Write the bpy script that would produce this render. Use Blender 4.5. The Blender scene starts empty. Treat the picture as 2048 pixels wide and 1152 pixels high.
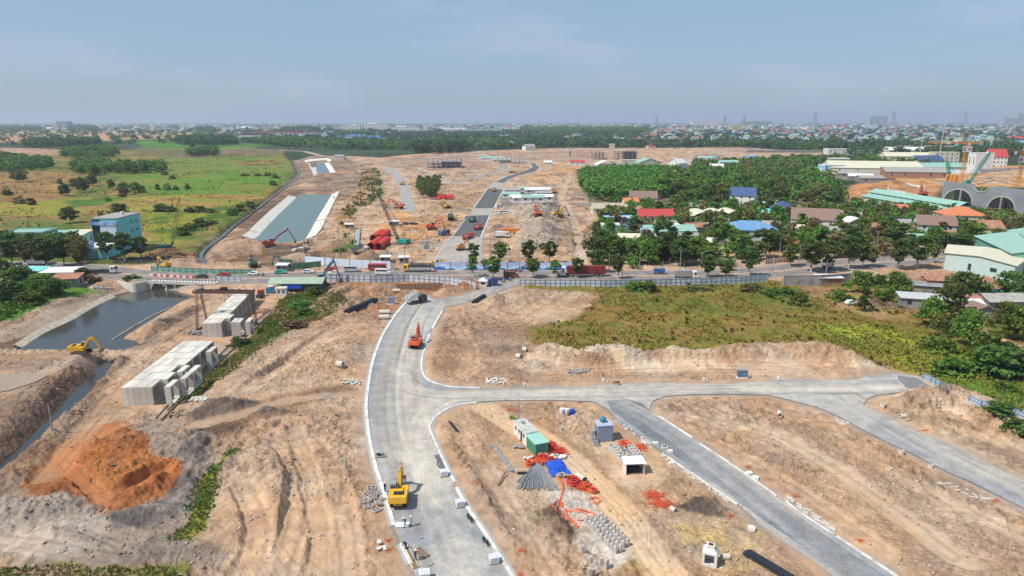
import bpy,bmesh,math,random
import numpy as np
from mathutils import Vector,Matrix
R_=math.radians
rnd=random.Random(7)
SC=bpy.context.scene
COL=SC.collection;LK=COL.objects.link;ON=bpy.data.objects.new;V3=Vector
# ------------------------------------------------------------------ camera, sky, sun, exposure
H=56.0;FPX=1365.3;VH=243.0;PITCH=math.atan((576-VH)/FPX)
cam_d=bpy.data.cameras.new('camera');cam_d.lens=24.0;cam_d.sensor_width=36.0
cam_d.clip_start=0.5;cam_d.clip_end=60000
cam=ON('camera',cam_d);LK(cam)
cam.location=(0,0,H);cam.rotation_euler=(R_(90)-PITCH,0,0)
SC.camera=cam
SUN_EL,SUN_AZ=54.0,205.0
w=bpy.data.worlds.new('World');SC.world=w;w.use_nodes=True
nt=w.node_tree;nt.nodes.clear()
wo=nt.nodes.new('ShaderNodeOutputWorld');bg=nt.nodes.new('ShaderNodeBackground')
sky=nt.nodes.new('ShaderNodeTexSky');sky.sky_type='NISHITA';sky.sun_disc=False
sky.sun_elevation=R_(SUN_EL);sky.sun_rotation=R_(90-SUN_AZ)
sky.altitude=0;sky.air_density=1.0;sky.dust_density=1.0;sky.ozone_density=1.5
# thin high cloud veils: a soft noise over the sky directions, slightly paler than the blue
tc=nt.nodes.new('ShaderNodeTexCoord');mp=nt.nodes.new('ShaderNodeMapping');mp.inputs['Scale'].default_value=(1.2,1.2,5)
nz=nt.nodes.new('ShaderNodeTexNoise');nz.inputs['Scale'].default_value=2.6;nz.inputs['Detail'].default_value=7
nz.inputs['Roughness'].default_value=.62
cr=nt.nodes.new('ShaderNodeValToRGB');cr.color_ramp.elements[0].position=.5;cr.color_ramp.elements[0].color=(0,0,0,1)
cr.color_ramp.elements[1].position=.78;cr.color_ramp.elements[1].color=(.5,.5,.5,1)
mx=nt.nodes.new('ShaderNodeMix');mx.data_type='RGBA'
tint=nt.nodes.new('ShaderNodeMix');tint.data_type='RGBA';tint.inputs[0].default_value=.72
tint.inputs[7].default_value=(2.05,3.05,4.35,1)
mx.inputs[7].default_value=(4.2,4.6,5.7,1)
L=nt.links.new
L(tc.outputs['Generated'],mp.inputs[0]);L(mp.outputs[0],nz.inputs['Vector']);L(nz.outputs[0],cr.inputs[0])
L(sky.outputs[0],tint.inputs[6]);L(tint.outputs[2],mx.inputs[6]);L(cr.outputs[0],mx.inputs[0])
L(mx.outputs[2],bg.inputs[0]);bg.inputs[1].default_value=0.108
L(bg.outputs[0],wo.inputs[0])
sd=bpy.data.lights.new('sun','SUN');sd.energy=3.6;sd.angle=R_(0.5);sd.color=(1.0,.95,.87)
so=ON('sun',sd);LK(so)
sdir=V3((math.cos(R_(SUN_EL))*math.cos(R_(SUN_AZ)),math.cos(R_(SUN_EL))*math.sin(R_(SUN_AZ)),math.sin(R_(SUN_EL))))
so.rotation_euler=sdir.to_track_quat('Z','Y').to_euler();so.location=(-60,-60,300)
SC.view_settings.view_transform='Standard';SC.view_settings.look='None'
SC.view_settings.exposure=0.38;SC.view_settings.gamma=1.0;SC.view_settings.use_curve_mapping=False
SC.cycles.max_bounces=4;SC.cycles.diffuse_bounces=2;SC.cycles.volume_bounces=1;SC.cycles.transparent_max_bounces=8
SC.cycles.glossy_bounces=2
# ------------------------------------------------------------------ measuring: where a sight line of the survey meets the plane z
CP,SP=math.cos(PITCH),math.sin(PITCH)
def G(u,v,z=0.0):
 x=(u-1024)/FPX;y=-(v-576)/FPX
 d=(x,CP+y*SP,-SP+y*CP)
 t=(z-H)/d[2]
 return(d[0]*t,d[1]*t)
def mpp(v,z=0.0):
 return(H-z)/CP/(v-VH)
def poly(pts,z=0.0):return[G(u,v,z) for u,v in pts]
# ------------------------------------------------------------------ objects, tags
def tag(o,label=None,cat=None,group=None,kind=None):
 if label:o['label']=label
 if cat:o['category']=cat
 if group:o['group']=group
 if kind:o['kind']=kind
 return o
def thing(name,label,cat,loc=(0,0,0),rot=0.0,group=None):
 o=ON(name,None);LK(o);o.empty_display_size=.3
 o.location=loc;o.rotation_euler=(0,0,rot)
 return tag(o,label,cat,group)
def copy_tree(o,parent=None):
 c=o.copy();LK(c);c.parent=parent
 for ch in KIDS.get(o.name,[]):
  copy_tree(ch,c)
 return c
KIDS={}
def adopt(ch,parent):
 ch.parent=parent;KIDS.setdefault(parent.name,[]).append(ch)
def dup(root,loc,rot=0.0,label=None,group=None,scale=None):
 c=copy_tree(root);c.location=loc;c.rotation_euler=(0,0,rot)
 if label:c['label']=label
 if group:c['group']=group
 if scale:c.scale=scale if hasattr(scale,'__len__') else(scale,)*3
 return c
class MB:
 """collects shapes and links them as one mesh"""
 def __init__(s):s.v=[];s.f=[];s.m=[];s.cur=0
 def add(s,vs,fs):
  n=len(s.v);s.v+=[tuple(p) for p in vs];s.f+=[tuple(n+i for i in f) for f in fs];s.m+=[s.cur]*len(fs);return s
 def box(s,c,d,rz=0.0,rx=0.0,ry=0.0,top=1.0,topy=None):
  hx,hy,hz=d[0]/2,d[1]/2,d[2]/2;ty=top if topy is None else topy
  vs=[(-hx,-hy,-hz),(hx,-hy,-hz),(hx,hy,-hz),(-hx,hy,-hz),(-hx*top,-hy*ty,hz),(hx*top,-hy*ty,hz),(hx*top,hy*ty,hz),(-hx*top,hy*ty,hz)]
  M=Matrix.Rotation(rz,3,'Z')@Matrix.Rotation(ry,3,'Y')@Matrix.Rotation(rx,3,'X');C=V3(c)
  return s.add([M@V3(p)+C for p in vs],[(0,3,2,1),(4,5,6,7),(0,1,5,4),(1,2,6,5),(2,3,7,6),(3,0,4,7)])
 def b2(s,x0,x1,y0,y1,z0,z1):return s.box(((x0+x1)/2,(y0+y1)/2,(z0+z1)/2),(x1-x0,y1-y0,z1-z0))
 def tube(s,p0,p1,r0,r1=None,n=8,cap=True):
  r1=r0 if r1 is None else r1;p0=V3(p0);p1=V3(p1);d=(p1-p0)
  if d.length<1e-6:return s
  d.normalize();a=d.orthogonal().normalized();b=d.cross(a);vs=[]
  for p,r in((p0,r0),(p1,r1)):
   vs+=[p+(a*math.cos(2*math.pi*i/n)+b*math.sin(2*math.pi*i/n))*r for i in range(n)]
  fs=[(i,(i+1)%n,n+(i+1)%n,n+i) for i in range(n)]
  if cap:fs+=[tuple(range(n-1,-1,-1)),tuple(range(n,2*n))]
  return s.add(vs,fs)
 def bar(s,p0,p1,wx,wz=None,up=(0,0,1)):
  wz=wx if wz is None else wz;p0=V3(p0);p1=V3(p1);d=(p1-p0)
  if d.length<1e-6:return s
  d.normalize();up=V3(up);a=d.cross(up)
  if a.length<1e-3:a=d.orthogonal()
  a.normalize();b=a.cross(d);vs=[]
  for p in(p0,p1):
   vs+=[p+a*(sx*wx/2)+b*(sz*wz/2) for sx,sz in((-1,-1),(1,-1),(1,1),(-1,1))]
  return s.add(vs,[(0,1,5,4),(1,2,6,5),(2,3,7,6),(3,0,4,7),(0,3,2,1),(4,5,6,7)])
 def path(s,pts,r,n=6):
  for i in range(len(pts)-1):s.tube(pts[i],pts[i+1],r,r,n,True)
  return s
 def prism(s,prof,y0,y1,inset=None):
  """prof: closed (x,z) outline, extruded along y"""
  n=len(prof);vs=[(x,y0,z) for x,z in prof]+[(x,y1,z) for x,z in prof]
  fs=[(i,(i+1)%n,n+(i+1)%n,n+i) for i in range(n)]+[tuple(range(n-1,-1,-1)),tuple(range(n,2*n))]
  return s.add(vs,fs)
 def pipe(s,p0,p1,ro,ri,n=16):
  """hollow pipe"""
  p0=V3(p0);p1=V3(p1);d=(p1-p0).normalized();a=d.orthogonal().normalized();b=d.cross(a);vs=[]
  for p,r in((p0,ro),(p1,ro),(p1,ri),(p0,ri)):
   vs+=[p+(a*math.cos(2*math.pi*i/n)+b*math.sin(2*math.pi*i/n))*r for i in range(n)]
  fs=[]
  for k in range(4):
   k2=(k+1)%4
   fs+=[(k*n+i,k*n+(i+1)%n,k2*n+(i+1)%n,k2*n+i) for i in range(n)]
  return s.add(vs,fs)
 def torus(s,c,R,r,n=20,m=6,sq=1.0):
  c=V3(c);vs=[];fs=[]
  for i in range(n):
   A=2*math.pi*i/n
   for j in range(m):
    B=2*math.pi*j/m
    vs.append(c+V3(((R+r*math.cos(B))*math.cos(A),(R+r*math.cos(B))*math.sin(A)*sq,r*math.sin(B))))
  for i in range(n):
   for j in range(m):
    fs.append((i*m+j,((i+1)%n)*m+j,((i+1)%n)*m+(j+1)%m,i*m+(j+1)%m))
  return s.add(vs,fs)
 def ball(s,c,r,n=10,m=6,sz=None,jit=0):
  c=V3(c);sz=sz or(1,1,1);vs=[];fs=[]
  for j in range(m+1):
   t=math.pi*j/m
   for i in range(n):
    k=1+(rnd.uniform(-jit,jit) if jit else 0)
    vs.append(c+V3((r*sz[0]*math.sin(t)*math.cos(2*math.pi*i/n)*k,r*sz[1]*math.sin(t)*math.sin(2*math.pi*i/n)*k,r*sz[2]*math.cos(t)*k)))
  for j in range(m):
   for i in range(n):
    fs.append((j*n+i,(j+1)*n+i,(j+1)*n+(i+1)%n,j*n+(i+1)%n))
  return s.add(vs,fs)
 def mesh(s,name,mats,smooth=False):
  me=bpy.data.meshes.new(name);me.from_pydata(s.v,[],s.f)
  for m in(mats if isinstance(mats,(list,tuple)) else[mats]):me.materials.append(m)
  if max(s.m,default=0)>0:me.polygons.foreach_set('material_index',s.m)
  if smooth:me.polygons.foreach_set('use_smooth',[True]*len(s.f))
  me.update();return me
 def build(s,name,mats,parent=None,smooth=False):
  o=ON(name,s.mesh(name,mats,smooth));LK(o)
  if parent:adopt(o,parent)
  return o
  # ------------------------------------------------------------------ materials (all procedural)
_mc={}
def mat(name,col,rough=.7,var=.12,scale=2.0,metal=0.0,bump=0.0,spec=.3,objvar=0.0,dirt=None,dirtamt=.5,streak=False):
 if name in _mc:return _mc[name]
 m=bpy.data.materials.new(name);m.use_nodes=True;t=m.node_tree;N=t.nodes;b=N['Principled BSDF']
 b.inputs['Roughness'].default_value=rough;b.inputs['Metallic'].default_value=metal;b.inputs['Specular IOR Level'].default_value=spec
 tc=N.new('ShaderNodeTexCoord');mp=N.new('ShaderNodeMapping');nz=N.new('ShaderNodeTexNoise')
 if streak:mp.inputs['Scale'].default_value=(1,1,.15)
 t.links.new(tc.outputs['Object'],mp.inputs[0]);t.links.new(mp.outputs[0],nz.inputs['Vector'])
 nz.inputs['Scale'].default_value=scale;nz.inputs['Detail'].default_value=5;nz.inputs['Roughness'].default_value=.65
 mr=N.new('ShaderNodeMapRange');mr.inputs[1].default_value=.3;mr.inputs[2].default_value=.7
 mr.inputs[3].default_value=1-var;mr.inputs[4].default_value=1+var
 t.links.new(nz.outputs[0],mr.inputs[0])
 vm=N.new('ShaderNodeVectorMath');vm.operation='SCALE';vm.inputs[0].default_value=col[:3]
 t.links.new(mr.outputs[0],vm.inputs['Scale']);out=vm.outputs[0]
 if objvar:
  oi=N.new('ShaderNodeObjectInfo');hs=N.new('ShaderNodeHueSaturation')
  a=N.new('ShaderNodeMapRange');a.inputs[3].default_value=1-objvar;a.inputs[4].default_value=1+objvar
  h2=N.new('ShaderNodeMapRange');h2 .inputs[3].default_value=.5-objvar*.07;h2 .inputs[4].default_value=.5+objvar*.07
  t.links.new(oi.outputs['Random'],a.inputs[0]);t.links.new(a.outputs[0],hs.inputs['Value'])
  t.links.new(oi.outputs['Random'],h2 .inputs[0]);t.links.new(h2 .outputs[0],hs.inputs['Hue'])
  t.links.new(out,hs.inputs['Color']);out=hs.outputs[0]
 if dirt:
  n2=N.new('ShaderNodeTexNoise');n2 .inputs['Scale'].default_value=scale*.6;n2 .inputs['Detail'].default_value=6
  t.links.new(mp.outputs[0],n2 .inputs['Vector'])
  r2=N.new('ShaderNodeMapRange');r2 .inputs[1].default_value=.48;r2 .inputs[2].default_value=.68;r2 .inputs[4].default_value=dirtamt
  t.links.new(n2 .outputs[0],r2 .inputs[0]);mi=N.new('ShaderNodeMix');mi.data_type='RGBA'
  t.links.new(r2 .outputs[0],mi.inputs[0]);t.links.new(out,mi.inputs[6]);mi.inputs[7].default_value=(*dirt,1);out=mi.outputs[2]
 t.links.new(out,b.inputs['Base Color'])
 if bump:
  bp=N.new('ShaderNodeBump');bp.inputs['Strength'].default_value=bump;bp.inputs['Distance'].default_value=.05
  t.links.new(nz.outputs[0],bp.inputs['Height']);t.links.new(bp.outputs[0],b.inputs['Normal'])
 _mc[name]=m;return m
DUST=(.38,.27,.18)
# ------------------------------------------------------------------ noise (numpy)
_tab=np.random.RandomState(11).rand(256,256)
def vnoise(x,y,s=0):
 x=x+s*17.31;y=y+s*9.77
 xi=np.floor(x).astype(np.int64);yi=np.floor(y).astype(np.int64);fx=x-xi;fy=y-yi
 fx=fx*fx*(3-2*fx);fy=fy*fy*(3-2*fy)
 a=_tab[yi&255,xi&255];b=_tab[yi&255,(xi+1)&255];c=_tab[(yi+1)&255,xi&255];d=_tab[(yi+1)&255,(xi+1)&255]
 return(a+(b-a)*fx)*(1-fy)+(c+(d-c)*fx)*fy
def fbm(x,y,size,oct=4,s=0,rough=.5):
 o=0;a=1;t=0;k=1/size;ca,sa=.8,.6
 for i in range(oct):
  o=o+a*vnoise(x*k,y*k,s+i);t+=a;a*=rough;x,y=x*ca-y*sa,x*sa+y*ca;k*=2.03
 return o/t
def ss(x,a,b):
 t=np.clip((x-a)/(b-a),0,1);return t*t*(3-2*t)
def sdist(X,Y,P,margin=40.0):
 """signed distance to polygon P, negative inside; far = margin"""
 P=np.asarray(P,float);D=np.full(X.shape,margin,float)
 x0,y0=P.min(0)-margin;x1,y1=P.max(0)+margin
 m=(X>x0)&(X<x1)&(Y>y0)&(Y<y1)
 if not m.any():return D
 x=X[m];y=Y[m];d2=np.full(x.shape,1e18);ins=np.zeros(x.shape,bool);n=len(P)
 for i in range(n):
  ax,ay=P[i];bx,by=P[(i+1)%n];ex,ey=bx-ax,by-ay
  t=np.clip(((x-ax)*ex+(y-ay)*ey)/(ex*ex+ey*ey+1e-12),0,1)
  d2=np.minimum(d2,(x-ax-t*ex)**2+(y-ay-t*ey)**2)
  c=(ay>y)!=(by>y)
  if ey!=0:ins^=c&(x<ex*(y-ay)/ey+ax)
 d=np.sqrt(d2);D[m]=np.minimum(np.where(ins,-d,d),margin);return D
def ldist(X,Y,P,margin=20.0):
 P=np.asarray(P,float);D=np.full(X.shape,margin,float)
 x0,y0=P.min(0)-margin;x1,y1=P.max(0)+margin
 m=(X>x0)&(X<x1)&(Y>y0)&(Y<y1)
 if not m.any():return D
 x=X[m];y=Y[m];d2=np.full(x.shape,1e18)
 for i in range(len(P)-1):
  ax,ay=P[i];bx,by=P[i+1];ex,ey=bx-ax,by-ay
  t=np.clip(((x-ax)*ex+(y-ay)*ey)/(ex*ex+ey*ey+1e-12),0,1)
  d2=np.minimum(d2,(x-ax-t*ex)**2+(y-ay-t*ey)**2)
 D[m]=np.minimum(np.sqrt(d2),margin);return D
NUMS='first second third fourth fifth sixth seventh eighth ninth tenth eleventh twelfth thirteenth fourteenth fifteenth sixteenth seventeenth eighteenth nineteenth twentieth'.split();NUMS+=['twenty-'+q for q in NUMS[:9]]+['thirtieth']+['thirty-'+q for q in NUMS[:9]]
# ------------------------------------------------------------------ the lie of the land
DIRT=(.455,.308,.208);DIRT2=(.355,.238,.162);TAN=(.535,.38,.255);PALE=(.59,.455,.34);ORG=(.57,.31,.135)
BROWN=(.26,.168,.11);MUD=(.135,.092,.066);GREY=(.28,.235,.20);DGREY=(.16,.135,.12);RED=(.43,.168,.058);RED2=(.33,.12,.045)
GRN=(.075,.145,.022);LUSH=(.11,.24,.026);OLIVE=(.12,.13,.028);DRY=(.33,.21,.07);YEL=(.27,.265,.038);DKG=(.03,.055,.020);CITY=(.065,.085,.05)
W_POND=-3.0;W_DITCH=-3.2;W_CANAL=-1.6;W_STREAM=-1.0
POND=poly([(40,700),(92,664),(100,657),(148,637),(185,616),(226,596),(240,589),(262,584),(300,576),(330,577),(352,587),(398,597),(369,604),(330,617),(297,637),(267,655),(230,678),(262,685),(268,692),(255,699),(205,698),(90,700)],W_POND)
DITCH=poly([(207,724),(227,726),(207,757),(182,782),(152,815),(118,846),(97,868),(60,905),(0,961),(-60,1010),(-60,975),(0,934),(40,896),(75,860),(112,820),(160,770),(190,741)],W_DITCH)
CANAL=poly([(603,389),(662,388),(654,401),(636,432),(612,479),(590,488),(530,487),(503,481),(520,466),(556,431)],W_CANAL)
UCANAL=poly([(634,325),(652,325),(658,347),(634,348)],-1)
STREAM=[G(u,v) for u,v in[(582,318),(590,328),(598,345),(588,360),(562,378),(535,398),(500,425),(468,448),(440,472),(412,492),(402,508),(410,524)]]
PUDDLE=poly([(-20,747),(60,745),(97,748),(70,762),(20,778),(-20,785)])
ROAD=poly([(840,1175),(822,1129),(802,1089),(790,1059),(767,989),(750,936),(741,897),(735,862),(731,810),(737,760),(743,730),(750,706),(765,670),(780,645),(800,618),(820,600),(850,592),(880,602),(892,610),(884,625),(862,660),(855,675),(844,710),(841,735),(846,752),(860,763),(880,770),(905,775),(965,777),(1050,775),(1100,772),(1150,773),(1200,771),(1250,768),(1340,766),(1450,768),(1490,764),(1586,760),(1661,760),(1711,760),(1736,752),(1786,747),(1836,752),(1866,777),(1848,784),(1798,785),(1753,790),(1736,797),(1726,810),(1751,822),(1786,840),(1836,865),(1911,892),(1944,912),(2011,945),(2100,985),(2250,1060),(2250,1125),(2100,1042),(2045,1015),(1944,965),(1898,945),(1823,907),(1786,890),(1736,865),(1686,837),(1636,815),(1586,802),(1536,790),(1450,788),(1380,789),(1330,793),(1305,802),(1297,822),(1317,832),(1385,877),(1440,913),(1490,947),(1553,993),(1671,1072),(1789,1152),(1860,1200),(1740,1200),(1671,1152),(1588,1092),(1514,1042),(1476,1009),(1440,983),(1380,945),(1340,915),(1290,880),(1240,845),(1215,818),(1185,803),(1100,800),(1000,801),(955,804),(910,810),(882,822),(862,840),(857,855),(862,875),(890,936),(927,1006),(977,1081),(1022,1152),(1040,1180)])
RAMP=poly([(855,597),(870,600),(923,591),(978,573),(1003,561),(1015,552),(1045,552),(1040,560),(1034,571),(990,586),(943,602),(905,612),(885,612)])
HWAY_F=[(-200,522),(0,522),(110,524),(215,530),(300,541),(420,546),(560,545),(760,541),(1000,541),(1200,541),(1400,541),(1520,533),(1600,524),(1700,516),(1800,509),(1884,503),(1960,494),(2100,470),(2300,440)]
HWAY_N=[(-200,552),(0,547),(110,549),(200,556),(300,562),(420,569),(560,566),(760,560),(1000,559),(1200,561),(1400,562),(1540,556),(1600,549),(1700,541),(1800,533),(1884,522),(1960,510),(2100,490),(2300,456)]
HWAY=poly(HWAY_F+HWAY_N[::-1])
BLVD=poly([(864,524),(888,489),(905,472),(931,440),(948,417),(976,376),(986,366),(1005,354),(1036,346),(1056,340),(1062,333),(1056,327),(1025,321),(1046,319),(1073,327),(1081,335),(1076,343),(1036,352),(1017,360),(1010,368),(1007,378),(989,415),(978,440),(966,475),(962,500),(968,524)])
SIDE=poly([(760,333),(787,335),(806,352),(816,372),(833,421),(808,425),(799,380),(785,350)])
# spoil banks and heaps: outline, height, foot slope width, raggedness, colours
HEAPS=[(poly([(30,985),(110,900),(180,852),(245,842),(305,885),(300,905),(362,925),(368,958),(330,1000),(215,1038),(178,1003),(60,1003)]),1.35,10,.35,RED,RED2),(poly([(300,880),(390,868),(425,880),(420,920),(395,950),(372,955),(362,928),(305,905)]),1.5,5,.6,(.33,.265,.21),DGREY),(poly([(372,958),(400,965),(395,1010),(350,1050),(220,1060),(215,1038),(330,1002)]),1.0,3,.4,DGREY,GREY),(poly([(375,832),(420,800),(455,795),(530,812),(560,825),(480,838),(430,850)]),1.6,4,.4,MUD,DGREY),(poly([(1345,1020),(1390,998),(1430,1000),(1455,1025),(1450,1040),(1400,1030)]),.8,2,.3,(.10,.072,.058),(.13,.10,.08)),(poly([(1086,1020),(1105,1012),(1155,1062),(1140,1085),(1110,1065)]),.7,1.5,.2,BROWN,MUD),(poly([(1030,500),(1040,455),(1030,420),(1060,398),(1095,405),(1115,430),(1130,470),(1110,500),(1060,505)]),6.5,16,.8,(.44,.36,.28),(.34,.275,.22)),(poly([(1120,440),(1150,430),(1180,460),(1180,500),(1130,510)]),1.5,9,.7,(.32,.24,.17),DIRT2),(poly([(1040,380),(1050,366),(1075,364),(1092,378),(1070,384)]),4,12,.6,ORG,DIRT2),(poly([(700,528),(715,512),(745,505),(765,515),(762,528)]),2.4,5,.4,BROWN,DIRT2),(poly([(869,592),(878,576),(895,572),(915,592),(895,598)]),2.0,4,.3,ORG,TAN),(poly([(900,583),(920,562),(945,562),(975,575),(950,592)]),2.2,4,.7,RED,DIRT2),(poly([(960,612),(975,598),(990,588),(1010,600),(1008,618)]),2.6,6,.5,TAN,DIRT2),(poly([(620,615),(650,585),(700,570),(740,590),(740,612),(680,625)]),2.2,6,.8,DIRT2,DIRT),(poly([(710,600),(735,578),(775,580),(775,600)]),2.2,5,.5,(.40,.24,.13),DIRT),(poly([(420,500),(450,478),(490,470),(530,485),(520,505),(460,520)]),2.2,9,.6,DIRT,DIRT2),(poly([(520,505),(560,490),(630,497),(630,520),(560,540),(520,530)]),1.6,7,.8,MUD,BROWN),(poly([(240,830),(285,795),(330,800),(330,815),(290,845),(245,850)]),.9,3,.4,TAN,DIRT),(poly([(430,1000),(480,940),(560,900),(640,890),(690,960),(690,1060),(600,1130),(470,1140)]),2.2,9,.9,DIRT,TAN),(poly([(410,770),(520,715),(640,665),(720,690),(715,740),(600,770),(500,790)]),1.6,9,.6,DIRT,TAN),(poly([(0,1010),(120,1000),(215,1040),(190,1090),(0,1130)]),1.0,6,.5,(.50,.40,.32),(.38,.31,.25)),(poly([(1010,372),(1130,372),(1130,380),(1010,380)]),.6,4,.5,TAN,PALE),(poly([(1680,385),(1740,372),(1800,366),(1830,380),(1800,392),(1700,400)]),6,24,.7,ORG,(.42,.21,.1)),(poly([(1990,372),(1900,355),(1950,342),(2060,338),(2120,365)]),5,24,.6,TAN,ORG),(poly([(1340,318),(1430,302),(1470,296),(1520,300),(1460,310),(1400,322)]),5,40,.6,(.50,.37,.28),DIRT2),]
RIDGES=[([G(u,v,2.8) for u,v in[(1075,705),(1105,693),(1140,702),(1185,712),(1205,690),(1240,690),(1275,706),(1320,708),(1350,698),(1400,703),(1450,694),(1500,690),(1560,688),(1610,690),(1660,694),(1695,712),(1740,726),(1790,741),(1826,754)]],2.8,5.0,DIRT,(.58,.45,.33)),([G(u,v,2.2) for u,v in[(1850,790),(1900,778),(1945,794),(1990,812),(2060,836),(2160,880)]],2.2,6.0,(.62,.48,.34),DIRT),([G(u,v,.8) for u,v in[(865,850),(900,900),(940,960),(990,1040),(1050,1120)]],.8,2.2,DIRT,DIRT2),([G(u,v,.7) for u,v in[(1240,852),(1290,890),(1360,935),(1450,1000),(1560,1090)]],.5,2.0,DIRT,DIRT2),([G(u,v,2.2) for u,v in[(-60,960),(0,905),(60,850),(110,795),(150,750),(195,708)]],1.7,5.0,BROWN,DIRT2),([G(u,v,.8) for u,v in[(860,640),(850,700),(856,745)]],.5,2.0,DIRT2,DIRT),([G(u,v,1) for u,v in[(700,460),(690,430),(715,395),(735,370),(740,340)]],.9,5.0,DIRT,DRY),]
for _k,(_u,_v,_r,_h) in enumerate([(1140,365,14,2),(1120,350,14,1.6),(960,352,12,1.5),(930,362,12,1.4),(820,340,14,1.5),(730,330,16,1.6),(700,345,16,2),(640,360,14,2),(620,372,14,1.8),(650,350,12,1.8),(850,440,6,1.0),(985,455,7,1.6),(1020,445,7,1.8),(1170,420,8,1.6),(1185,460,8,1.8),(1160,400,8,1.4),(860,425,8,1.6),(690,410,8,1.2),(660,500,6,1.2),(770,508,5,.9),(830,505,6,1.0),(1140,490,8,1.5),(1120,325,20,2),(1180,312,24,2),(1080,312,24,2),(800,320,20,2),(900,440,6,.8),(560,540,6,1.2),(600,520,6,1.5)]):
 _c=G(_u,_v);HEAPS.append(([(_c[0]+_r*math.cos(a)*(1+.3*math.sin(3*a+_k)),_c[1]+_r*math.sin(a)*.8) for a in[i*.628 for i in range(10)]],_h,_r*.5,.5,[(.50,.35,.24),(.40,.27,.18),(.54,.32,.17),(.34,.24,.17)][_k%4],[(.42,.29,.20),(.30,.21,.15)][_k%2]))
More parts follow.
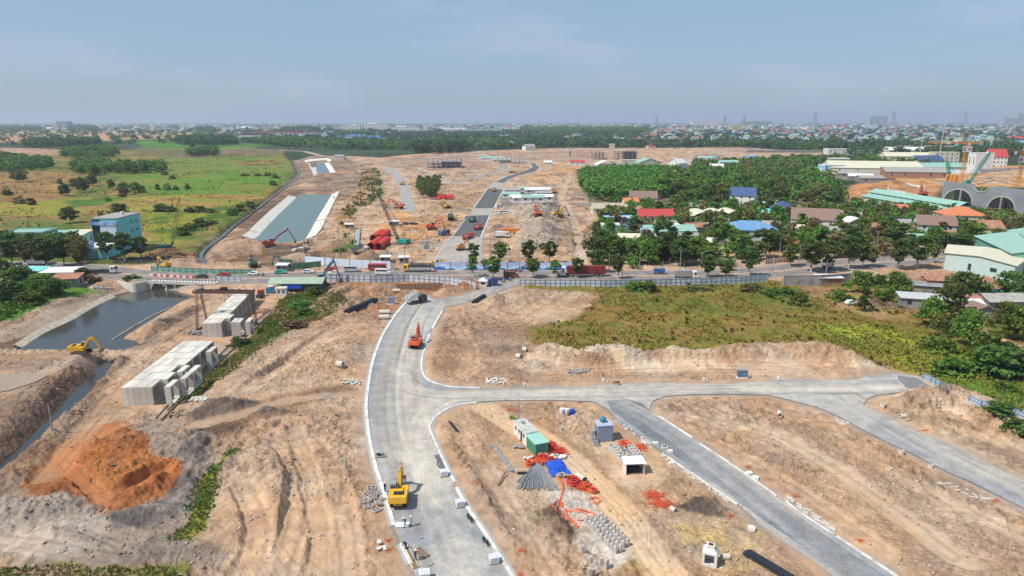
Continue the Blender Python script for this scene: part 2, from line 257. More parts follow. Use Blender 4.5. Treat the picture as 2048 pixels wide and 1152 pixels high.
 # ground covers, in order: outline, colour a, colour b, patch size, edge softness (m), edge wobble (m)
ZONES=[(poly([(-2500,246.5),(4500,246.5),(4500,330),(-2500,330)]),CITY,DKG,90,30,60),(poly([(-900,296),(560,302),(584,322),(596,345),(556,384),(500,424),(450,462),(400,505),(300,520),(-900,525)]),(.11,.16,.03),DRY,26,5,14),(poly([(-900,264),(80,262),(240,263),(400,266),(395,274),(200,282),(100,284),(-900,288)]),ORG,(.40,.27,.18),120,20,60),(poly([(-300,292),(60,296),(130,300),(100,312),(-300,312)]),(.36,.22,.14),DIRT,60,10,20),(poly([(280,296),(430,290),(560,300),(560,312),(420,316),(260,312)]),(.26,.17,.11),OLIVE,40,10,16),(poly([(250,278),(420,282),(560,290),(440,300),(300,298)]),LUSH,GRN,60,12,20),(poly([(340,318),(560,312),(580,330),(560,365),(520,392),(330,385),(240,372),(220,340)]),LUSH,(.20,.21,.045),34,6,14),(poly([(460,322),(560,318),(560,330),(470,332)]),DRY,OLIVE,20,8,10),(poly([(-300,345),(140,345),(150,380),(110,408),(-300,412)]),(.30,.18,.09),DRY,22,8,12),(poly([(-200,412),(220,395),(520,388),(480,408),(380,420),(120,430),(-200,428)]),YEL,DRY,16,7,10),(poly([(130,400),(240,396),(240,405),(120,420)]),LUSH,GRN,16,6,10),(poly([(290,424),(480,412),(420,450),(360,490),(300,490)]),YEL,GRN,14,5,8),(poly([(560,380),(600,340),(590,322),(620,312),(700,312),(760,315),(860,305),(960,302),(1130,296),(1300,296),(1470,294),(1650,305),(1620,320),(1400,330),(1250,330),(1150,340),(1165,380),(1205,440),(1200,530),(1200,545),(300,545),(300,520),(400,512),(420,480),(500,430)]),DIRT,TAN,18,3,6),(poly([(590,320),(640,312),(700,318),(745,338),(740,380),(700,400),(560,400),(560,378),(600,350)]),(.36,.265,.20),BROWN,10,4,5),(poly([(470,452),(560,382),(600,380),(590,392),(500,462)]),MUD,BROWN,9,2,3),(poly([(440,470),(500,455),(515,480),(640,490),(700,470),(700,520),(640,540),(420,540),(420,500)]),DIRT2,BROWN,8,3,4),(poly([(520,495),(640,490),(640,512),(600,530),(520,530)]),MUD,BROWN,6,2,3),(poly([(760,425),(830,410),(950,400),(930,425),(900,455),(860,475),(790,485),(750,450)]),ORG,TAN,12,5,6),(poly([(725,345),(750,335),(762,350),(765,390),(735,410),(705,425),(700,470),(730,500),(690,500),(680,440),(715,390)]),(.33,.27,.12),GRN,5,3,5),(poly([(850,310),(1000,306),(1200,300),(1240,318),(1000,330),(860,345),(780,335),(770,318)]),(.50,.335,.235),(.36,.245,.18),16,6,14),(poly([(1060,322),(1160,320),(1150,350),(1080,365),(1040,368),(1080,340)]),ORG,TAN,20,5,8),(poly([(1110,395),(1140,392),(1170,430),(1190,520),(1140,530),(1120,470)]),(.56,.43,.31),DIRT2,7,3,4),(poly([(1000,395),(1020,370),(1110,368),(1118,410),(1060,420),(1010,412)]),(.30,.27,.24),(.18,.15,.12),5,2,4),(poly([(855,415),(905,395),(950,372),(990,372),(960,410),(930,420),(870,424)]),DIRT2,DIRT,9,3,4),(poly([(1700,372),(1790,350),(1880,352),(1880,400),(1750,405),(1690,400)]),ORG,(.46,.25,.13),20,4,5),(poly([(1850,340),(2200,325),(2200,378),(1880,372)]),TAN,ORG,20,4,5),(poly([(1900,272),(2200,266),(2200,282),(1900,284)]),ORG,DIRT,60,10,20),(poly([(1150,345),(1300,330),(1640,335),(1690,400),(1950,430),(2200,440),(2200,500),(1880,500),(1600,522),(1400,540),(1210,540),(1200,440)]),(.10,.11,.04),(.26,.20,.12),9,3,6),(poly([(-300,545),(2400,470),(2600,1500),(-900,1500)]),DIRT,TAN,15,2,2),(poly([(-300,560),(120,560),(200,580),(110,600),(-10,660),(-300,700)]),GRN,LUSH,8,2,3),(poly([(-300,650),(30,640),(130,600),(215,580),(230,590),(150,630),(60,680),(-300,760)]),(.42,.295,.21),(.32,.22,.155),6,2,3),(poly([(-300,790),(0,760),(120,740),(190,715),(210,722),(110,800),(0,915),(-300,1100)]),(.36,.255,.18),BROWN,6,3,3),(poly([(120,850),(210,780),(250,800),(300,830),(180,850),(60,960),(0,1010),(-30,990)]),(.43,.31,.215),BROWN,5,2,2),(poly([(20,1000),(130,880),(240,838),(380,838),(480,870),(470,900),(420,1000),(400,1080),(330,1130),(100,1140),(-60,1100)]),(.42,.31,.225),(.32,.245,.19),6,2.5,3),(poly([(90,1090),(330,1060),(440,1090),(500,1120),(400,1140),(90,1140)]),(.24,.185,.15),(.33,.26,.2),5,2,2),(poly([(-100,1010),(130,1000),(215,1040),(200,1075),(60,1110),(-100,1140)]),(.52,.42,.335),(.38,.30,.24),6,1.5,2),(poly([(-100,1136),(400,1126),(400,1220),(-100,1220)]),(.20,.20,.05),DIRT2,2.5,1,1.6),(poly([(470,895),(420,940),(388,985),(380,1040),(342,1080),(378,1088),(412,1064),(428,1004),(442,940),(478,900)]),GRN,YEL,3,.5,.8),(poly([(380,838),(450,795),(560,812),(600,830),(520,845),(470,875),(400,870)]),MUD,BROWN,4,1.5,2),(poly([(440,830),(560,790),(700,770),(725,790),(600,815),(440,855)]),DIRT2,BROWN,6,2,2),(poly([(560,600),(600,583),(650,580),(705,612),(640,640),(580,665),(520,700),(470,740),(430,770),(370,800),(335,820),(350,790),(420,740),(480,700),(520,650)]),GRN,(.22,.15,.05),4,1.2,2.2),(poly([(640,560),(1000,562),(900,600),(820,600),(780,640),(700,640),(640,600)]),DIRT2,(.40,.22,.13),6,2,2),(poly([(300,650),(340,630),(410,600),(400,640),(340,680),(270,700),(240,690)]),(.30,.21,.15),MUD,4,1.2,1.6),(poly([(885,640),(1000,610),(1060,650),(1100,690),(1080,710),(1060,760),(870,765),(850,730)]),(.46,.31,.205),DIRT2,6,2,2),(poly([(1055,655),(1140,645),(1180,610),(1200,590),(1150,584),(1060,582),(1040,572),(1200,571),(1560,562),(1830,560),(2200,520),(2500,900),(2048,850),(1900,775),(1840,752),(1760,735),(1690,712),(1650,697),(1560,690),(1500,690),(1400,702),(1300,712),(1240,705),(1180,712),(1110,700),(1070,690)]),(.19,.18,.03),(.29,.19,.055),6,1.5,3),(poly([(1200,590),(1400,575),(1560,580),(1640,620),(1500,640),(1300,620)]),(.14,.165,.028),(.24,.18,.045),5,6,6),(poly([(1600,568),(1700,580),(1850,585),(1870,630),(1760,640),(1650,612)]),(.38,.23,.13),(.34,.26,.08),5,2,4),(poly([(1600,650),(1760,650),(1900,690),(1960,720),(1900,770),(1830,740),(1700,690)]),(.33,.36,.035),(.22,.24,.03),7,5,5),(poly([(1860,750),(1930,740),(2100,770),(2200,900),(2000,820)]),(.12,.23,.026),GRN,6,3,3),(poly([(1960,655),(2100,720),(2100,740),(1975,670)]),TAN,DIRT2,5,1,1),(poly([(1740,600),(1800,598),(1870,612),(1840,622),(1750,615)]),(.2,.12,.09),DIRT2,5,1.5,1.5),(poly([(955,806),(1100,802),(1110,850),(1180,905),(1280,1000),(1400,1152),(1240,1160),(1140,1000),(1060,900),(1000,870),(940,830)]),(.45,.30,.195),(.38,.25,.155),5,2,2),(poly([(1110,815),(1190,825),(1240,900),(1300,950),(1260,1000),(1180,900),(1120,860)]),PALE,TAN,4,1,1.5),(poly([(1330,1040),(1450,1020),(1560,1100),(1500,1152),(1420,1152)]),(.62,.42,.19),(.50,.36,.24),4,1,2),(poly([(1210,1090),(1290,1085),(1330,1120),(1280,1160),(1230,1140)]),(.52,.33,.13),TAN,4,1,1.5),(poly([(1090,980),(1180,980),(1260,1040),(1290,1090),(1240,1140),(1180,1152),(1120,1040)]),(.62,.55,.47),PALE,3,1,1.5),(poly([(1348,1018),(1392,1000),(1430,1002),(1452,1026),(1445,1038),(1400,1028)]),(.11,.08,.065),(.15,.11,.085),4,.5,.8),(poly([(1090,1022),(1106,1012),(1152,1060),(1136,1080),(1110,1062)]),(.24,.17,.12),(.18,.13,.1),4,.5,.8),(poly([(-60,705),(120,704),(240,706),(200,730),(110,742),(-60,742)]),(.40,.285,.205),DIRT2,5,2,2),(poly([(1310,800),(1500,795),(1640,820),(1900,950),(2100,1050),(2200,1250),(1860,1190),(1560,990),(1400,880)]),TAN,DIRT,8,1.5,2),(poly([(1730,800),(1850,790),(2048,850),(2200,960),(2048,950),(1900,880),(1770,825)]),(.57,.42,.28),DIRT2,9,1.5,2),]
TRACKS=[([G(*p) for p in[(395,850),(470,832),(560,805),(650,793),(732,788)]],1.9,(.47,.345,.25),.85),([G(*p) for p in[(-60,690),(20,660),(110,620),(190,590),(260,566)]],2.6,PALE,.6),([G(*p) for p in[(-40,790),(30,770),(110,735),(160,712),(240,706),(300,690),(380,640),(440,610)]],2.0,(.47,.33,.23),.6),([G(*p) for p in[(330,700),(260,770),(180,850),(90,960)]],2.4,(.45,.30,.19),.5),([G(*p) for p in[(960,812),(1005,840),(1090,880),(1180,960),(1270,1060),(1340,1160)]],2.5,(.64,.455,.29),1.0),([G(*p) for p in[(1140,345),(1130,375),(1120,395),(1135,420),(1150,450),(1160,500),(1165,530)]],2.0,PALE,.8),([G(*p) for p in[(835,335),(870,350),(898,367)]],3.5,(.52,.46,.36),.9),([G(*p) for p in[(905,368),(960,352),(1000,342),(1010,330)]],4.0,(.40,.36,.31),.9),([G(*p) for p in[(700,455),(712,430),(725,400),(740,380),(760,370)]],2.5,TAN,.6),([G(*p) for p in[(610,505),(660,480),(700,455),(690,440)]],2.6,TAN,.7),([G(*p) for p in[(730,422),(840,420),(940,424),(1010,424)]],4.5,(.47,.36,.26),.9),([G(*p) for p in[(770,525),(800,505),(860,492),(900,490)]],3.0,(.42,.34,.26),.8),([G(*p) for p in[(730,372),(850,370),(1000,372),(1130,374)]],3.0,TAN,.6),([G(*p) for p in[(868,425),(905,400),(945,382),(975,372)]],2.5,(.50,.36,.20),.7),([G(*p) for p in[(770,330),(900,310),(1000,318),(1040,312),(1200,322),(1240,330)]],3.0,(.40,.36,.32),.7),([G(*p) for p in[(560,300),(610,303),(640,311),(680,315)]],3.0,PALE,.9),([G(*p) for p in[(1540,862),(1660,930),(1800,1030),(1920,1120)]],2.0,(.56,.42,.28),.5),([G(*p) for p in[(590,860),(620,960),(640,1060),(640,1170)]],1.6,(.53,.38,.25),.5),([G(*p) for p in[(210,1005),(120,920),(240,850)]],1.6,(.46,.19,.08),.6),([G(*p) for p in[(180,1010),(260,985),(330,945)]],1.5,(.46,.2,.085),.5),]
RUTS=[[(1330,850),(1450,900),(1600,990),(1760,1100)],[(1380,830),(1560,880),(1740,990),(1900,1110)],[(1500,810),(1640,850),(1800,950),(2040,1080)],[(1900,830),(1980,880),(2100,940)],[(900,640),(940,700),(930,750)],[(900,760),(1000,720),(1150,740),(1400,742),(1700,742)],[(1060,750),(1300,735),(1600,730),(1780,744)],[(540,760),(620,700),(700,640)],[(500,780),(600,720),(720,650)],[(560,880),(600,960),(590,1060),(560,1150)],[(620,880),(670,960),(690,1060),(700,1150)],[(480,960),(520,1060),(500,1150)],[(-20,700),(80,670),(160,620),(250,575)],[(-20,720),(100,708),(230,712),(330,690)],[(-30,820),(60,760),(150,715)],[(240,800),(200,850),(120,940)],[(300,690),(230,770),(190,830)],[(60,1060),(160,1050),(260,1080)],[(0,1080),(120,1100),(240,1120)],[(1010,840),(1120,920),(1210,1010),(1320,1150)],[(930,880),(980,960),(1040,1060),(1090,1150)],[(1150,350),(1180,420),(1190,520)],[(780,430),(860,440),(920,430)],[(690,500),(740,470),(780,430)],[(640,500),(700,470),(720,420)],[(960,620),(1050,640),(1150,590)],[(760,545+20),(700,590),(640,640)]]
WETS=[(POND,W_POND,9.0),(DITCH,W_DITCH,5.0),(CANAL,W_CANAL,7.5),(UCANAL,-1.0,8.0)]
YARDS=[poly([(235,820),(320,825),(400,800),(450,720),(520,640),(560,580),(500,575),(400,650),(360,690),(235,790)]),poly([(1190,870),(1300,870),(1310,960),(1240,960)]),poly([(1165,1030),(1215,1025),(1275,1105),(1235,1120)]),poly([(1020,835),(1060,830),(1160,950),(1100,985),(1030,985)])]
FLATS=[(ROAD,.0),(RAMP,.0),(HWAY,.0),(BLVD,.0),(SIDE,.0)]
GRASSY=[]
def catmull_np(P,n=6):
 P=[np.array(p) for p in P];out=[]
 for i in range(len(P)-1):
  p0,p1,p2,p3=P[max(i-1,0)],P[i],P[i+1],P[min(i+2,len(P)-1)]
  for k in range(n):t=k/n;out.append(.5*((2*p1)+(p2-p0)*t+(2*p0-5*p1+4*p2-p3)*t*t+(3*p1-p0-3*p2+p3)*t**3))
 out.append(P[-1]);return np.array(out)
def land(X,Y,want_col=True):
 X=np.asarray(X,float);Y=np.asarray(Y,float)
 flat=np.full(X.shape,40.0)
 for P,_ in FLATS:flat=np.minimum(flat,sdist(X,Y,P,12.0))
 fm=ss(flat,.3,5.0)
 for P in YARDS:fm=fm*(.15+.85*ss(sdist(X,Y,P,4.0),-1.0,3.0))
 site=ss(Y,60,90)*(1-ss(Y,700,1400))
 big=fbm(X,Y,38,3,3)-.5;mid=fbm(X,Y,9,3,5)-.5
 rid=1-np.abs(2*fbm(X,Y,2.6,3,9,.6)-1);fine=fbm(X,Y,.9,3,14,.6)-.5
 patch=ss(fbm(X,Y,22,3,21),.40,.62)
 h=fm*(big*1.5+mid*(.5+.9*patch)+(rid-.7)*(.26+.9*patch)+fine*(.30+.65*patch))
 h=h*np.where(Y>330,.8,1.0)
 # tracks press the ground level
 C=None;SM=np.zeros(X.shape)
 if want_col:
  C=np.empty(X.shape+(3,));t=ss(fbm(X,Y,150,4,30),.4,.6)[...,None]
  C[...]=np.array(DKG)*(1-t)+np.array(OLIVE)*t
 wob1=fbm(X,Y,7,4,40)-.5;wob2=fbm(X,Y,2.0,3,44)-.5;wobf=fbm(X,Y,60,4,47)-.5
 def wob(w):return(wob1*1.4+wob2*.5)*w*np.where(Y>500,.4,1)+np.where(Y>400,wobf*w*1.6,0)
 def paint(m,a,b,size,s):
  if not m.any():return
  k=m>0;n=ss(fbm(X[k],Y[k],size,5,s,.6),.36,.64)[...,None]
  n2=(fbm(X[k],Y[k],size*.12+.3,3,s+3,.6)[...,None]-.5)
  c=(np.array(a)*(1-n)+np.array(b)*n)*(1+n2*.6);mm=m[k][...,None]
  C[k]=C[k]*(1-mm)+c*mm
 if want_col:
  for i,(P,a,b,size,soft,wb) in enumerate(ZONES):
   d=sdist(X,Y,P,soft+wb+2)+wob(wb)
   paint(1-ss(d,-soft,soft),a,b,size,50+i*3)
 for i,(P,hh,foot,rag,a,b) in enumerate(HEAPS):
  d=sdist(X,Y,P,foot*1.2+3)+wob(foot*.35)
  m=1-ss(d,-foot,foot*.35)
  h=h+fm*(m*hh*(.75+.5*fbm(X,Y,foot*1.4,2,70+i))+(m*rag*(rid-.6)*.8))
  if want_col:paint((1-ss(d,-.5,.6+foot*.05))*fm,a,b,foot*.9,90+i)
 for i,(P,hh,wd,a,b) in enumerate(RIDGES):
  d=ldist(X,Y,P,wd*3.2)+wob(wd*.5)
  m=np.exp(-(np.maximum(d,0)/wd)**2)*(d<wd*2.8)
  h=h+fm*m*(hh*(.55+.8*fbm(X,Y,6,4,120+i,.6))+(rid-.6)*1.5+fine*.8)
  if want_col:paint(np.clip(ss(m,.10,.35)*fm,0,1),a,b,6,130+i)
 for i,(P,wd,c,st) in enumerate(TRACKS):
  wdd=wd*(1+Y*.0006);d=ldist(X,Y,P,14.0)+wob2*1.2
  m=1-ss(d,wdd*.75,wdd*1.25);h=h*(1-.93*m)+m*(-.08);SM=np.maximum(SM,m)
  if want_col:
   rut=.86+.2*(np.sin(d*5.5)*.5+.5)*(Y<300)
   k=m>0;mm=(m*st)[k][...,None];C[k]=C[k]*(1-mm)+np.array(c)*rut[k][...,None]*mm
   # bare earth varies between orange, pinkish grey and pale sandy soil; broken ground is speckled darker
 if want_col:
  earth=ss(C[...,0]-C[...,1],.03,.10)[...,None];t1=ss(fbm(X,Y,11,4,220,.6),.38,.62)[...,None];t2=ss(fbm(X,Y,5,4,226,.6),.42,.66)[...,None];t3=ss(fbm(X,Y,1.3,3,231,.65),.52,.66)[...,None]
  v=(np.array([1.05,.96,.86])*t1+np.array([.98,.99,1.01])*(1-t1))*(1-.10*t2)*(1-.20*t3*patch[...,None]);C=C*(1-earth)+C*v*earth
  for i,px in enumerate(RUTS):
   d=ldist(X,Y,[G(*p) for p in catmull_np(px,4)],5.0)+wob2*.5;g=(1-ss(d,1.6,2.6))*(d<4.9)*fm;m=(np.exp(-((d-1.0)/.34)**2))*(d<4.9)*fm*(.6+.8*wob1);k=g>.01
   C[k]=C[k]*(1+.10*g[k]-.34*np.clip(m[k],0,1))[...,None];h=h*(1-.7*g)-.07*m;SM=np.maximum(SM,g*.8)
  brk=.74+.5*ss(fbm(X,Y,8,5,240,.68),.34,.64);k2=(ss(Y,230,300)*(1-SM*.6))[...,None]*earth;C=C*(1-k2)+C*brk[...,None]*k2
  # parallel wheel and track marks pressed into open ground
 if want_col:
  ang=(fbm(X,Y,45,2,200)-.5)*5.0
  q=X*np.cos(ang)+Y*np.sin(ang);p=-X*np.sin(ang)+Y*np.cos(ang)
  st=vnoise(q*1.1,p*.05,7);st=ss(st,.55,.8)*ss(fbm(X,Y,14,2,210),.45,.6)*(Y<420)*fm
  C*=(1-.24*st)[...,None];h=h-.10*st*fm
  # cut slopes down to water
 for P,z,run in WETS:
  d=sdist(X,Y,P,run+2);m=1-ss(d,-1.5,run)
  h=h*(1-m)+(z-.9)*m*(1.0)+np.where(m>0,m*(1-m)*(rid-.6)*.8,0)
  if want_col and z<-2:
   mm=((1-ss(d+wob2*2,.0,2.6))*.75)[...,None];C[:]=C*(1-mm)+np.array(MUD)*mm
 d=ldist(X,Y,STREAM,12.0);wS=.8+Y*.0018;m=1-ss(d,wS*.5,wS+2.5)
 h=h*(1-m)+(W_STREAM-.7)*m
 if want_col:
  mm=((1-ss(d+wob2*2,wS,wS+2))*.5)[...,None];C=C*(1-mm)+np.array(MUD)*mm
 d=sdist(X,Y,PUDDLE,6);h=np.where(d<4,h*ss(d,0,4)+(1-ss(d,0,4))*(-.4),h)
 inside=1-ss(flat,-.1,.6)
 h=h*(1-inside)-.12*inside
 # dust and gravel spilled along the road edges
 if want_col:
  e=(1-ss(flat+wob2*2.0,.0,1.8))*(Y<330)*.6;C=C*(1-e[...,None])+np.array((.30,.27,.24))*e[...,None]
 land.smooth=np.maximum(SM,1-fm);return h,C,fm
def gz(x,y):
 j=min(max(int(np.searchsorted(ys,y))-1,0),len(ys)-2);ty=(y-ys[j])/(ys[j+1]-ys[j]);o=0.0
 for k,wt in((j,1-ty),(j+1,ty)):
  q=x/ys[k];i=min(max(int(np.searchsorted(ss_,q))-1,0),len(ss_)-2);tx=(q-ss_[i])/(ss_[i+1]-ss_[i]);o+=wt*(ZG[k,i]*(1-tx)+ZG[k,i+1]*tx)
 return float(o)
def P3(u,v,dz=0.0):
 x,y=G(u,v);z=gz(x,y)
 for _ in range(3):
  x,y=G(u,v,z);z=gz(x,y)
 return(x,y,z+dz)
def P0(u,v,z=0.0):
 x,y=G(u,v,z);return(x,y,z)
 # terrain mesh: rows and columns get coarser with distance from the site
ys=[38.0]
while ys[-1]<16000:
 y=ys[-1];ys.append(y+(max(.30,.0027*y) if y<640 else(.0027*640+(y-640)*.012)))
ys=np.array(ys);ss_=np.concatenate([np.linspace(-1.7,-.92,50,endpoint=False),np.linspace(-.92,.92,900),np.linspace(.92,1.7,51)[1:]])
S_,Y_=np.meshgrid(ss_,ys);X_=S_*Y_+0*Y_;nr,nc=X_.shape
Z_,C_,FM_=land(X_.ravel(),Y_.ravel());SMO=land.smooth
X_=X_.ravel();Y_=Y_.ravel();ZG=Z_.reshape(nr,nc)
def grid_mesh(name,X,Y,Z,nr,nc,C=None,A=None):
 me=bpy.data.meshes.new(name);n=nr*nc
 me.vertices.add(n);co=np.empty((n,3),np.float32);co[:,0]=X;co[:,1]=Y;co[:,2]=Z;me.vertices.foreach_set('co',co.ravel())
 i=np.arange(nr-1)[:,None]*nc+np.arange(nc-1)[None,:];q=np.stack([i,i+1,i+nc+1,i+nc],-1).reshape(-1,4)
 me.loops.add(q.size);me.loops.foreach_set('vertex_index',q.ravel().astype(np.int32));me.polygons.add(len(q))
 me.polygons.foreach_set('loop_start',np.arange(0,q.size,4,dtype=np.int32));me.polygons.foreach_set('loop_total',np.full(len(q),4,np.int32))
 me.polygons.foreach_set('use_smooth',np.ones(len(q),bool))
 me.update(calc_edges=True)
 if C is not None:
  at=me.color_attributes.new('Cover','FLOAT_COLOR','POINT');c4=np.ones((n,4),np.float32);c4[:,:3]=np.clip(C,0,1);c4[:,3]=0 if A is None else A;at.data.foreach_set('color',c4 .ravel())
 return me
def cover_mat(name,speck=.42,bump=.8,size=2.6):
 m=bpy.data.materials.new(name);m.use_nodes=True;t=m.node_tree;N=t.nodes;b=N['Principled BSDF'];Lk=t.links.new
 b.inputs['Roughness'].default_value=.95;b.inputs['Specular IOR Level'].default_value=.15
 at=N.new('ShaderNodeAttribute');at.attribute_name='Cover';tc=N.new('ShaderNodeTexCoord')
 n1=N.new('ShaderNodeTexNoise');n1 .inputs['Scale'].default_value=size;n1 .inputs['Detail'].default_value=8;n1 .inputs['Roughness'].default_value=.72
 n2=N.new('ShaderNodeTexNoise');n2 .inputs['Scale'].default_value=.35;n2 .inputs['Detail'].default_value=6;n2 .inputs['Roughness'].default_value=.7
 vo=N.new('ShaderNodeTexVoronoi');vo.inputs['Scale'].default_value=1.3;vo.inputs['Randomness'].default_value=1
 for n in(n1,n2,vo):Lk(tc.outputs['Object'],n.inputs['Vector'])
 r1=N.new('ShaderNodeMapRange');r1 .inputs[1].default_value=.30;r1 .inputs[2].default_value=.62;r1 .inputs[3].default_value=1-speck;r1 .inputs[4].default_value=1.12
 r2=N.new('ShaderNodeMapRange');r2 .inputs[1].default_value=.35;r2 .inputs[2].default_value=.65;r2 .inputs[3].default_value=.84;r2 .inputs[4].default_value=1.14
 Lk(n1 .outputs[0],r1 .inputs[0]);Lk(n2 .outputs[0],r2 .inputs[0])
 mu=N.new('ShaderNodeMath');mu.operation='MULTIPLY';Lk(r1 .outputs[0],mu.inputs[0]);Lk(r2 .outputs[0],mu.inputs[1])
 # graded and driven-over ground (alpha of the cover) is smoother than broken ground
 sm=N.new('ShaderNodeMath');sm.operation='MULTIPLY';sm.inputs[1].default_value=.75;Lk(at.outputs['Alpha'],sm.inputs[0]);ml=N.new('ShaderNodeMix');Lk(sm.outputs[0],ml.inputs[0]);Lk(mu.outputs[0],ml.inputs[2]);ml.inputs[3].default_value=.97
 v1=N.new('ShaderNodeVectorMath');v1 .operation='SCALE';Lk(at.outputs['Color'],v1 .inputs[0]);Lk(ml.outputs[0],v1 .inputs['Scale'])
 Lk(v1 .outputs[0],b.inputs['Base Color'])
 ad=N.new('ShaderNodeMath');ad.operation='ADD';Lk(n1 .outputs[0],ad.inputs[0]);Lk(vo.outputs['Distance'],ad.inputs[1])
 bp=N.new('ShaderNodeBump');bp.inputs['Strength'].default_value=bump;bp.inputs['Distance'].default_value=.35;sb=N.new('ShaderNodeMath');sb.operation='MULTIPLY_ADD';sb.inputs[1].default_value=-bump;sb.inputs[2].default_value=bump;Lk(sm.outputs[0],sb.inputs[0]);Lk(sb.outputs[0],bp.inputs['Strength']);Lk(ad.outputs[0],bp.inputs['Height']);Lk(bp.outputs[0],b.inputs['Normal'])
 return m
ground=ON('ground',grid_mesh('ground',X_,Y_,Z_,nr,nc,C_,SMO));LK(ground)
ground.data.materials.append(cover_mat('earth'));tag(ground,'bare tan earth, fields and scrub of the building site',None,None,'structure')
del X_,Y_,Z_,S_,FM_
def near_pt(X,Y,P):
 P=np.asarray(P,float);d2=np.full(X.shape,1e18);nx=X.copy();ny=Y.copy()
 for i in range(len(P)):
  ax,ay=P[i];ex,ey=P[(i+1)%len(P)]-P[i];t=np.clip(((X-ax)*ex+(Y-ay)*ey)/(ex*ex+ey*ey+1e-12),0,1);px=ax+t*ex;py=ay+t*ey;d=(X-px)**2+(Y-py)**2;m=d<d2;d2[m]=d[m];nx[m]=px[m];ny[m]=py[m]
 return nx,ny
def painted_sheet(name,P,z,step,base,pale,dark,lines,label,seed=0,ymax=1e9):
 """road surface as a fine sheet whose colour carries dust bands and wheel streaks that follow the given lines"""
 P_=np.asarray(P);x0,y0=P_.min(0);x1,y1=P_.max(0);y1=min(y1,ymax);gx=np.arange(x0-step,x1+step*2,step);gy=np.arange(y0-step,y1+step*2,step);XX,YY=np.meshgrid(gx,gy);nr_,nc_=XX.shape;XX=XX.ravel();YY=YY.ravel()
 d=sdist(XX,YY,P,step*3);ok=d<step*.75;i=(np.arange(nr_-1)[:,None]*nc_+np.arange(nc_-1)[None,:]).ravel();q=np.stack([i,i+1,i+nc_+1,i+nc_],-1);q=q[ok[q].all(1)];use=np.unique(q);mp_=np.full(len(XX),-1);mp_[use]=np.arange(len(use));q=mp_[q];X=XX[use];Y=YY[use];dd=d[use]
 k=dd>-step*.4;nx,ny=near_pt(X[k],Y[k],P);X[k]=nx;Y[k]=ny;r=np.random.RandomState(seed);n=ss(fbm(X,Y,4.5,5,300+seed,.6),.36,.64)[:,None];C=np.array(base)*(1-n*.35)+np.array(dark)*n*.35
 n2=ss(fbm(X,Y,14,3,310+seed),.42,.62)[:,None]*.4;C=C*(1-n2)+np.array(pale)*n2
 for ln,hw,cnt,haul in lines:
  L0=catmull_np([G(*p) for p in ln]);dmin=ldist(X,Y,L0,hw*2.2);wv=(fbm(X,Y,6,3,320+seed)-.5)*hw;m=(1-ss(dmin+wv,hw*.1,hw*.85))[:,None]*haul;C=C*(1-m)+np.array(pale)*m
  for _ in range(cnt):
   off=r.uniform(-1,1)*hw;L1=offset_np(L0,off,r);w_=r.uniform(.15,.55);a=r.uniform(.12,.42);rr_=r.rand();tone=np.array(pale)*r.uniform(.95,1.12) if rr_<.45 else np.array(dark)*r.uniform(.85,1.1) if rr_<.8 else np.array((.43,.33,.23))
   a0=r.randint(0,max(1,len(L1)//2));L1=L1[a0:a0+r.randint(len(L1)//4+2,len(L1)+2)]
   if len(L1)<2:continue
   dl=ldist(X,Y,L1,2.0);m=((1-ss(dl,w_*.3,w_+.35))*a*(.4+1.2*fbm(X,Y,3,2,330+seed)))[:,None];C=C*(1-m)+tone*m
 C*=(.90+.20*fbm(X,Y,.7,3,340+seed,.7))[:,None]
 me=bpy.data.meshes.new(name);me.vertices.add(len(X));me.vertices.foreach_set('co',np.stack([X,Y,np.full(len(X),z)],1).astype(np.float32).ravel());me.loops.add(q.size);me.loops.foreach_set('vertex_index',q.ravel().astype(np.int32));me.polygons.add(len(q));me.polygons.foreach_set('loop_start',np.arange(0,q.size,4,dtype=np.int32));me.polygons.foreach_set('loop_total',np.full(len(q),4,np.int32));me.update(calc_edges=True)
 at=me.color_attributes.new('Cover','FLOAT_COLOR','POINT');c4=np.zeros((len(X),4),np.float32);c4[:,:3]=np.clip(C,0,1);at.data.foreach_set('color',c4 .ravel());me.materials.append(cover_mat(name+'_surface',.22,.25,3.0));o=ON(name,me);LK(o);return tag(o,label,None,None,'structure')
def offset_np(L,off,r):
 T=np.gradient(L,axis=0);T/=np.linalg.norm(T,axis=1)[:,None]+1e-9;S=np.stack([-T[:,1],T[:,0]],1);w_=off+np.sin(np.linspace(0,r.uniform(1,5),len(L))+r.uniform(0,6))*r.uniform(.1,.7);return L+S*w_[:,None]
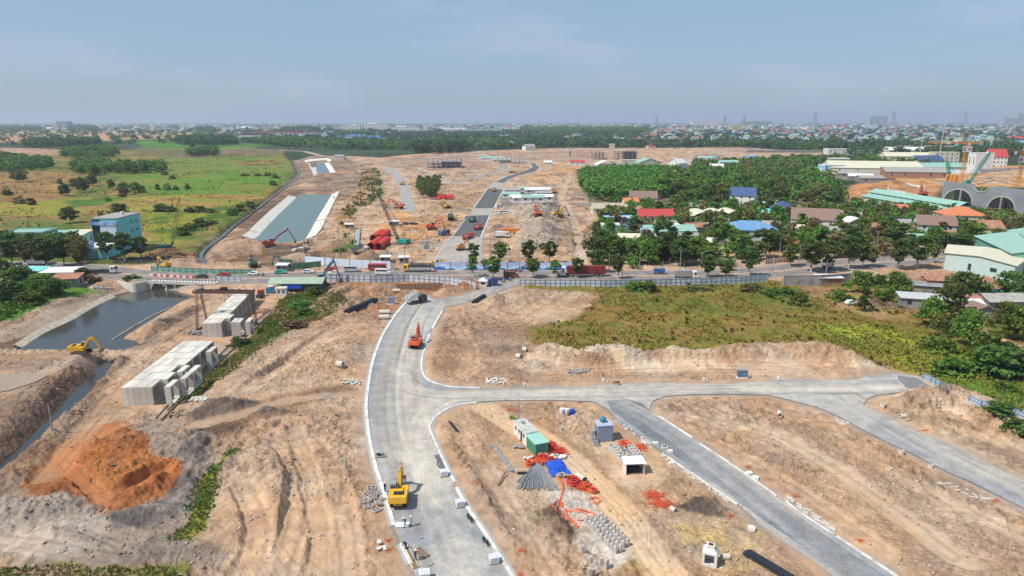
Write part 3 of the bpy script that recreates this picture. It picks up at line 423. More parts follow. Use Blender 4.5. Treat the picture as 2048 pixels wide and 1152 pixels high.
 # ------------------------------------------------------------------ roads, kerbs, water
def road_mat(name,base,pale,dark,streak_rot=0.0,amt=.5,scale=.12):
 m=bpy.data.materials.new(name);m.use_nodes=True;t=m.node_tree;N=t.nodes;b=N['Principled BSDF'];Lk=t.links.new
 b.inputs['Roughness'].default_value=.9;b.inputs['Specular IOR Level'].default_value=.25
 tc=N.new('ShaderNodeTexCoord');mp=N.new('ShaderNodeMapping');mp.inputs['Rotation'].default_value=(0,0,streak_rot);mp.inputs['Scale'].default_value=(1,.16,1)
 m1=N.new('ShaderNodeTexNoise');m1 .inputs['Scale'].default_value=.55;m1 .inputs['Detail'].default_value=7;m1 .inputs['Roughness'].default_value=.68;m1 .inputs['Distortion'].default_value=.6
 m2=N.new('ShaderNodeTexNoise');m2 .inputs['Scale'].default_value=scale;m2 .inputs['Detail'].default_value=5;m2 .inputs['Distortion'].default_value=1.2
 m3=N.new('ShaderNodeTexNoise');m3 .inputs['Scale'].default_value=4.0;m3 .inputs['Detail'].default_value=6;m3 .inputs['Roughness'].default_value=.8
 Lk(tc.outputs['Object'],mp.inputs[0]);Lk(mp.outputs[0],m1 .inputs['Vector']);Lk(tc.outputs['Object'],m2 .inputs['Vector']);Lk(tc.outputs['Object'],m3 .inputs['Vector'])
 a=N.new('ShaderNodeMath');a.operation='MULTIPLY_ADD';a.inputs[1].default_value=.75;Lk(m1 .outputs[0],a.inputs[0])
 a2=N.new('ShaderNodeMath');a2 .operation='MULTIPLY';a2 .inputs[1].default_value=.45;Lk(m2 .outputs[0],a2 .inputs[0]);Lk(a2 .outputs[0],a.inputs[2])
 r=N.new('ShaderNodeValToRGB');e=r.color_ramp.elements;e[0].position=.42;e[0].color=(*dark,1);e[1].position=.74;e[1].color=(*pale,1)
 k=r.color_ramp.elements.new(.57);k.color=(*base,1);Lk(a.outputs[0],r.inputs[0])
 r3=N.new('ShaderNodeMapRange');r3 .inputs[1].default_value=.3;r3 .inputs[2].default_value=.7;r3 .inputs[3].default_value=.8;r3 .inputs[4].default_value=1.15;Lk(m3 .outputs[0],r3 .inputs[0])
 v=N.new('ShaderNodeVectorMath');v.operation='SCALE';Lk(r.outputs[0],v.inputs[0]);Lk(r3 .outputs[0],v.inputs['Scale']);Lk(v.outputs[0],b.inputs['Base Color'])
 bp=N.new('ShaderNodeBump');bp.inputs['Strength'].default_value=.35;bp.inputs['Distance'].default_value=.06;Lk(m3 .outputs[0],bp.inputs['Height']);Lk(bp.outputs[0],b.inputs['Normal'])
 return m
def sheet(name,P,z,m,label,thick=.3,kind='structure',edge=0.35):
 """a slab with the outline P; its edge is broken up so that it does not look ruled"""
 Q=[]
 for i in range(len(P)):
  a=V3(P[i]);b_=V3(P[(i+1)%len(P)]);n=max(1,int((b_-a).length/1.5));nn=V3((-(b_-a).y,(b_-a).x)).normalized()
  for k in range(n):
   p=a.lerp(b_,k/n);j=(float(fbm(np.array([p.x]),np.array([p.y]),1.6,2,5)[0])-.5)*2*edge*(1+p.y*.002)
   p=p+nn*j;Q.append((p.x,p.y))
 bm=bmesh.new();vs=[bm.verts.new((x,y,z)) for x,y in Q];f=bm.faces.new(vs);bmesh.ops.triangulate(bm,faces=[f])
 vb=[bm.verts.new((x,y,z-thick)) for x,y in Q];n=len(vs)
 for i in range(n):bm.faces.new((vs[i],vs[(i+1)%n],vb[(i+1)%n],vb[i]))
 bmesh.ops.recalc_face_normals(bm,faces=bm.faces)
 me=bpy.data.meshes.new(name);bm.to_mesh(me);bm.free()
 if me.polygons and sum(p.normal.z*p.area for p in me.polygons)<0:me.flip_normals()
 me.materials.append(m);o=ON(name,me);LK(o);return tag(o,label,None,None,kind)
mr_near=road_mat('gravel_road',(.235,.235,.235),(.43,.39,.33),(.15,.155,.165),R_(8))
LA=[(935,1180),(908,1110),(885,1040),(852,975),(826,925),(806,880),(797,830),(795,780),(799,730),(808,690),(820,650),(838,618),(856,598)]
LB=[(852,975),(832,910),(838,850),(870,810),(930,793),(1050,787),(1200,785),(1400,778),(1600,776),(1680,782),(1740,815),(1800,850),(1900,905),(2060,985),(2180,1060)]
LC=[(799,730),(803,760),(835,782),(900,790),(1050,788),(1200,786)]
LD=[(1500,776),(1640,774),(1730,772),(1840,768)]
LE=[(1150,788),(1215,796),(1280,822),(1360,870),(1480,958),(1640,1080),(1740,1160)]
painted_sheet('road',ROAD,.03,.34,(.315,.318,.32),(.57,.51,.42),(.20,.205,.215),[(LA,5.0,50,.35),(LB,4.2,34,.65),(LC,3.0,10,.4),(LD,4.5,12,.6),(LE,3.0,14,.2)],'unfinished grey gravel road curving up the middle of the site and branching right',1)
sheet('ramp',RAMP,.026,road_mat('ramp_gravel',(.30,.28,.26),(.42,.37,.31),(.22,.21,.2),R_(60)),'gravel ramp joining the new road to the highway')
sheet('highway',HWAY,.02,road_mat('highway_dust',(.38,.29,.225),(.47,.35,.26),(.27,.21,.17),R_(90)),'dusty highway crossing the picture',edge=.6)
sheet('boulevard',BLVD,.03,road_mat('new_asphalt',(.36,.335,.30),(.47,.40,.32),(.27,.26,.245),R_(-8)),'new asphalt boulevard running away north')
sheet('side_road',SIDE,.03,road_mat('grey_gravel',(.33,.32,.30),(.42,.38,.32),(.24,.24,.23)),'pale grey gravel side road in the north site')
# fresh black asphalt of the boulevard and the highway's carriageways: sheets on top
asph=mat('asphalt',(.095,.098,.104),.9,.25,.5,dirt=(.24,.21,.18),dirtamt=.5)
sheet('asphalt',poly([(948,417),(976,377),(1006,379),(988,416)]),.05,asph,'fresh dark asphalt lane between the site crossings',.02,edge=.1)
sheet('asphalt',poly([(906,472),(931,432),(980,430),(962,474)]),.05,asph,'fresh dark asphalt patch under the red dump trucks',.02,edge=.1)
sheet('asphalt',poly([(990,364),(1015,353),(1052,341),(1066,334),(1062,327),(1040,322),(1070,327),(1078,335),(1070,343),(1036,351),(1015,359),(1008,366)]),.05,asph,'dark asphalt bend of the boulevard far north',.02,edge=.1)
lane=mat('carriageway',(.20,.185,.175),.9,.25,.4,dirt=(.36,.28,.22),dirtamt=.8)
def mid(a,b,t):return[(p[0]*(1-t)+q[0]*t,p[1]*(1-t)+q[1]*t) for p,q in zip(a,b)]
sheet('carriageway',poly(mid(HWAY_F,HWAY_N,.08)+mid(HWAY_F,HWAY_N,.44)[::-1]),.045,lane,'far carriageway of the highway',.02,edge=.5)
sheet('carriageway',poly(mid(HWAY_F,HWAY_N,.60)+mid(HWAY_F,HWAY_N,.95)[::-1]),.045,lane,'near carriageway of the highway',.02,edge=.5)
dark_patch=mat('wet_gravel',(.13,.13,.13),.8,.3,.8)
sheet('gravel_patch',poly([(1795,752),(1836,757),(1862,775),(1848,781),(1818,780),(1800,765)]),.045,mat('chip_gravel',(.20,.20,.20),.9,.3,1.5),'darker stone chippings at the dead end of the right branch',.02,edge=.5)
painted_sheet('branch_gravel',poly([(1212,802),(1250,798),(1285,806),(1300,822),(1330,850),(1420,905),(1500,962),(1650,1070),(1780,1160),(1700,1160),(1600,1090),(1520,1036),(1440,975),(1340,905),(1270,855),(1225,822)]),.045,.34,(.20,.21,.225),(.36,.355,.345),(.115,.12,.135),[(LE,3.0,26,.35)],'darker bluish gravel surface of the branch running to the lower right',7)
sheet('gravel_patch',poly([(868,912),(884,908),(893,935),(880,940)]),.045,dark_patch,'dark spill of tar on the near road edge',.02,edge=.3)
# kerbs
kerb_m=mat('kerb_concrete',(.72,.69,.63),.85,.2,.9,dirt=(.42,.36,.29),dirtamt=.75)
gut_m=mat('gutter_concrete',(.40,.385,.36),.9,.2,3,dirt=(.33,.28,.22),dirtamt=.5)
def densify(P,step):
 out=[]
 for i in range(len(P)-1):
  a=V3(P[i]);b_=V3(P[i+1]);n=max(1,int((b_-a).length/step))
  out+=[a.lerp(b_,k/n) for k in range(n)]
 out.append(V3(P[-1]));return out
def catmull(P,n=6):
 P=[V3(p) for p in P];out=[]
 for i in range(len(P)-1):
  p0=P[max(i-1,0)];p1=P[i];p2=P[i+1];p3=P[min(i+2,len(P)-1)]
  for k in range(n):
   t=k/n;out.append(.5*((2*p1)+(p2-p0)*t+(2*p0-5*p1+4*p2-p3)*t*t+(3*p1-p0-3*p2+p3)*t**3))
 out.append(P[-1]);return out
def ribbon(mb,P,off0,off1,z0,z1):
 """a slab along the line P between two sideways offsets"""
 n=len(P);vs=[]
 for i in range(n):
  d=(P[min(i+1,n-1)]-P[max(i-1,0)]).normalized();s=V3((-d.y,d.x))
  a=P[i]+s*off0;b_=P[i]+s*off1
  vs+=[(a.x,a.y,z0),(b_.x,b_.y,z0),(b_.x,b_.y,z1),(a.x,a.y,z1)]
 fs=[]
 for i in range(n-1):
  k=i*4
  for j in range(4):fs.append((k+j,k+(j+1)%4,k+4+(j+1)%4,k+4+j))
 fs+=[(3,2,1,0),tuple(4*(n-1)+j for j in range(4))];mb.add(vs,fs)
def kerb(px,label,w0=-.12,w1=.28,hgt=.17,m=None,smooth=True,gutter=True):
 P=[V3(G(*p)) for p in px];P=catmull(P) if smooth and len(P)>2 else densify(P,2)
 mb=MB();ribbon(mb,P,w0,w1,-.15,hgt);o=mb.build('kerb',m or kerb_m);tag(o,label,'kerb',None,'structure')
 if gutter:
  g=MB();ribbon(g,P,w1+.003,w1+.45,-.15,.06);o=g.build('gutter',gut_m);tag(o,'grey concrete gutter beside the '+label,'gutter',None,'structure')
kerb([(835,1172),(822,1129),(802,1089)][1:],'short white kerb at the worker end of the near road',-.25,.25)
kerb([(786,1052),(767,989),(750,936),(741,897),(735,862),(731,810),(737,760),(743,730),(750,706),(765,670),(780,645),(798,620),(814,603)][::-1][::-1],'long white kerb on the left side of the near road',-.45,.12,.17)
kerb([(884,622),(872,642),(864,657)],'upper short white kerb on the right of the road',-.1,.45,gutter=False)
kerb([(858,668),(852,688),(845,710),(842,733),(847,752),(860,763),(880,770),(905,775),(960,777)],'white kerb curving round into the right branch',-.1,.3)
kerb([(953,805),(925,808),(905,813),(886,822),(870,834),(862,845),(858,855),(866,878),(884,918),(897,945),(908,966)],'white kerb rounding the corner below the junction',-.1,.3)
kerb([(911,976),(927,1006),(952,1044),(977,1081),(1000,1118),(1024,1156)],'white kerb on the right at the bottom of the near road',-.1,.4)
kerb([(1317,833),(1350,855),(1384,877)],'straight white kerb at the start of the lower right branch',-.05,.35,gutter=False)
kerb([(1398,888),(1440,915),(1490,949),(1552,993)],'thin white kerb along the far side of the lower right branch',0,.25,gutter=False)
kerb([(1570,1004),(1620,1040),(1668,1071)],'kerb with loose blocks on the far side of the lower right branch',0,.22,gutter=False)
kerb([(1671,1074),(1730,1113),(1800,1160)],'white kerb leaving the picture at the lower right',0,.35,gutter=False)
kerb([(1336,914),(1380,944),(1440,985),(1476,1009)],'near side kerb of the lower right branch',-.25,0,gutter=False)
kerb([(1514,1041),(1560,1074),(1620,1114),(1680,1158)],'near side pale kerb at the bottom of the lower right branch',-.3,0,m=gut_m,gutter=False)
kerb([(905,472),(931,438)],'white kerb left of the red dump trucks',-.3,.1,gutter=False,smooth=False)
kerb([(947,417),(976,376)],'white kerb left of the asphalt lane',-.3,.2,gutter=False,smooth=False)
kerb([(962,475),(980,431)],'white kerb right of the red dump trucks',-.2,.4,gutter=False,smooth=False)
kerb([(988,416),(1007,379)],'white kerb right of the asphalt lane',-.2,.3,gutter=False,smooth=False)
kerb([(868,524),(888,490),(904,473)],'grey kerb at the south end of the boulevard',-.1,.2,gutter=False,smooth=False)
# water
def water_mat(name,col,rough=.06,rip=.06):
 m=bpy.data.materials.new(name);m.use_nodes=True;t=m.node_tree;N=t.nodes;b=N['Principled BSDF'];b.inputs['Base Color'].default_value=(*col,1)
 b.inputs['Roughness'].default_value=rough;b.inputs['IOR'].default_value=1.33;b.inputs['Specular IOR Level'].default_value=.5
 tc=N.new('ShaderNodeTexCoord');nz=N.new('ShaderNodeTexNoise');nz.inputs['Scale'].default_value=.8;nz.inputs['Detail'].default_value=4;t.links.new(tc.outputs['Object'],nz.inputs['Vector'])
 bp=N.new('ShaderNodeBump');bp.inputs['Strength'].default_value=rip;bp.inputs['Distance'].default_value=.1;t.links.new(nz.outputs[0],bp.inputs['Height']);t.links.new(bp.outputs[0],b.inputs['Normal'])
 return m
def grow(P,d):
 P=[V3(p) for p in P];c=sum(P,V3((0,0)))/len(P);n=len(P);out=[]
 area=sum(P[i].x*P[(i+1)%n].y-P[(i+1)%n].x*P[i].y for i in range(n));sg=1 if area>0 else-1
 for i in range(n):
  t=(P[(i+1)%n]-P[i-1]).normalized();out.append(tuple(P[i]+V3((t.y,-t.x))*d*sg))
 return out
sheet('pond_water',grow(POND,1.5),W_POND,water_mat('pond_water',(.055,.058,.05),.09,.22),'dark still pond water below the bridge',.05,edge=0)
sheet('ditch_water',grow(DITCH,1.0),W_DITCH,water_mat('ditch_water',(.045,.05,.05),.12,.15),'narrow dark water ditch running to the lower left corner',.05,edge=0)
sheet('canal_water',grow(CANAL,.8),W_CANAL,water_mat('canal_water',(.12,.18,.155),.28,.25),'green grey water of the lined canal',.05,edge=0)
sheet('canal_water',grow(UCANAL,1.0),-1.0,water_mat('upper_canal_water',(.10,.14,.15),.2),'short water strip of the upper canal section',.05,edge=0)
sheet('puddle_water',PUDDLE,-.22,mat('muddy_water',(.34,.25,.17),.35,.08,.3,spec=.5),'shallow muddy puddle at the left edge',.05,edge=0)
sP=catmull([V3(p) for p in STREAM],4);mb=MB()
for i in range(len(sP)-1):
 pass
ribbon(mb,sP,-.8,.8,W_STREAM-.3,W_STREAM);tag(mb.build('stream_water',water_mat('stream_water',(.07,.09,.10),.2)),'thin blue stream along the edge of the green fields',None,None,'structure')
# canal linings: sloping concrete slabs
def slab(name,pts,m,label,th=.3):
 top=[V3(p) for p in pts];n=len(top);vs=[tuple(p) for p in top]+[(p.x,p.y,p.z-th) for p in top]
 mb=MB();mb.add(vs,[tuple(range(n)),tuple(range(2*n-1,n-1,-1))]+[(i,(i+1)%n,n+(i+1)%n,n+i) for i in range(n)])
 return tag(mb.build(name,m),label,'canal lining',None,None)
conc=mat('pale_concrete',(.68,.64,.55),.9,.15,.6,dirt=(.42,.38,.31),dirtamt=.55)
def lin(outer,inner,zo,zi,label):
 slab('canal_lining',[P0(*p,zo) for p in outer]+[P0(*p,zi) for p in inner[::-1]],conc,label)
lin([(577,391),(540,421),(499,459)],[(594,394),(556,431),(521,468)],.45,W_CANAL-.1,'white concrete lining slab on the left bank of the canal')
lin([(500,461),(484,471)],[(522,469),(506,480)],.4,W_CANAL-.1,'small white lining slab at the lower left corner of the canal')
lin([(679,382),(660,420),(652,437)],[(664,388),(640,425),(631,441)],.45,W_CANAL-.1,'cream concrete lining slab on the upper right bank of the canal')
lin([(651,439),(643,456),(632,470)],[(630,443),(620,462),(609,479)],.45,W_CANAL-.1,'cream concrete lining slab on the lower right bank of the canal')
lin([(616,327),(622,338),(628,352)],[(626,327),(634,338),(638,351)],.4,-1.1,'white lining slab on the left of the upper canal')
lin([(658,325),(664,333),(672,345)],[(648,326),(653,336),(660,346)],.4,-1.1,'white lining slab on the right of the upper canal')
lin([(608,321),(620,318),(655,316),(664,320)],[(612,325),(625,322),(652,320),(660,324)],1.2,.4,'white slab across the head of the upper canal')
# pond bank lining
bank=catmull([V3(P0(u,v,W_POND+.2)) for u,v in[(44,694),(94,662),(150,636),(190,612),(232,592)]],5)
mb=MB()
vs=[]
for i,p in enumerate(bank):
 d=(bank[min(i+1,len(bank)-1)]-bank[max(i-1,0)]);s=V3((-d.y,d.x,0)).normalized()
 q=p+s*1.9;vs+=[(p.x,p.y,W_POND-.05),(q.x,q.y,W_POND+1.0),(q.x,q.y,W_POND+.5),(p.x,p.y,W_POND-.6)]
for i in range(len(bank)-1):
 for j in range(4):mb.f.append((i*4+j,i*4+(j+1)%4,i*4+4+(j+1)%4,i*4+4+j));mb.m.append(0)
mb.v=vs
tag(mb.build('pond_lining',mat('tan_concrete',(.60,.50,.37),.9,.2,.8,dirt=(.30,.24,.15),dirtamt=.6)),'tan concrete strip lining the left bank of the pond','canal lining')
b2=[P0(u,v,W_POND+.12) for u,v in[(224,680),(262,656),(300,634),(340,615)]]
mb=MB()
for a,b_ in zip(b2[:-1],b2[1:]):mb.bar(a,b_,.22,.25)
tag(mb.build('pond_curb',mat('tan_concrete',(.50,.42,.32))),'thin tan concrete curb on the right bank of the pond','canal lining')
def loose_row(label,px,n,L_,seed,m_=None,off=(.3,1.3)):
 r=random.Random(seed);P=densify([V3(G(*p)) for p in px],.5)
 for i,k in enumerate(sorted(r.randrange(len(P)-1) for _ in range(min(n,39)))):
  d=(P[k+1]-P[k]).normalized();s_=V3((-d.y,d.x));p=P[k]+s_*r.uniform(*off);A=math.atan2(d.y,d.x)+r.gauss(0,.5);q=V3((math.cos(A),math.sin(A),0))*L_*r.uniform(.35,.6);mb=MB();mb.bar(-q,q+V3((0,0,.04)),.22,.16)
  o=mb.build('kerb_stone',mat('loose_kerb',(.56,.53,.48),.9,.2,1));o.location=(p.x,p.y,gz(p.x,p.y)+.08);tag(o,label+', %s from the far end'%NUMS[i],'kerb stone',label)
loose_row('loose kerb stone on the branch near side',[(1330,908),(1380,942),(1440,982),(1474,1006)],44,.9,1,off=(-1.2,-.3));loose_row('loose kerb stone on the branch far side',[(1565,1000),(1620,1036),(1665,1066)],40,.9,2);loose_row('loose slab at the branch top',[(1240,842),(1290,874),(1330,902)],26,.7,3,off=(-1.6,-.4));loose_row('kerb stone beside the left kerb',[(755,690),(745,725)],8,.8,4,off=(-1.5,-.5));loose_row('loose stone beside the pale branch bend',[(1670,835),(1700,850)],14,.8,5,off=(-1.5,.5));loose_row('scattered stone by the pale branch',[(1880,965),(1990,1003)],16,.8,6,off=(-1.5,.5));loose_row('broken stone by the corner kerb',[(862,860),(875,890),(890,930)],14,.4,7,off=(-1.4,-.7))
# ------------------------------------------------------------------ plants
rs=np.random.RandomState(5)
def leaf_mat(name,col,var=.35,objvar=.32,scale=.35,trans=.28):
 m=bpy.data.materials.new(name);m.use_nodes=True;t=m.node_tree;N=t.nodes;Lk=t.links.new;b=N['Principled BSDF']
 b.inputs['Roughness'].default_value=.65;b.inputs['Specular IOR Level'].default_value=.25
 tc=N.new('ShaderNodeTexCoord');nz=N.new('ShaderNodeTexNoise');nz.inputs['Scale'].default_value=scale;nz.inputs['Detail'].default_value=3
 Lk(tc.outputs['Object'],nz.inputs['Vector']);mr=N.new('ShaderNodeMapRange');mr.inputs[1].default_value=.3;mr.inputs[2].default_value=.7
 mr.inputs[3].default_value=1-var;mr.inputs[4].default_value=1+var;Lk(nz.outputs[0],mr.inputs[0])
 v=N.new('ShaderNodeVectorMath');v.operation='SCALE';v.inputs[0].default_value=col;Lk(mr.outputs[0],v.inputs['Scale'])
 oi=N.new('ShaderNodeObjectInfo');hs=N.new('ShaderNodeHueSaturation');a=N.new('ShaderNodeMapRange');a.inputs[3].default_value=1-objvar;a.inputs[4].default_value=1+objvar
 h=N.new('ShaderNodeMapRange');h.inputs[3].default_value=.462;h.inputs[4].default_value=.52
 Lk(oi.outputs['Random'],a.inputs[0]);Lk(a.outputs[0],hs.inputs['Value']);Lk(oi.outputs['Random'],h.inputs[0]);Lk(h.outputs[0],hs.inputs['Hue']);Lk(v.outputs[0],hs.inputs['Color'])
 Lk(hs.outputs[0],b.inputs['Base Color'])
 if trans:
  tr=N.new('ShaderNodeBsdfTranslucent');ms=N.new('ShaderNodeMixShader');ms.inputs[0].default_value=trans;Lk(hs.outputs[0],tr.inputs[0])
  Lk(b.outputs[0],ms.inputs[1]);Lk(tr.outputs[0],ms.inputs[2]);Lk(ms.outputs[0],N['Material Output'].inputs[0])
 return m
LM={'dark':leaf_mat('leaf_dark_green',(.088,.145,.030)),'mid':leaf_mat('leaf_green',(.13,.215,.032)),'lush':leaf_mat('leaf_bright_green',(.12,.235,.035)),'olive':leaf_mat('leaf_olive',(.165,.175,.045)),'blue':leaf_mat('leaf_blue_green',(.052,.092,.040)),'brown':leaf_mat('leaf_brownish',(.21,.145,.07))}
bark=mat('bark',(.17,.125,.09),.95,.3,3);bark_w=mat('bark_painted_white',(.55,.52,.47),.9,.15,3)
def cards(C,sz,rs,flat=.0):
 """quads centred on C (n,3) with random directions"""
 n=len(C);a=rs.normal(size=(n,3));a[:,2]*=(1-flat);a/=np.linalg.norm(a,axis=1)[:,None]
 b=rs.normal(size=(n,3));b[:,2]*=(1-flat);b-=a*(a*b).sum(1)[:,None];b/=np.linalg.norm(b,axis=1)[:,None]
 s=(sz*rs.uniform(.6,1.25,n))[:,None];a=a*s;b=b*s*rs.uniform(.45,.8,n)[:,None]
 return np.stack([C-a,C-b*1.0,C+a,C+b*1.0],1).reshape(-1,3)
def crown_pts(rs,kind,hgt,wid,ncl,per):
 """leaf centres in clumps spread through the crown's volume, uneven outline and gaps"""
 out=[]
 z0={'street':.30,'round':.22,'bush':.03,'cone':.12,'slim':.2}[kind]*hgt
 ph=rs.rand()*6
 for i in range(ncl):
  t=rs.rand();
  if kind=='cone' or kind=='slim':t=rs.rand()**1.25;rr=(1-t)**.75*.95+.08
  elif kind=='street':rr=math.sin(math.pi*min(1,(.16+.84*(1-t))))*.75+.25*(1-t);rr=max(rr,.15)
  elif kind=='bush':rr=math.sqrt(max(0,1-(t*.95)**2))
  else:rr=math.sqrt(max(.02,1-((t-.42)/.60)**2))
  A=rs.rand()*2*math.pi;k=math.sqrt(rs.uniform(.18,1.0))*rr*wid/2*rs.uniform(.62,1.25)*(1+.22*math.sin(A*2+ph))
  c=np.array([math.cos(A)*k,math.sin(A)*k,z0+(hgt-z0)*t*.93])
  r=wid*rs.uniform(.10,.19)*(1 if kind!='slim' else 1.4)
  p=rs.normal(size=(per,3));p/=np.linalg.norm(p,axis=1)[:,None];p*=(rs.uniform(.35,1.0,(per,1))**.6)*r;p[:,2]*=.62
  out.append(c+p)
 return np.concatenate(out)
def quads_mesh(name,V,mats,mi=None):
 me=bpy.data.meshes.new(name);n=len(V);me.vertices.add(n);me.vertices.foreach_set('co',V.astype(np.float32).ravel());me.loops.add(n)
 me.loops.foreach_set('vertex_index',np.arange(n,dtype=np.int32));me.polygons.add(n//4);me.polygons.foreach_set('loop_start',np.arange(0,n,4,dtype=np.int32))
 me.polygons.foreach_set('loop_total',np.full(n//4,4,np.int32))
 for m in mats:me.materials.append(m)
 if mi is not None:me.polygons.foreach_set('material_index',mi.astype(np.int32))
 me.update(calc_edges=True);return me
def trunk_mb(hgt,wid,kind,rs,painted=False):
 mb=MB();r=hgt*.016+.05;top=hgt*.62;x=y=0.0;pts=[(0,0,-.5)]
 for k in range(1,5):x+=rs.uniform(-.12,.12);y+=rs.uniform(-.12,.12);pts.append((x,y,top*k/4))
 for k in range(4):
  mb.cur=1 if(painted and k==0) else 0
  mb.tube(pts[k],pts[k+1],r*(1-.17*k),r*(1-.17*(k+1)),6)
 mb.cur=0
 for k in range(7):
  A=rs.rand()*6.28;z=hgt*rs.uniform(.28,.6) if kind!='bush' else hgt*rs.uniform(.1,.4);L_=wid*rs.uniform(.24,.4)
  mb.tube((x*z/top,y*z/top,z),(x+math.cos(A)*L_,y+math.sin(A)*L_,z+hgt*rs.uniform(.10,.25)),r*.42,r*.14,5)
 return mb
PROTO={}
def proto(kind,hgt,wid,ncl,per,lsz,seed,painted=False):
 r=np.random.RandomState(seed);V=cards(crown_pts(r,kind,hgt,wid,ncl,per),lsz,r,.15)
 return(V,trunk_mb(hgt,wid,kind,r,painted),hgt,wid)
PROTO['street']=[proto('street',10,6.0,46,30,.40,s,True) for s in(1,2,3,4,5)]
PROTO['round']=[proto('round',8,8.5,54,28,.46,s) for s in(11,12,13,14,15)]
PROTO['bush']=[proto('bush',4,5.0,44,24,.34,s) for s in(21,22)]
PROTO['cone']=[proto('cone',6,3.2,46,22,.26,s) for s in(31,)]
PROTO['slim']=[proto('slim',9,3.4,40,22,.34,s) for s in(41,42)]
_tm={}
def tree_meshes(kind,i,leaf):
 k=(kind,i,leaf)
 if k not in _tm:
  V,tb,h_,w_=PROTO[kind][i];tk=(kind,i)
  if tk not in _tm:_tm[tk]=tb.mesh('trunk',[bark,bark_w])
  _tm[k]=(quads_mesh('crown',V,[LM[leaf]]),_tm[tk])
 return _tm[k]
def tree(x,y,hgt,wid,kind,leaf,label,group=None,name='tree',z=None):
 i=rnd.randrange(len(PROTO[kind]));me,tm=tree_meshes(kind,i,leaf);h0,w0=PROTO[kind][i][2:]
 t=thing(name,label,'shrub' if name=='shrub' else 'tree',(x,y,(gz(x,y) if z is None else z)),rnd.uniform(0,6.28),group);t.scale=(wid/w0,wid/w0,hgt/h0)
 for nm,m_ in(('crown',me),('trunk',tm)):
  o=ON(nm,m_);LK(o);o.parent=t
 return t
EXCL=[]
def inside(x,y,P):return float(sdist(np.array([x]),np.array([y]),P,5.0)[0])<0
def scatter(P,spacing,n_max,seed):
 r=np.random.RandomState(seed);P_=np.asarray(P);x0,y0=P_.min(0);x1,y1=P_.max(0)
 gx=np.arange(x0,x1,spacing);gy=np.arange(y0,y1,spacing);XX,YY=np.meshgrid(gx,gy);XX=(XX+r.uniform(-.42,.42,XX.shape)*spacing).ravel();YY=(YY+r.uniform(-.42,.42,YY.shape)*spacing).ravel()
 m=sdist(XX,YY,P,3.0)<0;XX=XX[m];YY=YY[m]
 if len(XX)>n_max:k=r.permutation(len(XX))[:n_max];XX=XX[k];YY=YY[k]
 return list(zip(XX,YY))
WILD=[]
def grove(px,spacing,hr,wr,kinds,leaves,label,group,seed,nmax=100000,keep=1.0):
 r=np.random.RandomState(seed+100)
 for x,y in scatter(poly(px),spacing,nmax,seed):
  if r.rand()>keep:continue
  if any(inside(x,y,e) for e in EXCL):continue
  h=r.uniform(*hr);WILD.append((x,y,h,h*r.uniform(*wr),kinds[r.randint(len(kinds))],leaves[r.randint(len(leaves))],label,group))
def plant_wild(limit):
 WILD.sort(key=lambda t:-(t[2]*t[3])/(t[1]**2));near=WILD[:limit];rest=WILD[limit:]
 near=sorted(near);seen={}
 for x,y,h,wd,k,lf,lb,gr in near:
  a={'dark':'dark green','mid':'green','lush':'bright green','olive':'olive','blue':'blue green','brown':'brownish'}[lf];b_={'round':'broad','street':'upright','bush':'low bushy','cone':'narrow','slim':'slim'}[k]
  t_='%s %s tree %s'%(b_,a,near_mark(x,y));n_=seen[t_]=seen.get(t_,0)+1
  tree(x,y,h,wd,k,lf,t_+('' if n_==1 else ', %s from left'%NUMS[n_-1]),gr)
 if not rest:return
 Vs=[];MI=[];names=list(LM)
 low={}
 for k,(h,w_,n,per,sz) in{'round':(8,8.5,26,9,.95),'street':(10,6,24,9,.8),'bush':(4,5,16,8,.6),'cone':(6,3.2,16,8,.5),'slim':(9,3.4,16,8,.6)}.items():
  low[k]=[]
  for s in range(4):
   r=np.random.RandomState(300+s);low[k].append((cards(crown_pts(r,k,h,w_,n,per),sz,r,.15),h,w_))
 zs=land(np.array([t[0] for t in rest]),np.array([t[1] for t in rest]),False)[0]
 for(x,y,h,wd,k,lf,lb,gr),z in zip(rest,zs):
  V,h0,w0=low[k][rs.randint(4)];A=rs.rand()*6.28;c,s=math.cos(A),math.sin(A)
  if y>1500:V=V.reshape(-1,4,3)[::(3 if y>3000 else 2)];cc=V.mean(1,keepdims=True);V=(cc+(V-cc)*(1.7 if y>3000 else 1.35)).reshape(-1,3)
  q=np.empty_like(V);q[:,0]=(V[:,0]*c-V[:,1]*s)*wd/w0+x;q[:,1]=(V[:,0]*s+V[:,1]*c)*wd/w0+y;q[:,2]=V[:,2]*h/h0+z
  Vs.append(q);MI.append(np.full(len(q)//4,names.index(lf)))
 o=ON('woodland',quads_mesh('woodland',np.concatenate(Vs),[LM[n] for n in names],np.concatenate(MI)));LK(o)
 tag(o,'mass of dark green woodland crowns beyond the fields and between the far houses',None,None,'stuff')
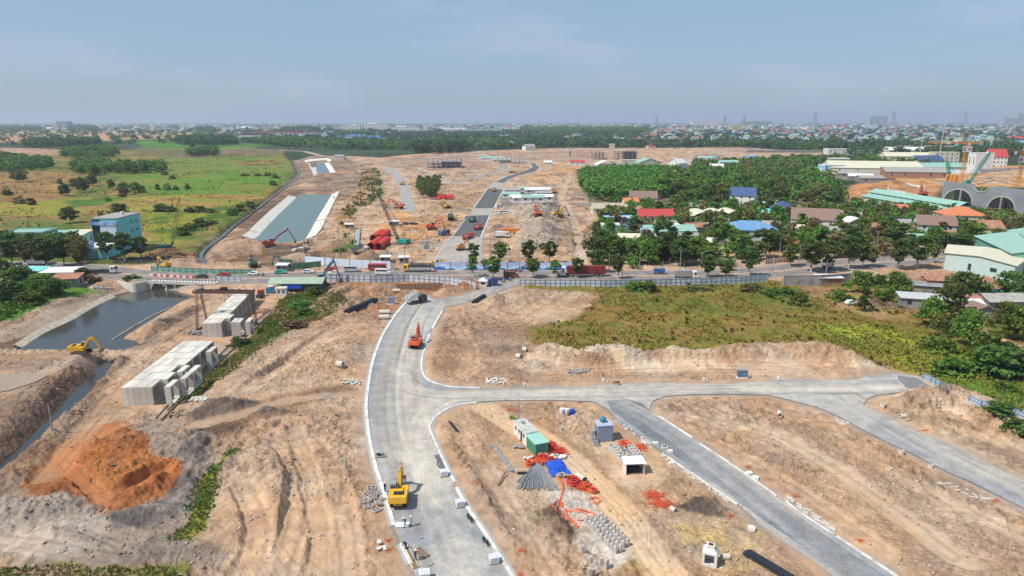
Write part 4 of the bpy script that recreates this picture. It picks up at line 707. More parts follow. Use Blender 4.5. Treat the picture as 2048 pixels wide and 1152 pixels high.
 # low growth: tufts of grass and weeds, one object per kind
def tufts(name,label,P_list,per_m2,hr,cols,seed,nblade=5,wide=.5,cap=60000,mask=None):
 r=np.random.RandomState(seed);pts=[]
 for P in P_list:
  P_=np.asarray(P);x0,y0=P_.min(0);x1,y1=P_.max(0);n=int((x1-x0)*(y1-y0)*per_m2);n=min(n,cap*3)
  X=r.uniform(x0,x1,n);Y=r.uniform(y0,y1,n);m=(sdist(X,Y,P,5)+(fbm(X,Y,5,3,40)-.5)*5)<0
  if mask is not None:m&=fbm(X,Y,mask[0],3,seed)>mask[1]
  pts.append(np.stack([X[m],Y[m]],1))
 pts=np.concatenate(pts)[:cap];n=len(pts);z=land(pts[:,0],pts[:,1],False)[0]
 base=np.repeat(np.column_stack([pts,z]),nblade,0);N=len(base);h=r.uniform(*hr,N);A=r.uniform(0,6.28,N)
 hs=np.repeat(r.uniform(.6,1.3,n),nblade)*h
 off=np.stack([np.cos(A),np.sin(A),0*A],1);sid=np.stack([-np.sin(A),np.cos(A),0*A],1);wdt=(hs*wide)[:,None]
 b0=base+off*wdt*.25;tip=base+off*(hs*r.uniform(.35,.9,N))[:,None]+np.array([0,0,1.0])*hs[:,None]
 V=np.stack([b0-sid*wdt*.5-np.array([0,0,.1]),b0+sid*wdt*.5-np.array([0,0,.1]),tip+sid*wdt*.32,tip-sid*wdt*.38],1).reshape(-1,3)
 g=fbm(pts[:,0],pts[:,1],6,3,seed+9)+r.uniform(-.18,.18,n);idx=np.clip(((g-.3)/.4*len(cols)).astype(int),0,len(cols)-1)
 ms=[leaf_mat(name+'_leaf',c,.2,0,1.0,.2) for c in cols]
 o=ON(name,quads_mesh(name,V,ms,np.repeat(idx,nblade)));LK(o);return tag(o,label,None,None,'stuff')
FIELD=poly([(1070,655),(1150,640),(1190,600),(1200,575),(1560,566),(1830,600),(1900,640),(2048,740),(2140,880),(1960,790),(1850,755),(1760,738),(1690,714),(1640,699),(1500,692),(1400,705),(1300,712),(1180,712),(1090,694)])
tufts('scrub_grass','rough olive and brown scrub covering the field behind the spoil bank',[FIELD],1.6,(.12,.36),[(.13,.16,.02),(.19,.19,.025),(.25,.20,.035),(.32,.20,.06),(.21,.21,.025)],1,4,1.0,40000,mask=(5,.46))
tufts('scrub_bushes','scattered low dark bushes in the scrub field',[FIELD],.014,(.4,.9),[(.09,.13,.022),(.12,.15,.025),(.18,.14,.04)],11,9,.8,1200)
tufts('weeds','yellow green weeds on the right side of the field',[poly([(1600,660),(1760,650),(1900,690),(2080,790),(2120,860),(1930,780),(1830,745),(1700,700)])],1.6,(.2,.5),[(.22,.26,.045),(.32,.34,.06),(.14,.22,.035),(.28,.28,.06)],2,4,.8,16000)
tufts('bank_grass','green grass along the gantry rails and the gully below',[poly([(555,600),(600,583),(650,582),(700,612),(640,640),(580,665),(520,702),(470,742),(430,772),(370,802),(335,822),(350,790),(420,738),(480,698),(525,648)]),poly([(470,895),(420,940),(388,985),(380,1040),(342,1080),(378,1088),(412,1064),(428,1004),(442,940),(478,900)]),poly([(-60,1138),(380,1128),(400,1200),(-60,1200)])],9,(.08,.28),[(.11,.17,.033),(.15,.22,.04),(.19,.22,.045),(.27,.20,.075)],3,4,.9,52000)
tufts('left_grass','bright green grass on the slope above the pond at the left edge',[poly([(-200,590),(110,578),(125,590),(60,620),(-10,648),(-200,700)])],2.4,(.3,.7),[(.13,.24,.04),(.18,.30,.045),(.10,.18,.033)],4,4,.8,12000)
tufts('north_weeds','olive weeds on the strip beside the canal haul road',[poly([(725,345),(750,335),(762,350),(765,390),(735,410),(705,425),(700,470),(730,500),(690,500),(680,440),(715,390)])],.3,(.6,1.5),[(.15,.165,.045),(.20,.19,.06),(.12,.165,.04)],5,4,.9,4000,mask=(12,.5))
tufts('pasture','green pasture and dry grass of the fields left of the stream',[poly([(-100,330),(560,312),(590,345),(556,384),(500,424),(440,470),(400,505),(300,512),(-100,520)])],.03,(.3,.9),[(.13,.20,.035),(.17,.26,.04),(.28,.25,.055),(.32,.23,.08)],6,4,1.2,8000,mask=(30,.55))
# broken stones and clods lying on the earth
def stones(name,label,areas,seed):
 r=np.random.RandomState(seed);X=[];Y=[];S=[]
 for P,dens,lo,hi in areas:
  P_=np.asarray(P);x0,y0=P_.min(0);x1,y1=P_.max(0);n=int((x1-x0)*(y1-y0)*dens);x=r.uniform(x0,x1,n);y=r.uniform(y0,y1,n)
  m=(sdist(x,y,P,3)<0)&(fbm(x,y,6,3,77)+r.uniform(-.12,.12,n)>.5);X.append(x[m]);Y.append(y[m]);S.append(lo+(hi-lo)*r.rand(m.sum())**4)
 X=np.concatenate(X);Y=np.concatenate(Y);S=np.concatenate(S);h,C,fm=land(X,Y,True);k=(fm>.35)&(h>-1.4);X,Y,S,h,C=X[k],Y[k],S[k],h[k],C[k];n=len(X)
 o6=np.array([(1,0,0),(-1,0,0),(0,1,0),(0,-1,0),(0,0,1),(0,0,-1)],float);V=o6[None]*r.uniform(.5,1.15,(n,6,1))+r.normal(0,.16,(n,6,3));A=r.uniform(0,6.28,n)
 c,s=np.cos(A)[:,None],np.sin(A)[:,None];x=V[...,0]*c-V[...,1]*s;y=V[...,0]*s+V[...,1]*c;V=np.stack([x,y,V[...,2]*.7],-1)*S[:,None,None]
 V[...,0]+=X[:,None];V[...,1]+=Y[:,None];V[...,2]+=(h+S*.15)[:,None]
 F=np.array([(0,2,4),(2,1,4),(1,3,4),(3,0,4),(2,0,5),(1,2,5),(3,1,5),(0,3,5)]);F=(F[None]+(np.arange(n)*6)[:,None,None]).reshape(-1)
 me=bpy.data.meshes.new(name);me.vertices.add(n*6);me.vertices.foreach_set('co',V.astype(np.float32).ravel());me.loops.add(len(F));me.loops.foreach_set('vertex_index',F.astype(np.int32))
 me.polygons.add(len(F)//3);me.polygons.foreach_set('loop_start',np.arange(0,len(F),3,dtype=np.int32));me.polygons.foreach_set('loop_total',np.full(len(F)//3,3,np.int32));me.update(calc_edges=True)
 cc=np.zeros((n,6,4),np.float32);g=r.uniform(.75,1.35,(n,1));grey=r.rand(n,1)<.25;col=np.where(grey,np.array([[.42,.39,.35]])*g,C*g);cc[:,:,:3]=np.clip(col,0,.75)[:,None,:]
 at=me.color_attributes.new('Cover','FLOAT_COLOR','POINT');at.data.foreach_set('color',cc.ravel());me.materials.append(cover_mat(name+'_face',.25,.3,6));o=ON(name,me);LK(o);return tag(o,label,None,None,'stuff')
stones('rubble','clods and broken stones strewn over the earth',[(poly([(-40,760),(700,620),(860,640),(1300,700),(1850,750),(2100,850),(2300,1200),(-200,1200)]),1.5,.07,.42),(poly([(300,590),(1040,575),(1100,700),(-40,780),(-40,660)]),.9,.10,.5),(poly([(600,545),(1200,545),(1200,330),(740,330),(600,400)]),.2,.3,1.3)],8)
# ------------------------------------------------------------------ buildings
glass=mat('window_glass',(.035,.045,.055),.15,.1,2,spec=.6);white_p=mat('white_paint',(.74,.73,.70),.6,.08,1.5,dirt=(.45,.40,.34),dirtamt=.35)
cream=mat('cream_render',(.68,.63,.50),.8,.08,1,dirt=(.40,.36,.30),dirtamt=.3);cyan=mat('turquoise_wall',(.20,.62,.62),.8,.08,.8,dirt=(.20,.38,.36),dirtamt=.3)
skyb=mat('sky_blue_wall',(.38,.62,.78),.7,.08,1);mint=mat('mint_sheet',(.28,.48,.40),.55,.08,1,dirt=(.34,.36,.29),dirtamt=.55);mint2=mat('pale_mint_wall',(.50,.63,.61),.7,.06,1,dirt=(.42,.5,.48),dirtamt=.3)
pcream=mat('cream_sheet',(.66,.62,.45),.5,.08,1,dirt=(.45,.40,.28),dirtamt=.4);redt=mat('red_roof',(.50,.06,.06),.6,.15,3,dirt=(.33,.12,.1),dirtamt=.4);orgt=mat('orange_roof',(.62,.20,.09),.6,.15,3,dirt=(.4,.22,.15),dirtamt=.4)
bluet=mat('navy_roof',(.04,.09,.22),.5,.15,2,dirt=(.16,.19,.24),dirtamt=.5);blue2=mat('blue_roof',(.13,.29,.50),.5,.15,1.2,dirt=(.34,.42,.48),dirtamt=.6);brownt=mat('brown_roof',(.26,.165,.135),.75,.2,2,dirt=(.17,.13,.11),dirtamt=.6);greyt=mat('grey_roof',(.34,.32,.30),.7,.15,2)
rust=mat('rusty_sheet',(.36,.16,.09),.8,.25,1.5,dirt=(.45,.36,.30),dirtamt=.7);greyw=mat('grey_wall',(.30,.29,.28),.9,.2,.6,dirt=(.14,.13,.12),dirtamt=.7);tanr=mat('tan_thatch',(.46,.38,.28),.9,.2,1.2)
green_sh=mat('green_sheet',(.15,.36,.27),.55,.1,1,dirt=(.28,.33,.25),dirtamt=.4);bare=mat('bare_concrete',(.34,.32,.31),.9,.15,.5,dirt=(.2,.19,.18),dirtamt=.5);dark=mat('shade_and_dark_parts',(.03,.03,.032),.9,.1,1)  # last one: near-black for painted shade in openings and for plain dark parts
brick=mat('brick_wall',(.36,.20,.13),.9,.2,1)
def gable(mb,x0,x1,y0,y1,z,rise,over=.5,th=.18,ridge='x'):
 """pitched roof of two slabs with eaves"""
 if ridge=='x':
  ym=(y0+y1)/2;sl=rise/((y1-y0)/2)
  for s,ye in((-1,y0-over),(1,y1+over)):
   ze=z-over*sl;vs=[(x0-over,ye,ze),(x1+over,ye,ze),(x1+over,ym,z+rise),(x0-over,ym,z+rise)];vs+=[(a,b_,c+th) for a,b_,c in vs]
   mb.add(vs,[(0,3,2,1),(4,5,6,7),(0,1,5,4),(1,2,6,5),(2,3,7,6),(3,0,4,7)])
 else:
  xm=(x0+x1)/2;sl=rise/((x1-x0)/2)
  for s,xe in((-1,x0-over),(1,x1+over)):
   ze=z-over*sl;vs=[(xe,y0-over,ze),(xe,y1+over,ze),(xm,y1+over,z+rise),(xm,y0-over,z+rise)];vs+=[(a,b_,c+th) for a,b_,c in vs]
   mb.add(vs,[(0,3,2,1),(4,5,6,7),(0,1,5,4),(1,2,6,5),(2,3,7,6),(3,0,4,7)])
def house(name,label,u,v,W,D,Hh,roof='gable',rm=None,wm=None,rot=0.0,rise=None,wins=3,floors=1,ridge='x',door=True,cat='house',z=None,trim=None,over=.5,pos=None):
 x,y,zz=P3(u,v) if pos is None else pos;z=zz if z is None else z;t=thing(name,label,cat,(x,y,z),rot);rm=rm or greyt;wm=wm or white_p
 c_,s_=math.cos(rot),math.sin(rot);EXCL.append([(x+(a*c_-b_*s_),y+(a*s_+b_*c_)) for a,b_ in((-W/2-2,-3.5),(W/2+2,-3.5),(W/2+2,D+2),(-W/2-2,D+2))])
 mb=MB();mb.b2(-W/2,W/2,0,D,-.6,Hh);rise=(D if ridge=='x' else W)*.24 if rise is None else rise
 if roof=='gable':
  e=.02
  if ridge=='x':
   for sx in(-1,1):mb.add([(sx*(W/2-e),0,Hh),(sx*(W/2-e),D,Hh),(sx*(W/2-e),D/2,Hh+rise)],[(0,1,2)])
  else:
   for yy in(e,D-e):mb.add([(-W/2,yy,Hh),(W/2,yy,Hh),(0,yy,Hh+rise)],[(0,1,2)])
 mb.build('wall',wm,t);rb=MB()
 if roof=='gable':gable(rb,-W/2,W/2,0,D,Hh+.02,rise,over,.18,ridge)
 elif roof=='hip':
  o_=over;m_=min(W,D)/2;vs=[(-W/2-o_,-o_,Hh),(W/2+o_,-o_,Hh),(W/2+o_,D+o_,Hh),(-W/2-o_,D+o_,Hh)]
  vs+=[(a,b_,Hh+.2) for a,b_,_ in vs]
  if W>=D:vs+=[(-W/2+m_,D/2,Hh+.2+rise),(W/2-m_,D/2,Hh+.2+rise)];fs=[(4,5,9,8),(5,6,9),(6,7,8,9),(7,4,8)]
  else:vs+=[(0,m_,Hh+.2+rise),(0,D-m_,Hh+.2+rise)];fs=[(4,5,8),(5,6,9,8),(6,7,9),(7,4,8,9)]
  rb.add(vs,fs+[(0,3,2,1),(0,1,5,4),(1,2,6,5),(2,3,7,6),(3,0,4,7)])
 elif roof=='flat':
  rb.b2(-W/2-.2,W/2+.2,-.2,D+.2,Hh+.003,Hh+.22)
  for a in((-W/2-.2,W/2+.2,-.2,0),(-W/2-.2,W/2+.2,D,D+.2),(-W/2-.2,-W/2,0,D),(W/2,W/2+.2,0,D)):rb.b2(*a,Hh+.22,Hh+.75)
 elif roof=='shed':
  vs=[(-W/2-over,-over,Hh+.02),(W/2+over,-over,Hh+.02),(W/2+over,D+over,Hh+rise),(-W/2-over,D+over,Hh+rise)];vs+=[(a,b_,c+.15) for a,b_,c in vs]
  rb.add(vs,[(0,3,2,1),(4,5,6,7),(0,1,5,4),(1,2,6,5),(2,3,7,6),(3,0,4,7)])
 elif roof=='arch':
  n=10;prof=[(-W/2-.3+(W+.6)*i/n,Hh+math.sin(math.pi*i/n)*rise) for i in range(n+1)];prof+=[(a,b_-.2) for a,b_ in prof[::-1]];prof[-1]=(prof[-1][0],Hh-.2);rb.prism(prof,-.3,D+.3)
 rb.build('roof',rm,t)
 fh=Hh/floors
 for f in range(floors):
  for k in range(wins):
   xx=-W/2+W*(k+.5)/wins
   if f==0 and door and k==wins//2:
    d=MB();d.b2(xx-.55,xx+.55,-.05,.02,-.3,min(2.2,fh*.8));d.build('door',brownt,t);continue
   wb=MB();wb.b2(xx-.62,xx+.62,-.045,.02,f*fh+fh*.36,f*fh+fh*.82);o=wb.build('window',glass,t)
  if W>4 and D>4:
   side=1 if x<0 else-1
   for k in range(max(1,min(3,int(D/5)))):
    yy=D*(k+.5)/max(1,min(3,int(D/5)));wb=MB();wb.b2(side*W/2-.02 if side>0 else-W/2-.045,side*W/2+.045 if side>0 else-W/2+.02,yy-.6,yy+.6,f*fh+fh*.36,f*fh+fh*.82);wb.build('window',glass,t)
 if trim:
  tb=MB();tb.b2(-W/2-.12,W/2+.12,-.12,-.01,Hh-.35,Hh-.003);tb.build('trim',trim,t)
 return t
 # neighbourhood right of the site
NUMS='first second third fourth fifth sixth seventh eighth ninth tenth eleventh twelfth thirteenth fourteenth fifteenth sixteenth seventeenth eighteenth nineteenth twentieth'.split();NUMS+=['twenty-'+q for q in NUMS[:9]]+['thirtieth']+['thirty-'+q for q in NUMS[:9]]
def ORD2(i):return NUMS[i]
ROOFN={'mint_sheet':'mint roofed','grey_roof':'grey roofed','rusty_sheet':'rusty roofed','white_paint':'white roofed','turquoise_wall':'turquoise roofed','cream_sheet':'cream roofed','brown_roof':'brown roofed'}
HS=[('villa','villa with a bright red tiled roof and arched front openings',1313,452,19,12,5.5,'gable',redt,cream,.02,3.0,4,1,'x'),('house','sky blue house with a small brown roof left of the red roofed villa',1243,462,15,12,6,'flat',skyb,skyb,.05,0,3,2,'x'),('house','house with a small orange roof above red and white gables',1262,428,9,9,7.5,'gable',orgt,white_p,0,2.0,2,2,'x'),('house','brown roofed house with white gable behind the orange roof',1287,414,18,14,6,'gable',brownt,white_p,-.1,4.0,3,1,'x'),('house','low house with a red gable next to the orange roof',1283,440,9,8,5,'gable',rust,white_p,0,2.2,2,1,'y'),('house','long low house with a tan roof at the edge of the site',1222,430,22,12,4,'gable',tanr,cream,.05,2.6,4,1,'x'),('shed','small mint green block standing alone beside the site',1222,478,8.5,6,6.5,'flat',white_p,mint,.03,0,1,2,'x'),('shed','shed with a pale patched sheet roof under the trees',1268,493,20,10,3.5,'gable',pcream,cream,-.1,1.6,3,1,'x'),('house','pale green roofed house with a light blue front wall',1342,484,24,13,5,'gable',mint,skyb,.05,2.0,4,1,'x'),('barn','arched cream roof shed, left of the three vaulted sheds',1408,447,15,17,3.5,'arch',pcream,cream,.05,3,2,1,'x'),('barn','arched cream roof shed, middle of the three vaulted sheds',1441,446,14,17,3.5,'arch',pcream,cream,.05,3,2,1,'x'),('barn','arched cream roof shed, right one of the three vaulted sheds',1470,445,13,17,3.5,'arch',pcream,cream,.05,3,2,1,'x'),('villa','large pale villa with a bright blue hipped roof',1502,491,24,16,7,'hip',blue2,mint2,-.12,3.4,6,2,'x'),('house','white gabled house with a steep navy roof in the trees',1482,408,17,12,6,'gable',bluet,white_p,-.5,5,3,2,'x'),('house','white house under a pyramid shaped navy roof',1566,436,13,12,5,'hip',bluet,white_p,-.2,4.5,3,1,'x'),('house','large house with a long brown roof and white gable end',1628,460,23,15,5.5,'gable',brownt,white_p,-.35,5,3,1,'x'),('shed','small shed with rusty brown roof behind the trees',1684,462,12,9,4,'gable',rust,cream,-.1,1.6,2,1,'x'),('barn','white arched roof shed beside the rusty brown shed',1716,468,13,10,5,'arch',white_p,mint2,0,3,2,1,'x'),('house','orange roofed shed below the long green roof',1790,428,15,9,3.5,'gable',orgt,cream,-.2,2,2,1,'x'),('house','brown roofed house with a small arched porch',1872,474,17,12,6,'gable',brownt,mint2,-.3,4,3,2,'x'),('villa','tall house with a large bright orange hipped roof',1930,458,20,16,7,'hip',orgt,cream,-.15,4,3,2,'x'),('house','house with brown gabled roof at the right edge of the grove',1975,480,13,12,6,'gable',rust,cream,-.2,3,2,2,'x'),('kiosk','small red roofed gate pavilion by the highway',1600,506,6,5,2.8,'hip',redt,cream,0,2.2,1,1,'x'),('house','house with grey roof deep in the trees left of the tall dark tree',1338,372,26,16,4,'gable',greyt,cream,0,3,3,1,'x'),('house','small pavilion house with white porch columns near the highway',1375,497,10,8,4.5,'gable',greyt,cream,0,2,2,1,'x'),('house','white gabled house at the top of the palm grove',1365,340,18,16,8,'gable',white_p,white_p,.8,5,2,1,'x'),('shed','pale yellow shed at the top left of the palm grove',1262,332,26,16,7,'flat',pcream,cream,0,0,2,1,'x'),('shed','pale green gabled shed at the top of the palm grove',1300,335,30,18,6,'gable',mint,cream,.2,5,3,1,'y'),('shed','white arched shed at the left end of the palm grove',1215,335,26,20,3,'arch',white_p,mint,.1,5,2,1,'x'),]
for a in HS:
 house(a[0],a[1],a[2],a[3],a[4],a[5],a[6],a[7],a[8],a[9],a[10],a[11],a[12],a[13],a[14])
rr=random.Random(12);small=[(1228,445,mint),(1345,462,greyt),(1395,470,rust),(1425,468,mint),(1455,478,white_p),(1540,468,greyt),(1530,440,cyan),(1585,470,pcream),(1660,478,greyt),(1690,480,mint),(1745,470,rust),(1780,460,brownt),(1810,462,greyt),(1835,490,mint),(1895,490,rust),(2010,470,brownt),(2035,490,greyt),(1250,505,greyt),(1315,500,rust),(1430,500,white_p),(1480,505,greyt),(1385,425,greyt),(1545,415,white_p),(1700,440,greyt),(1360,478,white_p),(1330,440,white_p)]
for i,(u,v,rm) in enumerate(small):house('outbuilding','small %s outbuilding among the garden trees, %s from the left'%(ROOFN.get(rm.name,'grey roofed'),ORD2(sorted(small,key=lambda q:q[0]).index((u,v,rm)))),u,v,rr.uniform(6,13),rr.uniform(5,9),rr.uniform(2.8,5),'gable' if i%3 else 'shed',rm,[cream,white_p,greyw,skyb][i%4],rr.uniform(-.4,.4),1.6,2)
# the shanty cluster of white and mint roofs
k=0
desc=['left end','upper left','upper middle','centre','lower centre','right end','lower right','lowest']
for(u,v,W,D,h_,rm) in[(1392,330,16,12,5,white_p),(1410,326,18,14,7,mint),(1436,330,18,14,6,orgt),(1430,342,18,12,6,white_p),(1440,350,16,11,6,greyt),(1458,338,22,14,8,mint),(1450,346,17,12,6,white_p),(1443,355,22,12,6,white_p)]:
 house('house','pale house at the %s of the roof cluster inside the wood'%desc[k],u,v,W,D,h_,'gable' if k%2 else 'flat',rm,white_p,rnd.uniform(-.3,.3),2,3,1,'x');k+=1
 # big sheds and blocks at right
def big(label,u,v,W,D,h_,roof,rm,wm,rot=0,rise=3,ridge='x',wins=5,floors=1,name='warehouse',**k):return house(name,label,u,v,W,D,h_,roof,rm,wm,rot,rise,wins,floors,ridge,cat=name,**k)
big('factory hall with a wide pale yellow roof',1752,352,90,55,8,'gable',pcream,cream,-.25,6)
big('low grey roofed annex beside the pale yellow hall',1835,356,60,30,6,'gable',greyt,brick,-.2,4)
big('blue walled house at the corner of the shanty roofs',1668,350,22,16,10,'flat',white_p,skyb,0,0,name='house',floors=2)
big('grey tin workshop among the white roofs',1700,345,40,20,6,'gable',greyt,greyw,-.1,3,name='workshop')
big('long pale green roofed shed behind the yellow crane',1895,345,70,26,6,'gable',mint,mint,-.1,4)
big('white three storey house beside the yellow crane',1892,328,32,18,15,'flat',cream,cream,-.1,0,name='house',floors=3)
big('bare white tower house right of the yellow crane',1966,343,19,14,19,'flat',white_p,white_p,-.05,0,name='house',wins=1)
big('white house with steep red roofs right of the bare tower house',1994,337,20,16,14,'gable',redt,white_p,-.2,9,name='house',floors=3)
big('grey roofed shop building behind the hall',1830,326,80,26,9,'gable',pcream,cream,-.06,5)
big('navy roofed shed near the white three storey house',1862,330,40,20,6,'gable',bluet,white_p,.2,6,name='shed')
big('pale hall with arched roof far right behind the cranes',1815,310,66,30,8,'gable',white_p,cream,0,5)
big('long brown roofed hall far right behind the cranes',1850,306,120,40,8,'gable',brownt,greyw,0,5)
big('white block beside the dark wood at upper right',1678,309,38,20,9,'flat',white_p,white_p,0,0,name='house')
big('pale blue tower house at the upper right of the grove',1680,342,20,14,14,'flat',white_p,greyw,0,0,name='house')
for i,(u,v) in enumerate([(1620,352),(1640,346),(1700,356),(1722,362),(1745,366),(1650,356)]):
 big(['patched tin shack left of the blue walled house','white tin shack behind the blue walled house','tin shack in front of the pale yellow hall','low white shack beside the orange earth heap','long tin shack at the foot of the yellow hall','tin shack touching the blue walled house'][i],u,v,22,14,4.5,'gable',[white_p,mint,greyt,white_p,greyt,pcream][i],greyw,rnd.uniform(-.3,.3),2,name='shack',wins=2)
 # long mint roofed market hall below the earthworks, in two tiers
def long_hall():
 a=V3(P0(1738,400,0));b_=V3(P0(1915,432,0));d=b_-a;W=d.length;rot=math.atan2(d.y,d.x)
 t=thing('market_hall','long mint green roofed hall in two tiers below the orange earthworks','hall',tuple(a),rot)
 EXCL.append([(a.x-6,a.y-12),(b_.x+6,b_.y-12),(b_.x+6,b_.y+22),(a.x-6,a.y+22)])
 mb=MB();mb.b2(0,W,0,9,-.5,6);mb.b2(2,W-2,-7,0,-.5,3.4);mb.build('wall',mint2,t)
 r=MB();gable(r,0,W,0,9,6.02,2.2,.6);r.build('roof',mint,t);r=MB()
 vs=[(0,-8,3.2),(W,-8,3.2),(W,-.05,4.8),(0,-.05,4.8)];vs+=[(p,q,s+.15) for p,q,s in vs];r.add(vs,[(0,3,2,1),(4,5,6,7),(0,1,5,4),(1,2,6,5),(2,3,7,6),(3,0,4,7)]);r.build('lower_roof',mint,t)
 for k in range(14):
  wb=MB();xx=W*(k+.5)/14;wb.b2(xx-W*.025,xx+W*.025,-.05,.02,5.0,5.8);wb.build('window',glass,t)
long_hall()
# the grey wall with round portals (an unfinished terminal wall)
def arch_wall():
 a=V3(P0(1880,413,0));b_=V3(P0(2150,436,0));d=b_-a;W=d.length;rot=math.atan2(d.y,d.x)
 t=thing('portal_wall','grey concrete wall pierced by large round portals at the right edge','wall',tuple(a),rot)
 EXCL.append([(a.x-6,a.y-16),(b_.x+6,b_.y-16),(b_.x+6,b_.y+40),(a.x-6,a.y+40)])
 sc=mpp(418);Hh=17.0;arcs=[(30*sc,3.8,8.6),(106*sc,2.2,7.4),(184*sc,1.2,8.8),(250*sc,0,9)];up=[(68*sc,Hh-.4,4.6)]
 mb=MB();N=150;hole=[]
 def zlow(x):
  lo=-.5;hi=Hh-.05*0
  for cx,cz,r in arcs:
   if abs(x-cx)<r:lo=max(lo,cz+math.sqrt(r*r-(x-cx)**2))
  for cx,cz,r in up:
   if abs(x-cx)<r:hi=min(hi,cz-math.sqrt(r*r-(x-cx)**2)+.8)
  hi-=x*.055
  return lo,max(hi,lo+.6)
 xs=[W*i/N for i in range(N+1)]
 vs=[]
 for x in xs:
  lo,hi=zlow(x);vs+=[(x,0,lo),(x,0,hi),(x,2.2,hi),(x,2.2,lo)]
 fs=[(i*4+j,(i+1)*4+j,(i+1)*4+(j+1)%4,i*4+(j+1)%4) for i in range(N) for j in range(4)]+[(0,1,2,3),(N*4+3,N*4+2,N*4+1,N*4)]
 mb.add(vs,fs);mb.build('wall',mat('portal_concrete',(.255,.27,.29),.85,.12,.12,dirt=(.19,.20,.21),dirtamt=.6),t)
 rim=mat('portal_rim',(.50,.46,.40),.8,.1,1)
 for cx,cz,r in arcs+up:
  rb=MB();n=28;vs=[];isup=cz>10
  for i in range(n+1):
   A=math.pi*i/n*(-1 if isup else 1);z_sh=cx*.055 if isup else 0
   if isup:A=-math.pi*(.06+.88*i/n)
   for rr,yy in((r-.25,-.35),(r+.3,-.35),(r+.3,.02),(r-.25,.02)):vs.append((cx+math.cos(A)*rr,yy,cz+math.sin(A)*rr-z_sh+(.8 if isup else 0)))
  rb.add(vs,[(i*4+j,(i+1)*4+j,(i+1)*4+(j+1)%4,i*4+(j+1)%4) for i in range(n) for j in range(4)]);rb.build('rim',rim,t)
 db=MB();db.b2(1,W,20,20.5,0,Hh-6);db.build('back_wall',dark,t)  # near-black sheet stands in for the shade behind the portals
 cb=MB()
 for k in range(8):cb=MB();cb.b2(6+k*12,7+k*12,14,15,-.5,12);cb.build('column',bare,t)
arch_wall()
# mint warehouses near right
def ware():
# cream roofed warehouse: front ridge runs away to the right
 def W2(label,corners,h_,rise,rm,wm,mono):
  """corners: near-left, near-right, far-right, far-left in ground metres"""
  c=[V3((*p,0)) for p in corners];o=c[0];t=thing('warehouse',label,'warehouse',tuple(o),0);EXCL.append([(p.x,p.y) for p in c])
  q=[p-o for p in c];mb=MB();vs=[(p.x,p.y,-.5) for p in q]+[(p.x,p.y,h_) for p in q];mb.add(vs,[(0,1,5,4),(1,2,6,5),(2,3,7,6),(3,0,4,7),(0,3,2,1)])
  m1=(q[0]+q[1])/2;m2=(q[2]+q[3])/2;z1=V3((0,0,h_))
  mb.add([q[0]+z1,q[1]+z1,m1+z1+V3((0,0,rise))],[(0,1,2)]);mb.add([q[3]+z1,q[2]+z1,m2+z1+V3((0,0,rise))],[(0,2,1)]);mb.build('wall',wm,t)
  r=MB();e=(m2-m1).normalized()*.6;Z=V3((0,0,h_+.03));Zr=V3((0,0,h_+rise+.03));th=V3((0,0,.16))
  for A,B in((q[0],q[3]),(q[1],q[2])):
   out=(A-m1).normalized()*.7;v4=[A-e+out+Z-V3((0,0,.25)),B+e+out+Z-V3((0,0,.25)),m2+e+Zr,m1-e+Zr];v8=v4+[p+th for p in v4];r.add(v8,[(0,3,2,1),(4,5,6,7),(0,1,5,4),(1,2,6,5),(2,3,7,6),(3,0,4,7)])
  r.build('roof',rm,t);return t,q,m1,m2
 t,q,m1,m2=W2('pale mint warehouse with a cream roof and a blue sign end',[G(1887,538),G(2025,566),G(2052,545),G(1893,520)],6.5,.9,pcream,mint2,True)
 d=(q[1]-q[0]).normalized();n=V3((d.y,-d.x,0))
 for f,w_,z0,z1,nm in((.38,1.2,1.5,4.0,'window'),(.72,2.4,2.6,4.0,'window')):
  p=q[0].lerp(q[1],f);b_=MB();b_.bar(p+n*.04+V3((0,0,(z0+z1)/2))-d*w_/2,p+n*.04+V3((0,0,(z0+z1)/2))+d*w_/2,.12,z1-z0);b_.build(nm,glass,t)
 s_=MB();e=(q[3]-q[0]);a=q[0]+V3((-.12,0,0));s_.bar(a+V3((0,0,4.6))+e*.05,a+V3((0,0,4.6))+e*.95,.1,3.2);s_.build('sign_panel',mat('blue_sign',(.06,.20,.36),.5,.2,3,dirt=(.25,.4,.5),dirtamt=.6),t)
 t,q,m1,m2=W2('large mint green warehouse with a raised roof vent',[G(2020,548),G(2130,560),G(2110,510),G(1945,508)],8.0,2.2,mint,green_sh,False)
 v_=MB();zz=V3((0,0,10.6));v_.bar(m1 .lerp(m2,.15)+zz,m1 .lerp(m2,.8)+zz,2.2,.8);v_.build('roof_vent',mint,t)
 W2('mint green roof at the right edge behind the large warehouse',[G(2060,520),G(2200,530),G(2180,490),G(2010,498)],8.5,2.2,mint,green_sh,False)
ware()
# huts at lower right
house('shack','shack with a large grey sheet roof beside the rusty roofs',1848,592,12.5,8,3.4,'shed',mat('blue_grey_sheet',(.36,.41,.46),.5,.1,1),greyw,-.35,-.8,3,1)
house('shack','long low hut with weathered grey block walls',1852,618,14,6,3.0,'shed',mat('pale_sheet',(.50,.50,.48),.6,.12,1),greyw,-.3,.5,3,1)
house('shack','shack with a striped rusty red roof behind the grey sheet roof',1882,583,9,7,3.6,'shed',rust,brick,-.2,1.4,2,1)
house('shack','shack with a steep striped rusty roof below the mint warehouse',1990,602,8.5,7.5,4.0,'shed',rust,cyan,.25,2.0,2,1)
house('shack','hut with a white patched gable roof, leftmost of the lower huts',1944,628,7,6,2.6,'gable',white_p,brick,0,1.2,1,1)
house('shack','hut with dull brown twin gables between the lower trees',1970,640,8,6,2.7,'gable',brownt,greyw,0,1.4,2,1,'y')
